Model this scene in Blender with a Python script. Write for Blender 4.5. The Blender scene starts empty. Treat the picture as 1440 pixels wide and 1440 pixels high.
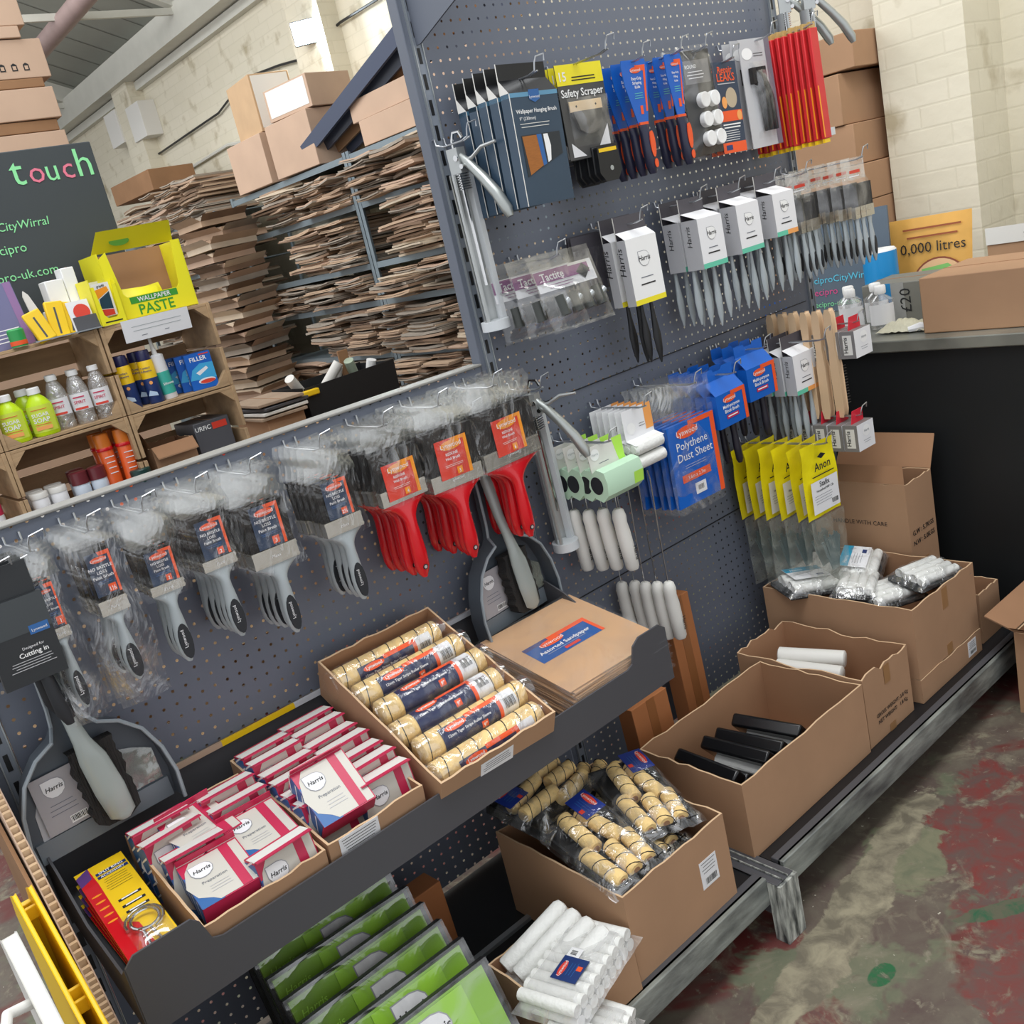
import bpy, bmesh, math, random
from math import pi, sin, cos
from mathutils import Vector, Matrix, Euler, noise
random.seed(7)
S = bpy.context.scene
COL = S.collection
# ------------------------------------------------------------------ camera, light, exposure
YAW, PITCH, ROLL, FPX, DIST = 0.645732, 0.277617, -0.232344, 1371.4, 1.7078
fw = Vector((sin(YAW)*cos(PITCH), cos(YAW)*cos(PITCH), -sin(PITCH)))
rt = fw.cross(Vector((0, 0, 1))).normalized()
up = rt.cross(fw)
r2 = cos(ROLL)*rt + sin(ROLL)*up
u2 = -sin(ROLL)*rt + cos(ROLL)*up
cam_d = bpy.data.cameras.new('camera')
cam_d.sensor_width = 36; cam_d.lens = 36*FPX/1440; cam_d.clip_start = 0.05; cam_d.clip_end = 60
cam = bpy.data.objects.new('camera', cam_d); COL.objects.link(cam)
mw = Matrix.Identity(4)
for i in range(3):
    mw[i][0] = r2[i]; mw[i][1] = u2[i]; mw[i][2] = -fw[i]
mw[1][3] = -DIST
cam.matrix_world = mw
S.camera = cam
W = bpy.data.worlds.new('world'); S.world = W; W.use_nodes = True
W.node_tree.nodes['Background'].inputs[0].default_value = (0.93, 0.96, 1.0, 1)
W.node_tree.nodes['Background'].inputs[1].default_value = 0.75
def area(name, loc, rot, sx, sy, power, col=(1, 1, 1)):
    d = bpy.data.lights.new(name, 'AREA'); d.shape = 'RECTANGLE'; d.size = sx; d.size_y = sy
    d.energy = power; d.color = col
    o = bpy.data.objects.new(name, d); o.location = loc; o.rotation_euler = rot; COL.objects.link(o)
area('overhead_fill', (1.0, -1.0, 2.35), (math.radians(-8), 0, 0), 3.0, 1.2, 62, (0.96, 0.98, 1.0))  # soft overhead area lights added below a closed roof, no openings in it
area('overhead_fill', (0.8, 4.2, 2.4), (0, math.radians(-25), 0), 2.4, 4.5, 105, (0.98, 0.99, 1.0))
area('overhead_fill', (0.8, 0.75, 2.3), (math.radians(30), 0, 0), 2.4, 0.7, 26, (0.98, 0.99, 1.0))  # fill added overhead to brighten the shadowed crates
area('overhead_fill', (2.75, -0.9, 1.6), (0, math.radians(-35), 0), 0.8, 1.6, 9, (1.0, 0.98, 0.93))
S.view_settings.view_transform = 'Standard'; S.view_settings.look = 'None'
S.view_settings.gamma = 1.0; S.view_settings.exposure = 0.50
S.cycles.transparent_max_bounces = 40
S.cycles.max_bounces = 6
# ------------------------------------------------------------------ materials
def lin(h):
    h = h.lstrip('#'); v = [int(h[i:i+2], 16)/255 for i in (0, 2, 4)]
    return tuple((c/12.92 if c <= 0.04045 else ((c+0.055)/1.055)**2.4) for c in v) + (1,)
MC = {}
def mat(name, h='#888888', rough=0.5, metal=0.0, var=0.0, scale=8.0, bump=0.0, bscale=60.0, emit=0.0, spec=0.5, coat=0.0, h2=None, stretch=(1, 1, 1)):
    if name in MC: return MC[name]
    m = bpy.data.materials.new(name); m.use_nodes = True; nt = m.node_tree
    b = nt.nodes['Principled BSDF']
    b.inputs['Base Color'].default_value = lin(h); b.inputs['Roughness'].default_value = rough
    b.inputs['Metallic'].default_value = metal; b.inputs['Specular IOR Level'].default_value = spec
    b.inputs['Coat Weight'].default_value = coat
    tc = nt.nodes.new('ShaderNodeTexCoord'); mp = nt.nodes.new('ShaderNodeMapping'); mp.inputs['Scale'].default_value = stretch
    nt.links.new(tc.outputs['Object'], mp.inputs[0])
    if var or h2:
        n = nt.nodes.new('ShaderNodeTexNoise'); n.inputs['Scale'].default_value = scale; n.inputs['Detail'].default_value = 4
        nt.links.new(mp.outputs[0], n.inputs['Vector'])
        r = nt.nodes.new('ShaderNodeValToRGB')
        c = lin(h); c2 = lin(h2) if h2 else tuple(max(0, x*(1-var)) for x in c[:3]) + (1,)
        r.color_ramp.elements[0].position = 0.35; r.color_ramp.elements[1].position = 0.68
        r.color_ramp.elements[0].color = c2; r.color_ramp.elements[1].color = c
        nt.links.new(n.outputs['Fac'], r.inputs[0]); nt.links.new(r.outputs[0], b.inputs['Base Color'])
    if bump:
        n = nt.nodes.new('ShaderNodeTexNoise'); n.inputs['Scale'].default_value = bscale; n.inputs['Detail'].default_value = 3
        nt.links.new(mp.outputs[0], n.inputs['Vector'])
        bp = nt.nodes.new('ShaderNodeBump'); bp.inputs['Strength'].default_value = bump; bp.inputs['Distance'].default_value = 0.01
        nt.links.new(n.outputs['Fac'], bp.inputs['Height']); nt.links.new(bp.outputs[0], b.inputs['Normal'])
    if emit:
        b.inputs['Emission Color'].default_value = lin(h); b.inputs['Emission Strength'].default_value = emit
    MC[name] = m
    return m
def film(name, lo, hi, rough=0.12, bump=0.5, bscale=26.0, tint='#ffffff', milk=0.25, stretch=(1, 1, 1)):
    """thin clear plastic: see-through with a wrinkled glossy skin"""
    if name in MC: return MC[name]
    m = bpy.data.materials.new(name); m.use_nodes = True; nt = m.node_tree; nt.nodes.clear()
    out = nt.nodes.new('ShaderNodeOutputMaterial'); mix = nt.nodes.new('ShaderNodeMixShader')
    tr = nt.nodes.new('ShaderNodeBsdfTransparent')
    gl = nt.nodes.new('ShaderNodeBsdfGlossy'); gl.inputs['Roughness'].default_value = rough
    df = nt.nodes.new('ShaderNodeBsdfDiffuse'); df.inputs[0].default_value = lin(tint)
    m2 = nt.nodes.new('ShaderNodeMixShader'); m2.inputs[0].default_value = milk
    tc = nt.nodes.new('ShaderNodeTexCoord'); mp = nt.nodes.new('ShaderNodeMapping'); mp.inputs['Scale'].default_value = stretch
    nt.links.new(tc.outputs['Object'], mp.inputs[0])
    n = nt.nodes.new('ShaderNodeTexNoise'); n.inputs['Scale'].default_value = bscale; n.inputs['Detail'].default_value = 3; n.inputs['Distortion'].default_value = 1.2
    nt.links.new(mp.outputs[0], n.inputs['Vector'])
    bp = nt.nodes.new('ShaderNodeBump'); bp.inputs['Strength'].default_value = bump; bp.inputs['Distance'].default_value = 0.02
    nt.links.new(n.outputs['Fac'], bp.inputs['Height'])
    nt.links.new(bp.outputs[0], gl.inputs['Normal'])
    mr = nt.nodes.new('ShaderNodeMapRange'); mr.inputs['From Min'].default_value = 0.42; mr.inputs['From Max'].default_value = 0.72
    mr.inputs['To Min'].default_value = lo; mr.inputs['To Max'].default_value = hi
    nt.links.new(n.outputs['Fac'], mr.inputs['Value'])
    nt.links.new(mr.outputs[0], mix.inputs[0])
    nt.links.new(gl.outputs[0], m2.inputs[1]); nt.links.new(df.outputs[0], m2.inputs[2])
    nt.links.new(tr.outputs[0], mix.inputs[1]); nt.links.new(m2.outputs[0], mix.inputs[2])
    nt.links.new(mix.outputs[0], out.inputs[0])
    MC[name] = m
    return m
def peg_material(name, h, ox, oz, rough=0.45):
    """grey powder-coated steel sheet, punched with a 25 mm grid of round holes"""
    m = bpy.data.materials.new(name); m.use_nodes = True; nt = m.node_tree
    b = nt.nodes['Principled BSDF']; b.inputs['Base Color'].default_value = lin(h); b.inputs['Roughness'].default_value = rough
    out = nt.nodes['Material Output']
    tc = nt.nodes.new('ShaderNodeTexCoord'); sp = nt.nodes.new('ShaderNodeSeparateXYZ'); nt.links.new(tc.outputs['Object'], sp.inputs[0])
    def ax(sock, off):
        a = nt.nodes.new('ShaderNodeMath'); a.operation = 'ADD'; a.inputs[1].default_value = 10*0.025 + 0.0125 - off + 5; nt.links.new(sock, a.inputs[0])
        w = nt.nodes.new('ShaderNodeMath'); w.operation = 'MODULO'; w.inputs[1].default_value = 0.025; nt.links.new(a.outputs[0], w.inputs[0])
        s = nt.nodes.new('ShaderNodeMath'); s.operation = 'SUBTRACT'; s.inputs[1].default_value = 0.0125; nt.links.new(w.outputs[0], s.inputs[0])
        q = nt.nodes.new('ShaderNodeMath'); q.operation = 'POWER'; q.inputs[1].default_value = 2; nt.links.new(s.outputs[0], q.inputs[0])
        # power of a negative base: use multiply instead
        nt.nodes.remove(q)
        q = nt.nodes.new('ShaderNodeMath'); q.operation = 'MULTIPLY'; nt.links.new(s.outputs[0], q.inputs[0]); nt.links.new(s.outputs[0], q.inputs[1])
        return q.outputs[0]
    ad = nt.nodes.new('ShaderNodeMath'); ad.operation = 'ADD'
    nt.links.new(ax(sp.outputs[0], ox), ad.inputs[0]); nt.links.new(ax(sp.outputs[2], oz), ad.inputs[1])
    lt = nt.nodes.new('ShaderNodeMath'); lt.operation = 'LESS_THAN'; lt.inputs[1].default_value = 0.0029**2; nt.links.new(ad.outputs[0], lt.inputs[0])
    tr = nt.nodes.new('ShaderNodeBsdfTransparent'); mx = nt.nodes.new('ShaderNodeMixShader')
    nt.links.new(lt.outputs[0], mx.inputs[0]); nt.links.new(b.outputs[0], mx.inputs[1]); nt.links.new(tr.outputs[0], mx.inputs[2])
    nt.links.new(mx.outputs[0], out.inputs[0])
    return m
M_GREY = mat('gondola_grey', '#666c78', 0.45, var=0.08, scale=3)
M_GREYD = mat('tray_grey', '#4b4b4f', 0.5)
M_PEG = peg_material('pegboard_grey', '#666c79', 0.0025, 0.003)
M_STEEL = mat('steel', '#b9bcc0', 0.3, 0.9)
M_ZINC = mat('zinc', '#b4babd', 0.35, 0.7)
M_CHROME = mat('chrome', '#d8d8d8', 0.15, 1.0)
M_CARD = mat('cardboard', '#b08a6a', 0.85, var=0.10, scale=5, bump=0.1, bscale=20)
M_CARD2 = mat('cardboard_pink', '#c2a58e', 0.85, var=0.08, scale=5)
M_CARD3 = mat('cardboard_dark', '#96704f', 0.85, var=0.15, scale=6)
M_CARD4 = mat('cardboard_pale', '#c3a37f', 0.85, var=0.10, scale=7)
M_CARD5 = mat('cardboard_grey', '#a8927d', 0.85, var=0.15, scale=7)
M_CIN = mat('cardboard_inside', '#a57c5c', 0.9, var=0.08, scale=8)
M_EDGE = mat('cardboard_edge', '#d0b08c', 0.9)
M_TAPE = mat('parcel_tape', '#a07850', 0.35, var=0.08)
M_BLACK = mat('black', '#17181b', 0.45)
M_RUB = mat('black_rubber', '#202328', 0.6)
M_WHITE = mat('white', '#f0f0ef', 0.5)
M_OFFW = mat('off_white', '#dedcd6', 0.55)
M_PAPER = mat('paper_white', '#e8e8ea', 0.7)
M_INK = mat('ink', '#1c1c1e', 0.6)
M_HGREY = mat('handle_grey', '#a3abae', 0.4)
M_RED = mat('red_gloss', '#cf1420', 0.22, coat=0.4)
M_LRED = mat('label_red', '#d8402e', 0.45)
M_ORANGE = mat('label_orange', '#ee5a28', 0.45)
M_AMBER = mat('label_amber', '#f59a20', 0.45)
M_NAVY = mat('label_navy', '#2c3c55', 0.45)
M_BLUE = mat('pack_blue', '#0f5fbe', 0.4)
M_DBLUE = mat('pack_dark_blue', '#22386e', 0.4)
M_WP = mat('box_teal_navy', '#33475a', 0.35, var=0.1, scale=10)
M_BRIST = mat('bristle_black', '#22201f', 0.7, bump=0.8, bscale=25, stretch=(14, 1, 1))
M_FERR = mat('ferrule', '#c6c1b6', 0.25, 0.85)
M_FILM = film('clear_film', 0.03, 0.34, milk=0.12, bscale=16, bump=0.7, stretch=(1.6, 1, 0.8))
M_MILK = film('cloudy_film', 0.10, 0.48, milk=0.30, tint='#e9ebe0', bscale=10, bump=0.55)
M_CLAM = film('clear_shell', 0.05, 0.30, rough=0.08, bump=0.15, bscale=10, milk=0.25)
M_YEL = mat('yellow', '#f0e02a', 0.4)
M_GOLD = mat('yellow_deep', '#f2c81a', 0.4)
M_LIME = mat('lime', '#b9ee5c', 0.45)
M_GREEN = mat('pack_green', '#84b52f', 0.4, var=0.1)
M_PINK = mat('pack_crimson', '#c02a50', 0.42)
M_HBLUE = mat('pack_mid_blue', '#2c62a0', 0.42)
M_TEALS = mat('stripe_teal', '#63c6a8', 0.45)
M_ORS = mat('stripe_orange', '#f0a45a', 0.45)
M_WOOD = mat('crate_wood', '#c0a07a', 0.75, var=0.25, scale=3.5, bump=0.2, stretch=(1, 6, 8))
M_WOODP = mat('beech', '#d9b994', 0.55, var=0.06)
M_FLEECE = mat('roller_fleece', '#f1d08f', 0.95, bump=0.3, bscale=120, var=0.05)
M_WFLEECE = mat('white_foam', '#e6e6e2', 0.9, bump=0.3, bscale=90)
M_CHALK = mat('chalkboard', '#3d4346', 0.7, var=0.10, scale=2)
M_HBOX = mat('pack_light_grey', '#bfbfc2', 0.5)
M_HDARK = mat('pack_header_dark', '#4a474e', 0.5)
M_PURP = mat('pack_purple', '#8a3f7e', 0.45)
# ------------------------------------------------------------------ mesh builder
FONT = {}
def text_data(s, bold=False):
    k = (s, bold)
    if k not in FONT:
        c = bpy.data.curves.new('t', 'FONT'); c.body = s; c.size = 1; c.fill_mode = 'FRONT'; c.resolution_u = 2
        if bold: c.offset = 0.015
        o = bpy.data.objects.new('t', c); COL.objects.link(o)
        me = bpy.data.meshes.new_from_object(o.evaluated_get(bpy.context.evaluated_depsgraph_get()))
        vs = [tuple(v.co) for v in me.vertices]; fs = [tuple(p.vertices) for p in me.polygons]
        bpy.data.objects.remove(o); bpy.data.curves.remove(c); bpy.data.meshes.remove(me)
        x = [v[0] for v in vs] or [0]
        FONT[k] = (vs, fs, min(x), max(x))
    return FONT[k]
class MB:
    def __init__(s): s.v = []; s.f = []; s.mi = []; s.ms = []; s.sm = []; s.M = Matrix.Identity(4)
    def raw(s, vs, fs, m, smooth=False):
        if m not in s.ms: s.ms.append(m)
        k = s.ms.index(m); n = len(s.v)
        s.v += [tuple(s.M @ Vector(v)) for v in vs]
        s.f += [tuple(n+i for i in f) for f in fs]; s.mi += [k]*len(fs); s.sm += [smooth]*len(fs)
        return s
    def box(s, x0, x1, y0, y1, z0, z1, m):
        vs = [(x, y, z) for x in (x0, x1) for y in (y0, y1) for z in (z0, z1)]
        return s.raw(vs, [(0, 1, 3, 2), (4, 6, 7, 5), (0, 4, 5, 1), (2, 3, 7, 6), (0, 2, 6, 4), (1, 5, 7, 3)], m)
    def prism(s, pts, y0, y1, m, axis='y', m2=None):
        """outline in the plane across axis, given thickness along it"""
        f = {'y': lambda a, b, t: (a, t, b), 'x': lambda a, b, t: (t, a, b), 'z': lambda a, b, t: (a, b, t)}[axis]
        n = len(pts)
        s.raw([f(a, b, y0) for a, b in pts] + [f(a, b, y1) for a, b in pts], [tuple(range(n)), tuple(range(2*n-1, n-1, -1))], m)
        s.raw([f(a, b, y0) for a, b in pts] + [f(a, b, y1) for a, b in pts], [(i, (i+1) % n, n+(i+1) % n, n+i) for i in range(n)], m2 or m)
        return s
    def quad(s, pts, m): return s.raw(pts, [tuple(range(len(pts)))], m)
    def rect(s, x0, x1, z0, z1, y, m): return s.quad([(x0, y, z0), (x1, y, z0), (x1, y, z1), (x0, y, z1)], m)
    def oval(s, cx, cz, rx, rz, y, m, n=20): return s.quad([(cx+rx*cos(2*pi*i/n), y, cz+rz*sin(2*pi*i/n)) for i in range(n)], m)
    def text(s, t, x, z, y, size, m, al='c', bold=False, shear=0.0, T=None):
        vs, fs, a, b = text_data(t, bold)
        off = {'c': (a+b)/2, 'l': a, 'r': b}[al]
        pts = [((v[0]-off)*size + shear*v[1]*size, v[1]*size) for v in vs]
        if T: return s.raw([T @ Vector((p, 0, q)) for p, q in pts], fs, m)
        return s.raw([(x+p, y, z+q) for p, q in pts], fs, m)
    def lines(s, x0, x1, z, y, n, dz, m, h=0.0012):
        for i in range(n):
            w = (x1-x0)*random.uniform(0.0, 0.12); s.rect(x0+w, x1-w, z-i*dz-h, z-i*dz, y, m)
        return s
    def bars(s, x0, x1, z0, z1, y):
        s.rect(x0, x1, z0, z1, y, M_WHITE); x = x0+0.001
        while x < x1-0.002:
            w = random.choice((0.0006, 0.001, 0.0015)); s.rect(x, x+w, z0+(z1-z0)*0.2, z1-(z1-z0)*0.1, y-0.0003, M_INK); x += w+random.choice((0.0007, 0.0012))
        return s
    def cyl(s, p, q, r, m, n=12, r2=None, caps=True):
        p, q = Vector(p), Vector(q); d = (q-p).normalized(); r2 = r if r2 is None else r2
        a = d.orthogonal().normalized(); b = d.cross(a)
        vs = [p+r*(cos(2*pi*i/n)*a+sin(2*pi*i/n)*b) for i in range(n)] + [q+r2*(cos(2*pi*i/n)*a+sin(2*pi*i/n)*b) for i in range(n)]
        s.raw(vs, [(i, (i+1) % n, n+(i+1) % n, n+i) for i in range(n)], m, True)
        if caps: s.raw(vs, [tuple(range(n-1, -1, -1)), tuple(range(n, 2*n))], m)
        return s
    def tube(s, pts, r, m, n=6):
        pts = [Vector(p) for p in pts]; vs = []; a = None
        for i, p in enumerate(pts):
            d = (pts[min(i+1, len(pts)-1)]-pts[max(i-1, 0)]).normalized()
            if a is None: a = d.orthogonal().normalized()
            else: a = (a - d*a.dot(d)).normalized()
            b = d.cross(a); rr = r[i] if isinstance(r, (list, tuple)) else r
            vs += [p+rr*(cos(2*pi*k/n)*a+sin(2*pi*k/n)*b) for k in range(n)]
        fs = [(i*n+k, i*n+(k+1) % n, (i+1)*n+(k+1) % n, (i+1)*n+k) for i in range(len(pts)-1) for k in range(n)]
        s.raw(vs, fs, m, True); L = len(vs)
        return s.raw(vs, [tuple(range(n-1, -1, -1)), tuple(range(L-n, L))], m)
    def lathe(s, prof, m, n=16, c=(0, 0), smooth=True):
        vs = [(c[0]+r*cos(2*pi*k/n), c[1]+r*sin(2*pi*k/n), z) for r, z in prof for k in range(n)]
        fs = [(i*n+k, i*n+(k+1) % n, (i+1)*n+(k+1) % n, (i+1)*n+k) for i in range(len(prof)-1) for k in range(n)]
        s.raw(vs, fs, m, smooth); L = len(vs)
        return s.raw(vs, [tuple(range(n-1, -1, -1)), tuple(range(L-n, L))], m)
    def sheet(s, fn, nu, nv, m, smooth=True):
        vs = [fn(i/nu, j/nv) for j in range(nv+1) for i in range(nu+1)]
        fs = [(j*(nu+1)+i, j*(nu+1)+i+1, (j+1)*(nu+1)+i+1, (j+1)*(nu+1)+i) for j in range(nv) for i in range(nu)]
        return s.raw(vs, fs, m, smooth)
    def loft(s, secs, m, n=12, smooth=True):
        """stack of ellipses: (cx, cy, z, rx, ry)"""
        vs = [(cx+rx*cos(2*pi*k/n), cy+ry*sin(2*pi*k/n), z) for cx, cy, z, rx, ry in secs for k in range(n)]
        fs = [(i*n+k, i*n+(k+1) % n, (i+1)*n+(k+1) % n, (i+1)*n+k) for i in range(len(secs)-1) for k in range(n)]
        s.raw(vs, fs, m, smooth); L = len(vs)
        return s.raw(vs, [tuple(range(n-1, -1, -1)), tuple(range(L-n, L))], m)
    def build(s, name, parent=None, bevel=0, kind=None):
        me = bpy.data.meshes.new(name); me.from_pydata(s.v, [], s.f)
        for m in s.ms: me.materials.append(m)
        me.polygons.foreach_set('material_index', s.mi); me.polygons.foreach_set('use_smooth', s.sm)
        bm = bmesh.new(); bm.from_mesh(me); bmesh.ops.remove_doubles(bm, verts=bm.verts, dist=1e-6)
        bm.to_mesh(me); bm.free(); me.set_sharp_from_angle(angle=math.radians(42)); me.update()
        o = bpy.data.objects.new(name, me); COL.objects.link(o); o.parent = parent
        if bevel:
            b = o.modifiers.new('bevel', 'BEVEL'); b.width = bevel; b.segments = 2; b.limit_method = 'ANGLE'
        if kind: o['kind'] = kind
        return o
def crumple(a, seed, z=1.0): return a*noise.noise(Vector((seed, seed*1.7, z)))
def tag(o, label, cat, group=None, kind=None):
    o['label'] = label; o['category'] = cat
    if group: o['group'] = group
    if kind: o['kind'] = kind
    return o
def thing(name, label, cat, loc=(0, 0, 0), rot=(0, 0, 0), group=None):
    o = bpy.data.objects.new(name, None); COL.objects.link(o); o.location = loc; o.rotation_euler = rot
    return tag(o, label, cat, group)
def copy_tree(o, parent=None):
    c = o.copy(); COL.objects.link(c); c.parent = parent
    for ch in [k for k in ALLCH(o)]: copy_tree(ch, c)
    return c
def ALLCH(o): return [k for k in bpy.data.objects if k.parent == o]
ORD = ['first', 'second', 'third', 'fourth', 'fifth', 'sixth', 'seventh', 'eighth', 'ninth', 'tenth', 'eleventh', 'twelfth', 'thirteenth', 'fourteenth', 'fifteenth', 'sixteenth', 'seventeenth', 'eighteenth', 'nineteenth', 'twentieth', 'twenty-first', 'twenty-second', 'twenty-third', 'twenty-fourth', 'twenty-fifth']
def nth(i, n, front='front'):
    if n > 1 and i == n-1: return 'rearmost'
    return 'frontmost' if i == 0 else ORD[i]+' from front'
class Proto:
    """make the first one with its parts, copy it for the rest"""
    def __init__(s, fn): s.fn = fn; s.o = None; s.kids = None
    def put(s, loc, rot, label, group=None):
        if s.o is None:
            s.o = o = s.fn()
        else:
            o = copy_tree(s.o)
        o.location = loc; o.rotation_euler = rot; o['label'] = label
        if group: o['group'] = group
        return o
def row(proto, x, z, y_front, step, n, text, group, dx=0.0, jit=0.02, tilt=0.0, swing=0.0):
    """n things on one hook, label text has a {} for the place in the row"""
    rr = random.Random(int(x*1000)+int(z*777))
    for i in range(n):
        proto.put((x+dx*i+rr.uniform(-1, 1)*0.0015, y_front+i*step, z+rr.uniform(-1, 1)*0.0015), (tilt, swing+rr.uniform(-1, 1)*jit, rr.uniform(-1, 1)*jit), text.format(nth(i, n)), group)
# ------------------------------------------------------------------ setting
FL = -1.50
def floor_mat():
    m = bpy.data.materials.new('painted_floor'); m.use_nodes = True; nt = m.node_tree; b = nt.nodes['Principled BSDF']
    tc = nt.nodes.new('ShaderNodeTexCoord')
    def nz(sc, det, dist=0.6, off=0):
        mp = nt.nodes.new('ShaderNodeMapping'); mp.inputs['Location'].default_value = (off, off*0.7, 0); nt.links.new(tc.outputs['Object'], mp.inputs[0])
        n = nt.nodes.new('ShaderNodeTexNoise'); n.inputs['Scale'].default_value = sc; n.inputs['Detail'].default_value = det; n.inputs['Distortion'].default_value = dist
        n.inputs['Roughness'].default_value = 0.65
        nt.links.new(mp.outputs[0], n.inputs['Vector']); return n.outputs['Fac']
    def ramp(sock, p0, p1, c0, c1):
        r = nt.nodes.new('ShaderNodeValToRGB'); r.color_ramp.elements[0].position = p0; r.color_ramp.elements[1].position = p1
        r.color_ramp.elements[0].color = c0; r.color_ramp.elements[1].color = c1; nt.links.new(sock, r.inputs[0]); return r.outputs[0]
    def mix(f, a, c):
        x = nt.nodes.new('ShaderNodeMix'); x.data_type = 'RGBA'; nt.links.new(f, x.inputs[0]); nt.links.new(a, x.inputs[6]); nt.links.new(c, x.inputs[7]); return x.outputs[2]
    def const(h):
        r = nt.nodes.new('ShaderNodeRGB'); r.outputs[0].default_value = lin(h); return r.outputs[0]
    W0, W1 = (0, 0, 0, 1), (1, 1, 1, 1)
    def blob(cx, cy, ang, rx, ry, wob):
        mp = nt.nodes.new('ShaderNodeMapping'); mp.vector_type = 'TEXTURE'; mp.inputs['Location'].default_value = (cx, cy, FL); mp.inputs['Rotation'].default_value = (0, 0, math.radians(ang)); mp.inputs['Scale'].default_value = (rx, ry, 1)
        nt.links.new(tc.outputs['Object'], mp.inputs[0]); ln = nt.nodes.new('ShaderNodeVectorMath'); ln.operation = 'LENGTH'; nt.links.new(mp.outputs[0], ln.inputs[0])
        a = nt.nodes.new('ShaderNodeMath'); a.operation = 'MULTIPLY_ADD'; a.inputs[1].default_value = wob; nt.links.new(nz(5, 6, 0.6, cx*3), a.inputs[0]); nt.links.new(ln.outputs['Value'], a.inputs[2])
        k = nt.nodes.new('ShaderNodeMath'); k.operation = 'MULTIPLY'; k.inputs[1].default_value = .3; nt.links.new(a.outputs[0], k.inputs[0])
        return ramp(k.outputs[0], .3*(0.92+wob*.5), .3*(1.02+wob*.5), W1, W0)
    base = ramp(nz(9, 8, 0.4), 0.3, 0.7, lin('#54433f'), lin('#6e6759'))
    c = mix(ramp(nz(1.9, 5, 0.5, 4.2), 0.53, 0.58, W0, W1), base, ramp(nz(14, 6), 0.3, 0.7, lin('#622824'), lin('#6b3c38')))
    c = mix(ramp(nz(2.6, 5, 0.8, 9.1), 0.55, 0.60, W0, W1), c, ramp(nz(20, 5), 0.3, 0.7, lin('#5f6450'), lin('#71705b')))
    c = mix(ramp(nz(3.1, 4, 0.3, 1.7), 0.70, 0.715, W0, W1), c, const('#1f6a3e'))
    c = mix(ramp(nz(5.5, 9, 1.2, 6.6), 0.56, 0.70, W0, W1), c, const('#827b69'))
    c = mix(ramp(nz(60, 3, 0.2, 2.6), 0.70, 0.74, W0, W1), c, const('#cfcab8'))
    redp = ramp(nz(18, 7), 0.35, 0.62, lin('#78332f'), lin('#5f4b46'))
    c = mix(blob(1.86, -0.80, 20, .26, .19, 2.0), c, redp); c = mix(blob(1.48, -1.02, 40, .22, .15, 2.2), c, redp)
    c = mix(blob(1.62, -0.64, 5, .14, .09, 2.0), c, ramp(nz(12, 6), 0.35, 0.65, lin('#807d64'), lin('#666a54')))
    c = mix(blob(1.60, -0.90, -35, .12, .022, 2.2), c, ramp(nz(22, 6), .38, .55, lin('#225a3c'), lin('#5a5a48'))); c = mix(blob(1.30, -0.79, 0, .035, .022, 1.3), c, ramp(nz(40, 5), .42, .6, lin('#1f6039'), lin('#4c5a45')))
    c = mix(ramp(nz(30, 9, 0.5, 3.3), 0.60, 0.70, W0, W1), c, const('#847d6c'))
    c = mix(ramp(nz(7, 8, 0.8, 5.3), 0.56, 0.64, W0, W1), c, ramp(nz(40, 5), .4, .6, lin('#5d4a44'), lin('#857e6a')))
    c = mix(blob(1.32, -0.665, 8, .62, .05, 2.6), c, ramp(nz(16, 8), 0.36, 0.6, lin('#989079'), lin('#6a6354')))
    nt.links.new(c, b.inputs['Base Color']); b.inputs['Roughness'].default_value = 0.55
    bp = nt.nodes.new('ShaderNodeBump'); bp.inputs['Strength'].default_value = 0.25; nt.links.new(nz(35, 5), bp.inputs['Height']); nt.links.new(bp.outputs[0], b.inputs['Normal'])
    return m
m_floor = floor_mat()
MB().box(-3.5, 4.0, -4.0, 14.0, FL-0.1, FL, m_floor).build('floor', kind='structure')
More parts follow.
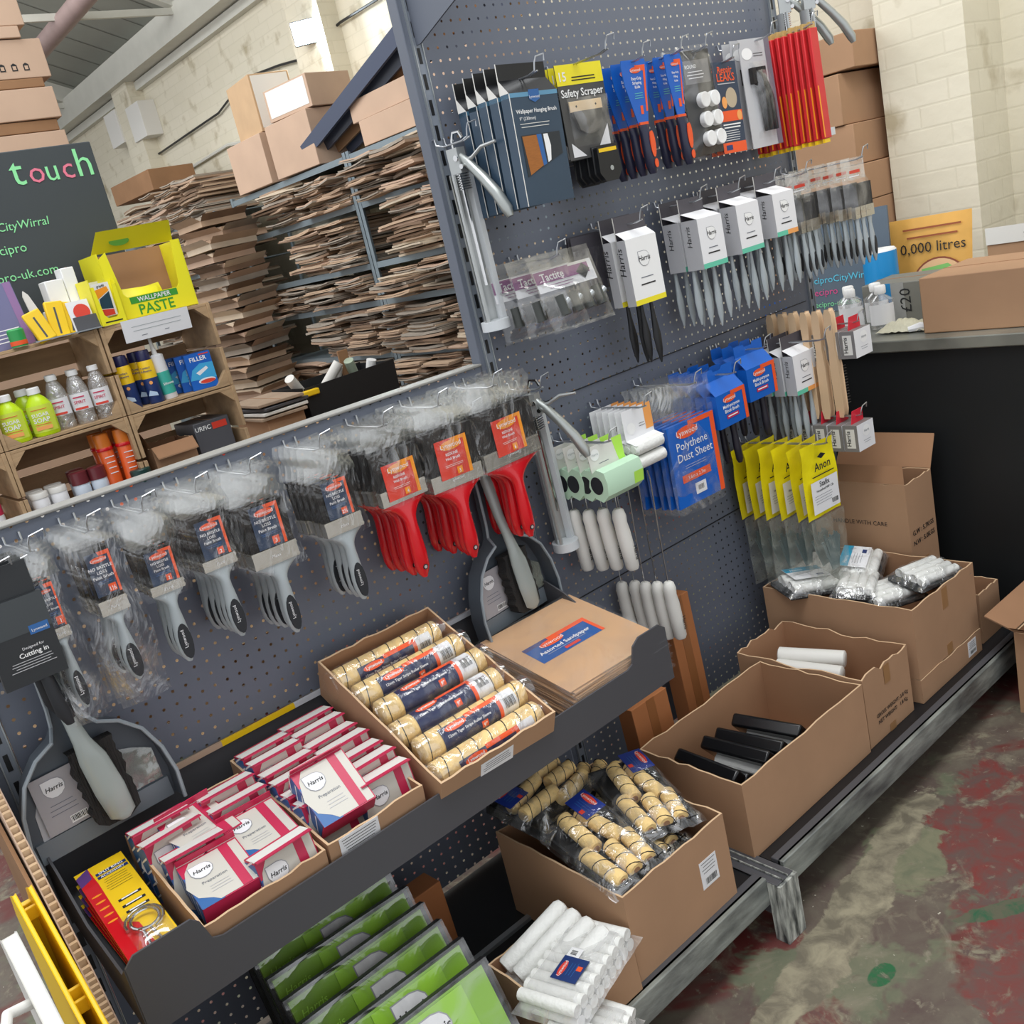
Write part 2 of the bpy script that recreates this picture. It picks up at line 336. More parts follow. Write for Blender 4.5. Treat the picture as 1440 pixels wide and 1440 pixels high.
def brick_mat():
    m = bpy.data.materials.new('painted_brick'); m.use_nodes = True; nt = m.node_tree; b = nt.nodes['Principled BSDF']
    tc = nt.nodes.new('ShaderNodeTexCoord'); sp = nt.nodes.new('ShaderNodeSeparateXYZ'); nt.links.new(tc.outputs['Object'], sp.inputs[0])
    ad = nt.nodes.new('ShaderNodeMath'); ad.operation = 'ADD'; nt.links.new(sp.outputs[0], ad.inputs[0]); nt.links.new(sp.outputs[1], ad.inputs[1])
    cb = nt.nodes.new('ShaderNodeCombineXYZ'); nt.links.new(ad.outputs[0], cb.inputs[0]); nt.links.new(sp.outputs[2], cb.inputs[1])
    br = nt.nodes.new('ShaderNodeTexBrick'); br.inputs['Scale'].default_value = 1; br.inputs['Brick Width'].default_value = 0.225; br.inputs['Row Height'].default_value = 0.078
    br.inputs['Mortar Size'].default_value = 0.006; br.inputs['Mortar Smooth'].default_value = 0.8
    br.inputs['Color1'].default_value = lin('#dbd4c0'); br.inputs['Color2'].default_value = lin('#d7d0bb'); br.inputs['Mortar'].default_value = lin('#d3ccb7')
    nt.links.new(cb.outputs[0], br.inputs['Vector'])
    n = nt.nodes.new('ShaderNodeTexNoise'); n.inputs['Scale'].default_value = 5; n.inputs['Detail'].default_value = 8; nt.links.new(tc.outputs['Object'], n.inputs['Vector'])
    r = nt.nodes.new('ShaderNodeValToRGB'); r.color_ramp.elements[0].position = 0.28; r.color_ramp.elements[0].color = lin('#b7ab90'); r.color_ramp.elements[1].position = 0.42; r.color_ramp.elements[1].color = (1, 1, 1, 1)
    nt.links.new(n.outputs['Fac'], r.inputs[0])
    mx = nt.nodes.new('ShaderNodeMix'); mx.data_type = 'RGBA'; mx.blend_type = 'MULTIPLY'; mx.inputs[0].default_value = 0.7
    nt.links.new(br.outputs['Color'], mx.inputs[6]); nt.links.new(r.outputs[0], mx.inputs[7]); nt.links.new(mx.outputs[2], b.inputs['Base Color'])
    b.inputs['Roughness'].default_value = 0.7
    n2 = nt.nodes.new('ShaderNodeTexNoise'); n2.inputs['Scale'].default_value = 14; n2.inputs['Detail'].default_value = 6; nt.links.new(tc.outputs['Object'], n2.inputs['Vector'])
    m2 = nt.nodes.new('ShaderNodeMath'); m2.operation = 'MULTIPLY_ADD'; m2.inputs[1].default_value = -0.15; nt.links.new(br.outputs['Fac'], m2.inputs[0]); nt.links.new(n2.outputs['Fac'], m2.inputs[2])
    bp = nt.nodes.new('ShaderNodeBump'); bp.inputs['Strength'].default_value = 0.35; bp.inputs['Distance'].default_value = 0.012; nt.links.new(m2.outputs[0], bp.inputs['Height']); nt.links.new(bp.outputs[0], b.inputs['Normal'])
    return m
m_brick = brick_mat()
ROOFZ = 2.02
MB().box(4.0, 4.15, -4.0, 14.0, FL, ROOFZ+0.25, m_brick).build('wall_right', kind='structure')
MB().box(-3.5, 4.15, 14.0, 14.15, FL, 3.6, m_brick).build('wall_far', kind='structure')
for i, (y0, y1, xf) in enumerate(((0.028, 0.355, 3.72), (4.2, 4.62, 3.86), (7.6, 8.0, 3.86))):
    MB().box(xf, 4.0, y0, y1, FL, ROOFZ, m_brick).build('pillar_%d' % (i+1), kind='structure')
# ceiling: sloping boards, wall plate beam, purlins and a rafter
m_board = mat('ceiling_board', '#a0a299', 0.8, var=0.08, scale=2)
m_beam = mat('painted_timber', '#cfcec4', 0.6, var=0.06)
m_joint = mat('board_joint', '#77776f', 0.8)
SL = 0.42
def roofz(x): return ROOFZ+0.25+(4.0-x)*SL
c = MB()
c.quad([(4.15, -4, roofz(4.15)), (-1.5, -4, roofz(-1.5)), (-1.5, 14, roofz(-1.5)), (4.15, 14, roofz(4.15))], m_board)
c.quad([(4.15, -4, roofz(4.15)+.05), (-1.5, -4, roofz(-1.5)+.05), (-1.5, 14, roofz(-1.5)+.05), (4.15, 14, roofz(4.15)+.05)], m_board)
for k in range(44):
    y = -3.8+k*0.40
    c.quad([(4.0, y, roofz(4.0)-.003), (-1.5, y, roofz(-1.5)-.003), (-1.5, y+0.016, roofz(-1.5)-.003), (4.0, y+0.016, roofz(4.0)-.003)], m_joint)
c.build('ceiling', kind='structure')
MB().box(3.80, 4.0, -4, 14, ROOFZ-0.02, ROOFZ+0.20, m_beam).build('trim_1', kind='structure')
MB().box(3.94, 4.0, -4, 14, ROOFZ-0.10, ROOFZ-0.03, m_beam).build('trim_2', kind='structure')
m_pipe = mat('rust_paint', '#9a8480', 0.5, var=0.12)
t = tag(MB().cyl((2.95, -1, 2.24), (2.95, 13.9, 2.02), 0.07, m_pipe, 16).build('roof_pipe'), 'dull pinkish-grey pipe running under the roof boards at top left', 'pipe')
for k, y in enumerate((3.2, 6.1, 9.1, 12.0)):
    b = MB(); b.prism([(3.95, roofz(3.95)), (3.95, roofz(3.95)-0.16), (-1.5, roofz(-1.5)-0.16), (-1.5, roofz(-1.5))], y, y+0.09, m_beam)
    b.box(-1.5, 3.95, y+0.03, y+0.06, ROOFZ+0.12, ROOFZ+0.17, m_beam)
    b.build('trim_%d' % (k+3), kind='structure')
# ------------------------------------------------------------------ gondola shelving
PT = 1.62   # top of the tall bay
def upright(parent, x0, x1, z0, z1, slots=True, depth=.07):
    b = MB(); b.box(x0, x1, 0.004, depth, z0, z1, M_GREY)
    b.build('upright', parent, bevel=0.002)
    s = MB(); xc = x1-0.0125 if depth < .05 else (x0+x1)/2+.006
    s.box(xc-0.011, xc+0.011, 0.000, 0.0035, z0, z1, mat('upright_face', '#7c838d', 0.4))
    s.box(xc-0.012, xc-0.010, -0.003, 0.004, z0, z1, M_ZINC); s.box(xc+0.010, xc+0.012, -0.003, 0.004, z0, z1, M_ZINC)
    if slots:
        z = z0+0.05
        while z < z1-0.05:
            s.box(xc-0.004, xc+0.004, -0.0006, 0.0, z, z+0.03, M_BLACK); z += 0.05
    s.build('slotted_strip', parent)
def panel(parent, x0, x1, z0, z1, m=None, name='perforated_panel'):
    b = MB(); m = m or M_PEG
    b.rect(x0, x1, z0, z1, 0.002, m)
    b.build(name, parent)
low = thing('gondola_shelf_bay', 'low grey perforated gondola bay with cream-edged top, in front at left', 'shop shelving', (0, 0, 0), group='grey perforated gondola shelving')
upright(low, 0.145, 0.185, FL, -0.273)
for z0, z1 in ((-0.775, -0.272), (-1.35, -0.776)): panel(low, 0.185, 1.295, z0, z1)
MB().box(0.145, 1.298, -0.002, 0.045, -0.272, -0.266, mat('top_cap', '#8c8a85', 0.5)).build('top_cap', low, bevel=0.002)
tall = thing('gondola_shelf_bay', 'tall grey perforated gondola bay holding most of the hanging tools', 'shop shelving', (0, 0, 0), group='grey perforated gondola shelving')
upright(tall, 1.300, 1.338, FL, PT, depth=.035)
upright(tall, 2.525, 2.58, FL, PT)
for z0, z1 in ((-0.398, 0.10), (0.101, 0.60), (0.601, 1.10), (1.101, 1.6), (-0.886, -0.399), (-1.35, -0.887)): panel(tall, 1.338, 2.525, z0, z1)
for z in (-0.3985, -0.8865, 0.6005): MB().box(1.338, 2.525, -0.0005, 0.0012, z-0.0012, z+0.0012, M_BLACK).build('panel_seam', tall)
# header bracket near the top left of the tall bay
MB().prism([(0, 0.386), (-0.014, 0.386), (-0.30, 0.475), (-0.34, 0.52), (-0.34, 0.95), (0, 0.95)], 1.323, 1.327, M_GREY, axis='x').build('canopy_bracket', tall, bevel=0.001)
for par, x0, x1 in ((low, 0.16, 1.27), (tall, 1.33, 2.53)):
    d = MB(); d.box(x0, x1, -0.55, -0.23, -1.375, -1.362, M_BLACK); d.box(x0, x1, -0.225, 0.0, -1.375, -1.362, M_BLACK); d.build('base_deck', par)
    k = MB(); k.box(x0, x1, -0.572, -0.556, -1.415, -1.352, mat('worn_dark_grey', '#4a4d4d', 0.4, h2='#8f938d', scale=20, bump=0.2, stretch=(.4, 1, 1.5))); k.box(x0, x1, -0.565, -0.54, -1.368, -1.352, M_GREYD)
    k.box(x0, x1, -0.33, -0.32, FL, -1.376, M_BLACK)  # black sheet set back, standing for the shaded gap under the rail
    k.build('plinth_rail', par, bevel=0.002)
MB().box(0.5, 1.25, -0.235, -0.222, -1.362, -1.354, M_ZINC).build('deck_edge_strip', low)
m_worn = mat('worn_paint', '#35393a', 0.5, h2='#c4c6be', scale=26, bump=0.6, bscale=40, stretch=(3, 3, 0.6))
for par, x in ((tall, 1.298), (tall, 2.55), (low, 0.165)):
    f = MB(); f.box(x-0.027, x+0.027, -0.60, 0.0, -1.44, -1.362, M_GREYD)
    f.box(x-0.03, x+0.03, -0.605, -0.572, FL, -1.36, m_worn)
    for k in range(3): f.box(x-0.03, x+0.03-0.004, -0.60+0.002, -0.30, -1.36+0.001, -1.357, M_GREYD) if k == 0 else f.box(x-0.029+k*0.017, x-0.027+k*0.017, -0.6, -0.2, -1.357, -1.352, m_worn)
    f.build('base_foot', par, bevel=0.002)
# ------------------------------------------------------------------ display tray
TR = thing('display_tray', 'dark grey sheet steel display tray with a cut-down front lip, fixed to the low bay', 'shelf')
def TZ(y): return -0.885+ (-y)*(-0.057/0.392)   # tray floor height at depth y
b = MB(); b.quad([(0.17, 0, TZ(0)), (1.30, 0, TZ(0)), (1.30, -0.39, TZ(-0.39)), (0.17, -0.39, TZ(-0.39))], M_GREYD)
b.quad([(0.17, 0, TZ(0)-.012), (1.30, 0, TZ(0)-.012), (1.30, -0.39, TZ(-0.39)-.006), (0.17, -0.39, TZ(-0.39)-.006)], M_GREYD); b.build('tray_floor', TR)
lip = [(0.165, -0.95), (1.302, -0.95), (1.302, -0.835), (1.285, -0.822), (1.225, -0.822), (1.205, -0.834), (1.195, -0.868), (1.18, -0.874), (0.30, -0.874), (0.285, -0.868), (0.276, -0.834), (0.265, -0.822), (0.18, -0.822), (0.165, -0.835)]
MB().prism(lip, -0.394, -0.390, M_GREYD).build('front_lip', TR)
for x in (0.165, 1.30):
    MB().prism([(0, -0.90), (0, -0.775), (-0.03, -0.775), (-0.10, -0.80), (-0.20, -0.855), (-0.36, -0.86), (-0.392, -0.835), (-0.392, -0.95)], x-0.002, x+0.002, M_GREYD, axis='x').build('side_panel', TR)
MB().box(0.17, 1.30, -0.006, -0.003, -0.90, -0.782, M_GREYD).build('back_flange', TR)
e = MB(); e.box(0.18, 0.50, -0.012, -0.006, -0.783, -0.773, M_CARD2); e.box(0.50, 0.655, -0.012, -0.006, -0.783, -0.773, M_GOLD); e.box(0.655, 1.26, -0.012, -0.006, -0.783, -0.773, mat('clear_rail', '#c9ccd2', 0.2)); e.build('ticket_rail', TR)
# ------------------------------------------------------------------ hooks
def mk_hook(L):
    def f():
        t = thing('peg_hook', '', 'hook')
        b = MB()
        for s in (-1, 1):
            b.tube([(s*0.0125, 0.006, 0.012), (s*0.0125, -0.004, 0.012), (s*0.0125, -0.006, 0.0), (s*0.004, -0.02, -0.006), (s*0.004, -L+0.02, -0.006), (s*0.004, -L, -0.002)], 0.0018, M_STEEL)
        b.build('prong', t)
        l = MB(); l.tube([(-0.004, -L, -0.002), (-0.004, -L-0.004, 0.012), (0.0, -L-0.006, 0.022), (0.022, -L-0.006, 0.026), (0.022, -L-0.004, 0.014)], 0.0016, M_STEEL); l.build('ticket_loop', t)
        return t
    return f
HK = {}
def hook(x, z, L, label):
    if L not in HK: HK[L] = Proto(mk_hook(L))
    HK[L].put((x, 0, z), (0, 0, 0), label, 'steel peg hooks')
# ------------------------------------------------------------------ paint brushes in film bags
def brand_oval(b, cx, cz, rx, y, m=M_ORANGE, mt=M_WHITE):
    b.oval(cx, cz, rx, rx*0.36, y, m); b.text('Lynwood', cx, cz-rx*0.16, y-0.0004, rx*0.52, mt)
def bag_parts(t, w, ztop, zbot, y=-0.012, seed=1.0, neck=None, m=None, milk_to=None):
    def fn(zt, zb, mm, nm, extra=0.0):
        b = MB()
        def g(u, v):
            z = zb+(zt-zb)*v; x = (u-0.5)*w*(1+0.05*sin(seed+v*9))
            return (x, y+extra+0.0065*noise.noise(Vector((x*16+seed, z*13, seed)))+0.0015*noise.noise(Vector((x*50, z*40, seed))) + 0.008*(abs(u-0.5)*2)**3, z)
        b.sheet(g, 12, 16, mm); return b.build(nm, t)
    if milk_to is not None:
        fn(ztop, milk_to, M_MILK, 'bag_header')
    fn(milk_to if milk_to is not None else ztop, zbot, m or M_FILM, 'film_bag')
def brush_proto(w, zb0, zf0, zf1, ztip, hm, lab, num, bagw, bagbot, red=False, name='paint_brush'):
    """zb0 bristle top, zf0..zf1 ferrule, ztip end of handle; hangs bristles up"""
    def f():
        t = thing(name, '', 'paint brush')
        b = MB(); n = 14; rr = random.Random(3)
        top = [(-w/2*1.04+w*1.04*i/n, zb0-rr.uniform(0, 0.004)) for i in range(n+1)]
        b.prism([(w/2, zf0)] + list(reversed(top)) + [(-w/2, zf0)], -0.007, 0.007, M_BRIST); b.build('bristles', t)
        b = MB(); b.box(-w/2-0.002, w/2+0.002, -0.0085, 0.0085, zf1, zf0, M_FERR)
        for z in (zf0-0.004, zf1+0.004): b.box(-w/2-0.003, w/2+0.003, -0.0095, 0.0095, z-0.001, z+0.001, M_FERR)
        b.text('Lynwood' if red else ('Pure' if w < .07 else 'Maxx'), 0, (zf0+zf1)/2-0.003, -0.0098, 0.008, M_PAPER, shear=0.25)
        b.build('ferrule', t)
        # handle: shoulder, neck, belly, round tip
        L = zf1-ztip; nk = min(w*0.16, 0.010) if not red else 0.013
        be = 0.0135 if not red else 0.0165
        if w < 0.04: nk, be = 0.006, 0.010
        sh = min(0.05 if red else 0.032, w*0.45)
        prof = [(w/2, 0), (w/2*0.96, -0.004)]
        for k in range(1, 6):
            a = k/6; prof.append((nk+(w/2*0.94-nk)*(1-a)**2.2, -0.004-sh*a))
        prof += [(nk, -sh-0.008), (nk+(be-nk)*0.5, -sh-0.008-(L-sh)*0.25), (be, -sh-0.008-(L-sh)*0.5), (be*0.96, -L+0.022), (be*0.72, -L+0.009), (be*0.3, -L)]
        b = MB(); secs = []
        for k, (p, q) in enumerate(prof):
            f = min(1, -q/max(sh, .01)); ry = .0065+.0045*f if -q < L-.012 else .006
            secs.append((0, -.0015*sin(pi*min(1, -q/L)), zf1+q, max(p, .003), ry))
        b.loft(secs, hm, 20)
        ho = b.build('handle', t)
        if red:
            b = MB(); b.prism([(.0055*cos(2*pi*i/14), ztip+.022+.0055*sin(2*pi*i/14)) for i in range(14)], -.0122, -.006, M_BLACK); b.oval(0, ztip+0.022, 0.0035, 0.0035, -0.0125, mat('hole_shine', '#b8a8a8', .4), 12); b.build('hang_hole', ho)
        else:
            b = MB(); c = ztip+L*0.30; b.prism([(be*0.78*cos(2*pi*k/18), c+L*0.25*sin(2*pi*k/18)) for k in range(18)], -0.0132, -0.0040, M_RUB)
            T = Matrix.Translation((0, -0.0136, c+0.005)) @ Matrix.Rotation(-pi/2, 4, 'Y'); b.text('Lynwood', 0, 0, 0, 0.0085, M_PAPER, T=T)
            b.build('rubber_grip', ho)
        # label card
        lw, l0, l1 = lab; b = MB(); y = -0.0105
        b.box(-lw/2, lw/2, y, y+0.0006, l1, l0, M_LRED if red else M_NAVY); y -= 0.0003
        ac = M_AMBER if red else M_ORANGE
        b.quad([(lw/2-0.10*lw, y, l1), (lw/2, y, l1), (lw/2, y, l0), (0, y, l0), (0.05*lw, y, l0-0.09*(l0-l1)), (lw/2-0.1*lw, y, l0-0.09*(l0-l1))], ac)
        H = l0-l1; brand_oval(b, -0.02*lw, l0-H*0.17, lw*0.34, y-0.0003, ac)
        if red:
            ts = (('REDLINE', 0.42), ('Wall Brush', 0.54))
        else: ts = (('NO BRISTLE', 0.38), ('LOSS', 0.49), ('Paint Brush', 0.60))
        for s_, q in ts: b.text(s_, -0.04*lw, l0-H*q, y-0.0006, H*0.10*(1 if lw > .035 else .7), M_PAPER, bold=True)
        b.lines(-lw*0.32, lw*0.26, l0-H*0.66, y-0.0004, 2, 0.003, M_HBLUE if not red else M_OFFW, 0.0008)
        b.rect(0.02*lw, 0.02*lw+H*0.17, l1+H*0.05, l1+H*0.23, y-0.0005, ac if not red else M_AMBER)
        b.text(num, 0.02*lw+H*0.085, l1+H*0.08, y-0.0009, H*0.13, M_WHITE, bold=True)
        b.build('label_card', t)
        bag_parts(t, bagw, 0.018, bagbot, y=-0.0155, seed=w*100, milk_to=zb0+0.006)
        return t
    return f
HZ = -0.300
# groups on the low bay: (x front, bristle width, number, count, ...)
def low_group(x, proto, n, lab, grp, step=0.018, hookx=None, tilt=0.0):
    hook(hookx if hookx is not None else x, HZ+0.004, 0.125, 'double-prong steel hook carrying the '+grp)
    row(proto, x-0.010, HZ, -0.134, step*1.36, n, lab, grp)
P1 = Proto(brush_proto(0.026, -0.042, -0.118, -0.135, -0.255, M_HGREY, (0.026, -0.045, -0.116), '1', 0.060, -0.275))
P1b = Proto(brush_proto(0.040, -0.022, -0.108, -0.132, -0.250, M_HGREY, (0.038, -0.030, -0.100), '1½', 0.085, -0.285))
P2 = Proto(brush_proto(0.052, -0.055, -0.117, -0.133, -0.258, M_HGREY, (0.045, -0.060, -0.116), '2', 0.080, -0.140))
P2b = Proto(brush_proto(0.055, -0.036, -0.112, -0.130, -0.258, M_HGREY, (0.047, -0.044, -0.110), '2', 0.085, -0.140))
P3 = Proto(brush_proto(0.082, -0.050, -0.132, -0.162, -0.296, M_HGREY, (0.054, -0.054, -0.130), '3', 0.108, -0.175))
P25 = Proto(brush_proto(0.074, -0.054, -0.128, -0.156, -0.292, M_HGREY, (0.052, -0.056, -0.126), '2½', 0.100, -0.165))
PR4 = Proto(brush_proto(0.100, -0.040, -0.114, -0.144, -0.305, M_RED, (0.074, -0.066, -0.136), '4', 0.120, -0.150, True, 'wall_brush'))
PR5 = Proto(brush_proto(0.122, -0.040, -0.128, -0.160, -0.315, M_RED, (0.078, -0.062, -0.140), '5', 0.140, -0.165, True, 'wall_brush'))
PR6 = Proto(brush_proto(0.150, -0.040, -0.124, -0.160, -0.330, M_RED, (0.080, -0.064, -0.140), '6', 0.170, -0.165, True, 'wall_brush'))
low_group(0.297, P1, 3, 'one-inch grey-handled paint brush in film, {} on the leftmost brush hook', 'one-inch paint brushes')
low_group(0.385, P1b, 4, 'inch-and-a-half grey-handled paint brush in long film, {} on the second hook', 'inch-and-a-half paint brushes', 0.022)
low_group(0.474, P2, 4, 'two-inch grey-handled paint brush with navy label, {} on the third brush hook', 'two-inch paint brushes with pale ferrules')
low_group(0.566, P2b, 6, 'two-inch grey-handled paint brush, black card top, {} on the fourth hook', 'two-inch paint brushes', 0.016)
low_group(0.667, P3, 5, 'three-inch grey-handled paint brush numbered 3, {} on the fifth brush hook', 'three-inch paint brushes')
low_group(0.807, P25, 5, 'grey-handled paint brush beside the red ones, {} on its hook', 'two-and-a-half-inch paint brushes', 0.017)
low_group(0.948, PR4, 5, 'red-handled wall brush with orange label, {} of the left red bunch', 'red wall brushes, left bunch', 0.02)
low_group(1.080, PR5, 6, 'red-handled wall brush with orange label, {} of the middle red bunch', 'red wall brushes, middle bunch', 0.018)
low_group(1.225, PR6, 6, 'broad red-handled wall brush with orange label, {} of the right red bunch', 'red wall brushes, right bunch', 0.019)
# black-packed cutting-in brushes at the far left edge
def cutting_in():
    t = thing('cutting_in_brush', '', 'paint brush')
    b = MB(); b.box(-0.045, 0.045, -0.01, 0.002, -0.16, -0.03, mat('black_card', '#26292c', 0.45)); b.rect(-0.045, 0.045, -0.085, -0.030, -0.0104, mat('black_card_window', '#3c4144', 0.3))
    b.box(-0.04, 0.04, -0.001, 0.0, -0.03, 0.02, mat('black_card', '#26292c', 0.45))
    b.rect(0.012, 0.040, -0.090, -0.076, -0.0106, M_HBLUE); b.text('Lynwood', 0.026, -0.086, -0.0109, 0.006, M_WHITE)
    b.text('Designed for', 0.010, -0.108, -0.0108, 0.006, M_PAPER); b.text('Cutting in', 0.008, -0.119, -0.0108, 0.0105, M_WHITE, bold=True)
    b.lines(-0.03, 0.035, -0.124, -0.0108, 4, 0.004, M_HBOX, 0.001); b.build('card_sleeve', t)
    b = MB(); b.loft([(0.012, -0.004, -0.16, 0.008, 0.006), (0.014, -0.004, -0.19, 0.009, 0.007), (0.018, -0.004, -0.225, 0.011, 0.008), (0.022, -0.004, -0.245, 0.006, 0.005)], M_RUB, 10); b.build('handle', t)
    return t
row(Proto(cutting_in), 0.236, -0.318, -0.15, 0.022, 5, 'black card-sleeved cutting-in brush, {} of those at the left picture edge', 'cutting-in brushes')
hook(0.236, -0.314, 0.15, 'double-prong steel hook carrying the black cutting-in brushes')
# ------------------------------------------------------------------ dustpan and brush sets
def dustpan():
    t = thing('dustpan_set', '', 'dustpan and brush')
    G1 = mat('pan_grey', '#737b82', 0.35); G2 = mat('pan_dark', '#4e555d', 0.4)
    # outline in x,z: origin at bottom centre
    def half(k=1.0):
        P = [(0.117, 0.0), (0.120, 0.05), (0.112, 0.10), (0.094, 0.145), (0.066, 0.175), (0.036, 0.190), (0.024, 0.205), (0.020, 0.235), (0.017, 0.30), (0.014, 0.40), (0.012, 0.47), (0.006, 0.480)]
        return [(x*k, z) for x, z in P]
    R = half(); O = [(-x, z) for x, z in R] + [(x, z) for x, z in reversed(R)]
    b = MB(); b.prism(O, -0.004, 0.0, G2); b.box(-0.112, 0.112, -0.010, 0.0, 0.0, 0.035, G1); b.build('pan_base', t)
    rim = MB(); n = len(O)
    for i in range(n-1):
        (x0, z0), (x1, z1) = O[i], O[i+1]
        d = 0.045 if max(z0, z1) < 0.21 else 0.018
        d0 = 0.045 if z0 < 0.2 else 0.016; d1 = 0.045 if z1 < 0.2 else 0.016
        rim.quad([(x0, 0, z0), (x1, 0, z1), (x1*1.02, -d1, z1), (x0*1.02, -d0, z0)], G2)
    rim.build('pan_wall', t)
    rim = MB(); rim.tube([(x*1.02, -(0.045 if z < 0.2 else 0.016), z) for x, z in O], 0.0034, mat('pan_rim', '#8d959b', 0.3)); rim.build('pan_rim', t)
    b = MB(); b.prism([(-0.100, 0.012), (-0.04, 0.012), (-0.04, 0.135), (-0.075, 0.12), (-0.095, 0.08)], -0.0055, -0.0042, M_HBOX)
    b.rect(-0.088, -0.012, 0.038, 0.138, -0.0115, mat('sleeve_grey', '#a9a6aa', 0.5)); shield(b, -0.055, 0.112, 0.017, -0.012, 0.011)
    b.lines(-0.075, -0.03, 0.085, -0.012, 3, 0.008, M_GREY, 0.001); b.bars(-0.050, -0.022, 0.043, 0.056, -0.012); b.build('card_sleeve', t)
    b = MB(); b.sheet(lambda u, v: (0.02+0.085*u, -0.013+0.003*noise.noise(Vector((u*5, v*5, 0))), 0.04+0.085*v*(1-0.35*u*u)), 8, 8, film('tray_shell', 0.35, 0.75, milk=0.6, tint='#b9bfae', bscale=9)); b.build('clear_blister', t)
    # hand brush lying in the pan, handle up the neck
    b = MB(); rr = random.Random(5); Ls = []
    for side in (1, -1):
        zs = [0.03+0.13*k/14 for k in range(15)]
        if side == -1: zs = zs[::-1]
        Ls += [(0.012+side*(0.027+rr.uniform(-.003, .003)), z) for z in zs]
    Ls = [(x+0.001, z) for x, z in Ls]; Ls.insert(0, (0.025, 0.018)); Ls.append((-0.002, 0.020))
    b.prism([(0.012+(x_-.012)*1.35, z_) for x_, z_ in Ls], -0.044, -0.018, M_BRIST); b.build('brush_bristles', t)
    b = MB(); b.loft([(0.020, -0.052, 0.022, 0.008, 0.004), (0.018, -0.053, 0.032, 0.021, 0.008), (0.014, -0.054, 0.08, 0.024, 0.010), (0.008, -0.055, 0.14, 0.022, 0.010), (0.003, -0.054, 0.175, 0.014, 0.011), (0.0, -0.05, 0.21, 0.011, 0.010), (-0.001, -0.042, 0.25, 0.012, 0.010), (-0.001, -0.034, 0.33, 0.015, 0.011), (0, -0.03, 0.42, 0.014, 0.010), (0, -0.028, 0.47, 0.006, 0.005)], mat('brush_grey', '#9aa29f', 0.22, coat=0.3), 18); b.build('brush_handle', t)
    return t
def shield(b, cx, cz, r, y, ts, mt=M_INK, mf=M_PAPER, edge=True):
    pts = [(-1, 1), (0.15, 1.0), (0.62, 0.86), (0.92, 0.5), (1.0, 0.05), (0.85, -0.5), (0.45, -0.88), (0, -1), (-0.45, -0.9), (-0.8, -0.55), (-1, -0.05)]
    if edge: b.quad([(cx+p*r*1.07, y, cz+q*r*1.0) for p, q in pts], mat('shield_edge', '#9a9aa0', 0.5))
    b.quad([(cx+p*r, y-0.0004, cz+q*r*0.93) for p, q in pts], mf)
    b.text('Harris', cx, cz-ts*0.25, y-0.0008, ts, mt, shear=0.22, bold=True)
DP = Proto(dustpan)
DP.put((0.268, -0.055, -0.797), (math.radians(-4), math.radians(-1), 0), 'grey dustpan and brush set hanging at the front left, its label facing out')
DP.put((1.195, -0.040, -0.830), (math.radians(-3), 0, math.radians(6)), 'grey dustpan and brush set behind the sandpaper stack, under the red brushes')
hook(0.268, -0.33, 0.10, 'steel hook behind the bags holding the left dustpan'); hook(1.19, -0.345, 0.08, 'steel hook holding the right dustpan')
# ------------------------------------------------------------------ sealant guns
def sealant_gun():
    t = thing('sealant_gun', '', 'sealant gun')
    G = mat('gun_silver', '#b3b6b5', 0.35, 0.55)
    b = MB()                                     # cradle hangs down: half pipe rails and end plate
    b.tube([(-0.024, -0.004, -0.02), (-0.024, -0.004, -0.33)], 0.0045, G); b.tube([(0.024, -0.004, -0.02), (0.024, -0.004, -0.33)], 0.0045, G)
    b.sheet(lambda u, v: (0.024*cos(pi*(0.08+0.84*u)), 0.022*sin(pi*(0.08+0.84*u)), -0.02-0.31*v), 8, 1, G); b.box(0.016, 0.030, -0.010, 0.004, -0.33, -0.02, mat('gun_pale', '#cfd3d6', .4))
    b.cyl((0, 0, -0.345), (0, 0, -0.325), 0.031, mat('gun_pale', '#cfd3d6', .4), 20); b.build('cradle', t)
    b = MB(); b.tube([(0, 0, -0.25), (0, 0, 0.045)], 0.0035, M_CHROME); b.tube([(0, 0, 0.045), (0, -0.008, 0.06), (0, -0.024, 0.058), (0, -0.03, 0.045)], 0.0035, M_CHROME); b.build('push_rod', t)
    b = MB(); b.box(-0.012, 0.012, -0.018, 0.012, -0.02, 0.03, G)
    for k in range(7): b.box(-0.013, 0.013, -0.014, 0.010, -0.022-k*0.005, -0.0205-k*0.005, M_CHROME)
    b.cyl((-0.015, -0.012, 0.01), (0.015, -0.012, 0.01), 0.006, M_CHROME); b.cyl((-0.014, -0.022, -0.008), (0.014, -0.022, -0.008), 0.005, M_CHROME); b.build('body', t)
    b = MB(); b.tube([(0, -0.012, 0.015), (0, -0.032, -0.005), (0, -0.062, -0.04), (0, -0.088, -0.075), (0, -0.106, -0.11), (0, -0.110, -0.125)], [0.007, 0.010, 0.011, 0.012, 0.012, 0.007], mat('grip_silver', '#a9adaa', 0.3, 0.6), 10); b.build('handle', t)
    b = MB(); b.tube([(0, -0.02, 0.0), (0, -0.045, 0.004), (0, -0.075, 0.018), (0, -0.115, 0.020)], [0.005, 0.004, 0.004, 0.003], G, 8); b.build('trigger', t)
    return t
SG = Proto(sealant_gun)
SG.put((1.322, -0.045, 0.145), (0, math.radians(-1), math.radians(8)), 'silver sealant gun hanging on the left post of the tall bay', 'sealant guns')
SG.put((1.368, -0.055, -0.385), (0, math.radians(-2), math.radians(18)), 'silver sealant gun hanging right of the red brushes', 'sealant guns')
SG.put((2.535, -0.05, 0.395), (0, 0, math.radians(38)), 'silver sealant gun at the top right corner, nearer the panel', 'sealant guns')
SG.put((2.545, -0.115, 0.385), (0, 0, math.radians(50)), 'silver sealant gun at the top right corner, hung in front of another', 'sealant guns')
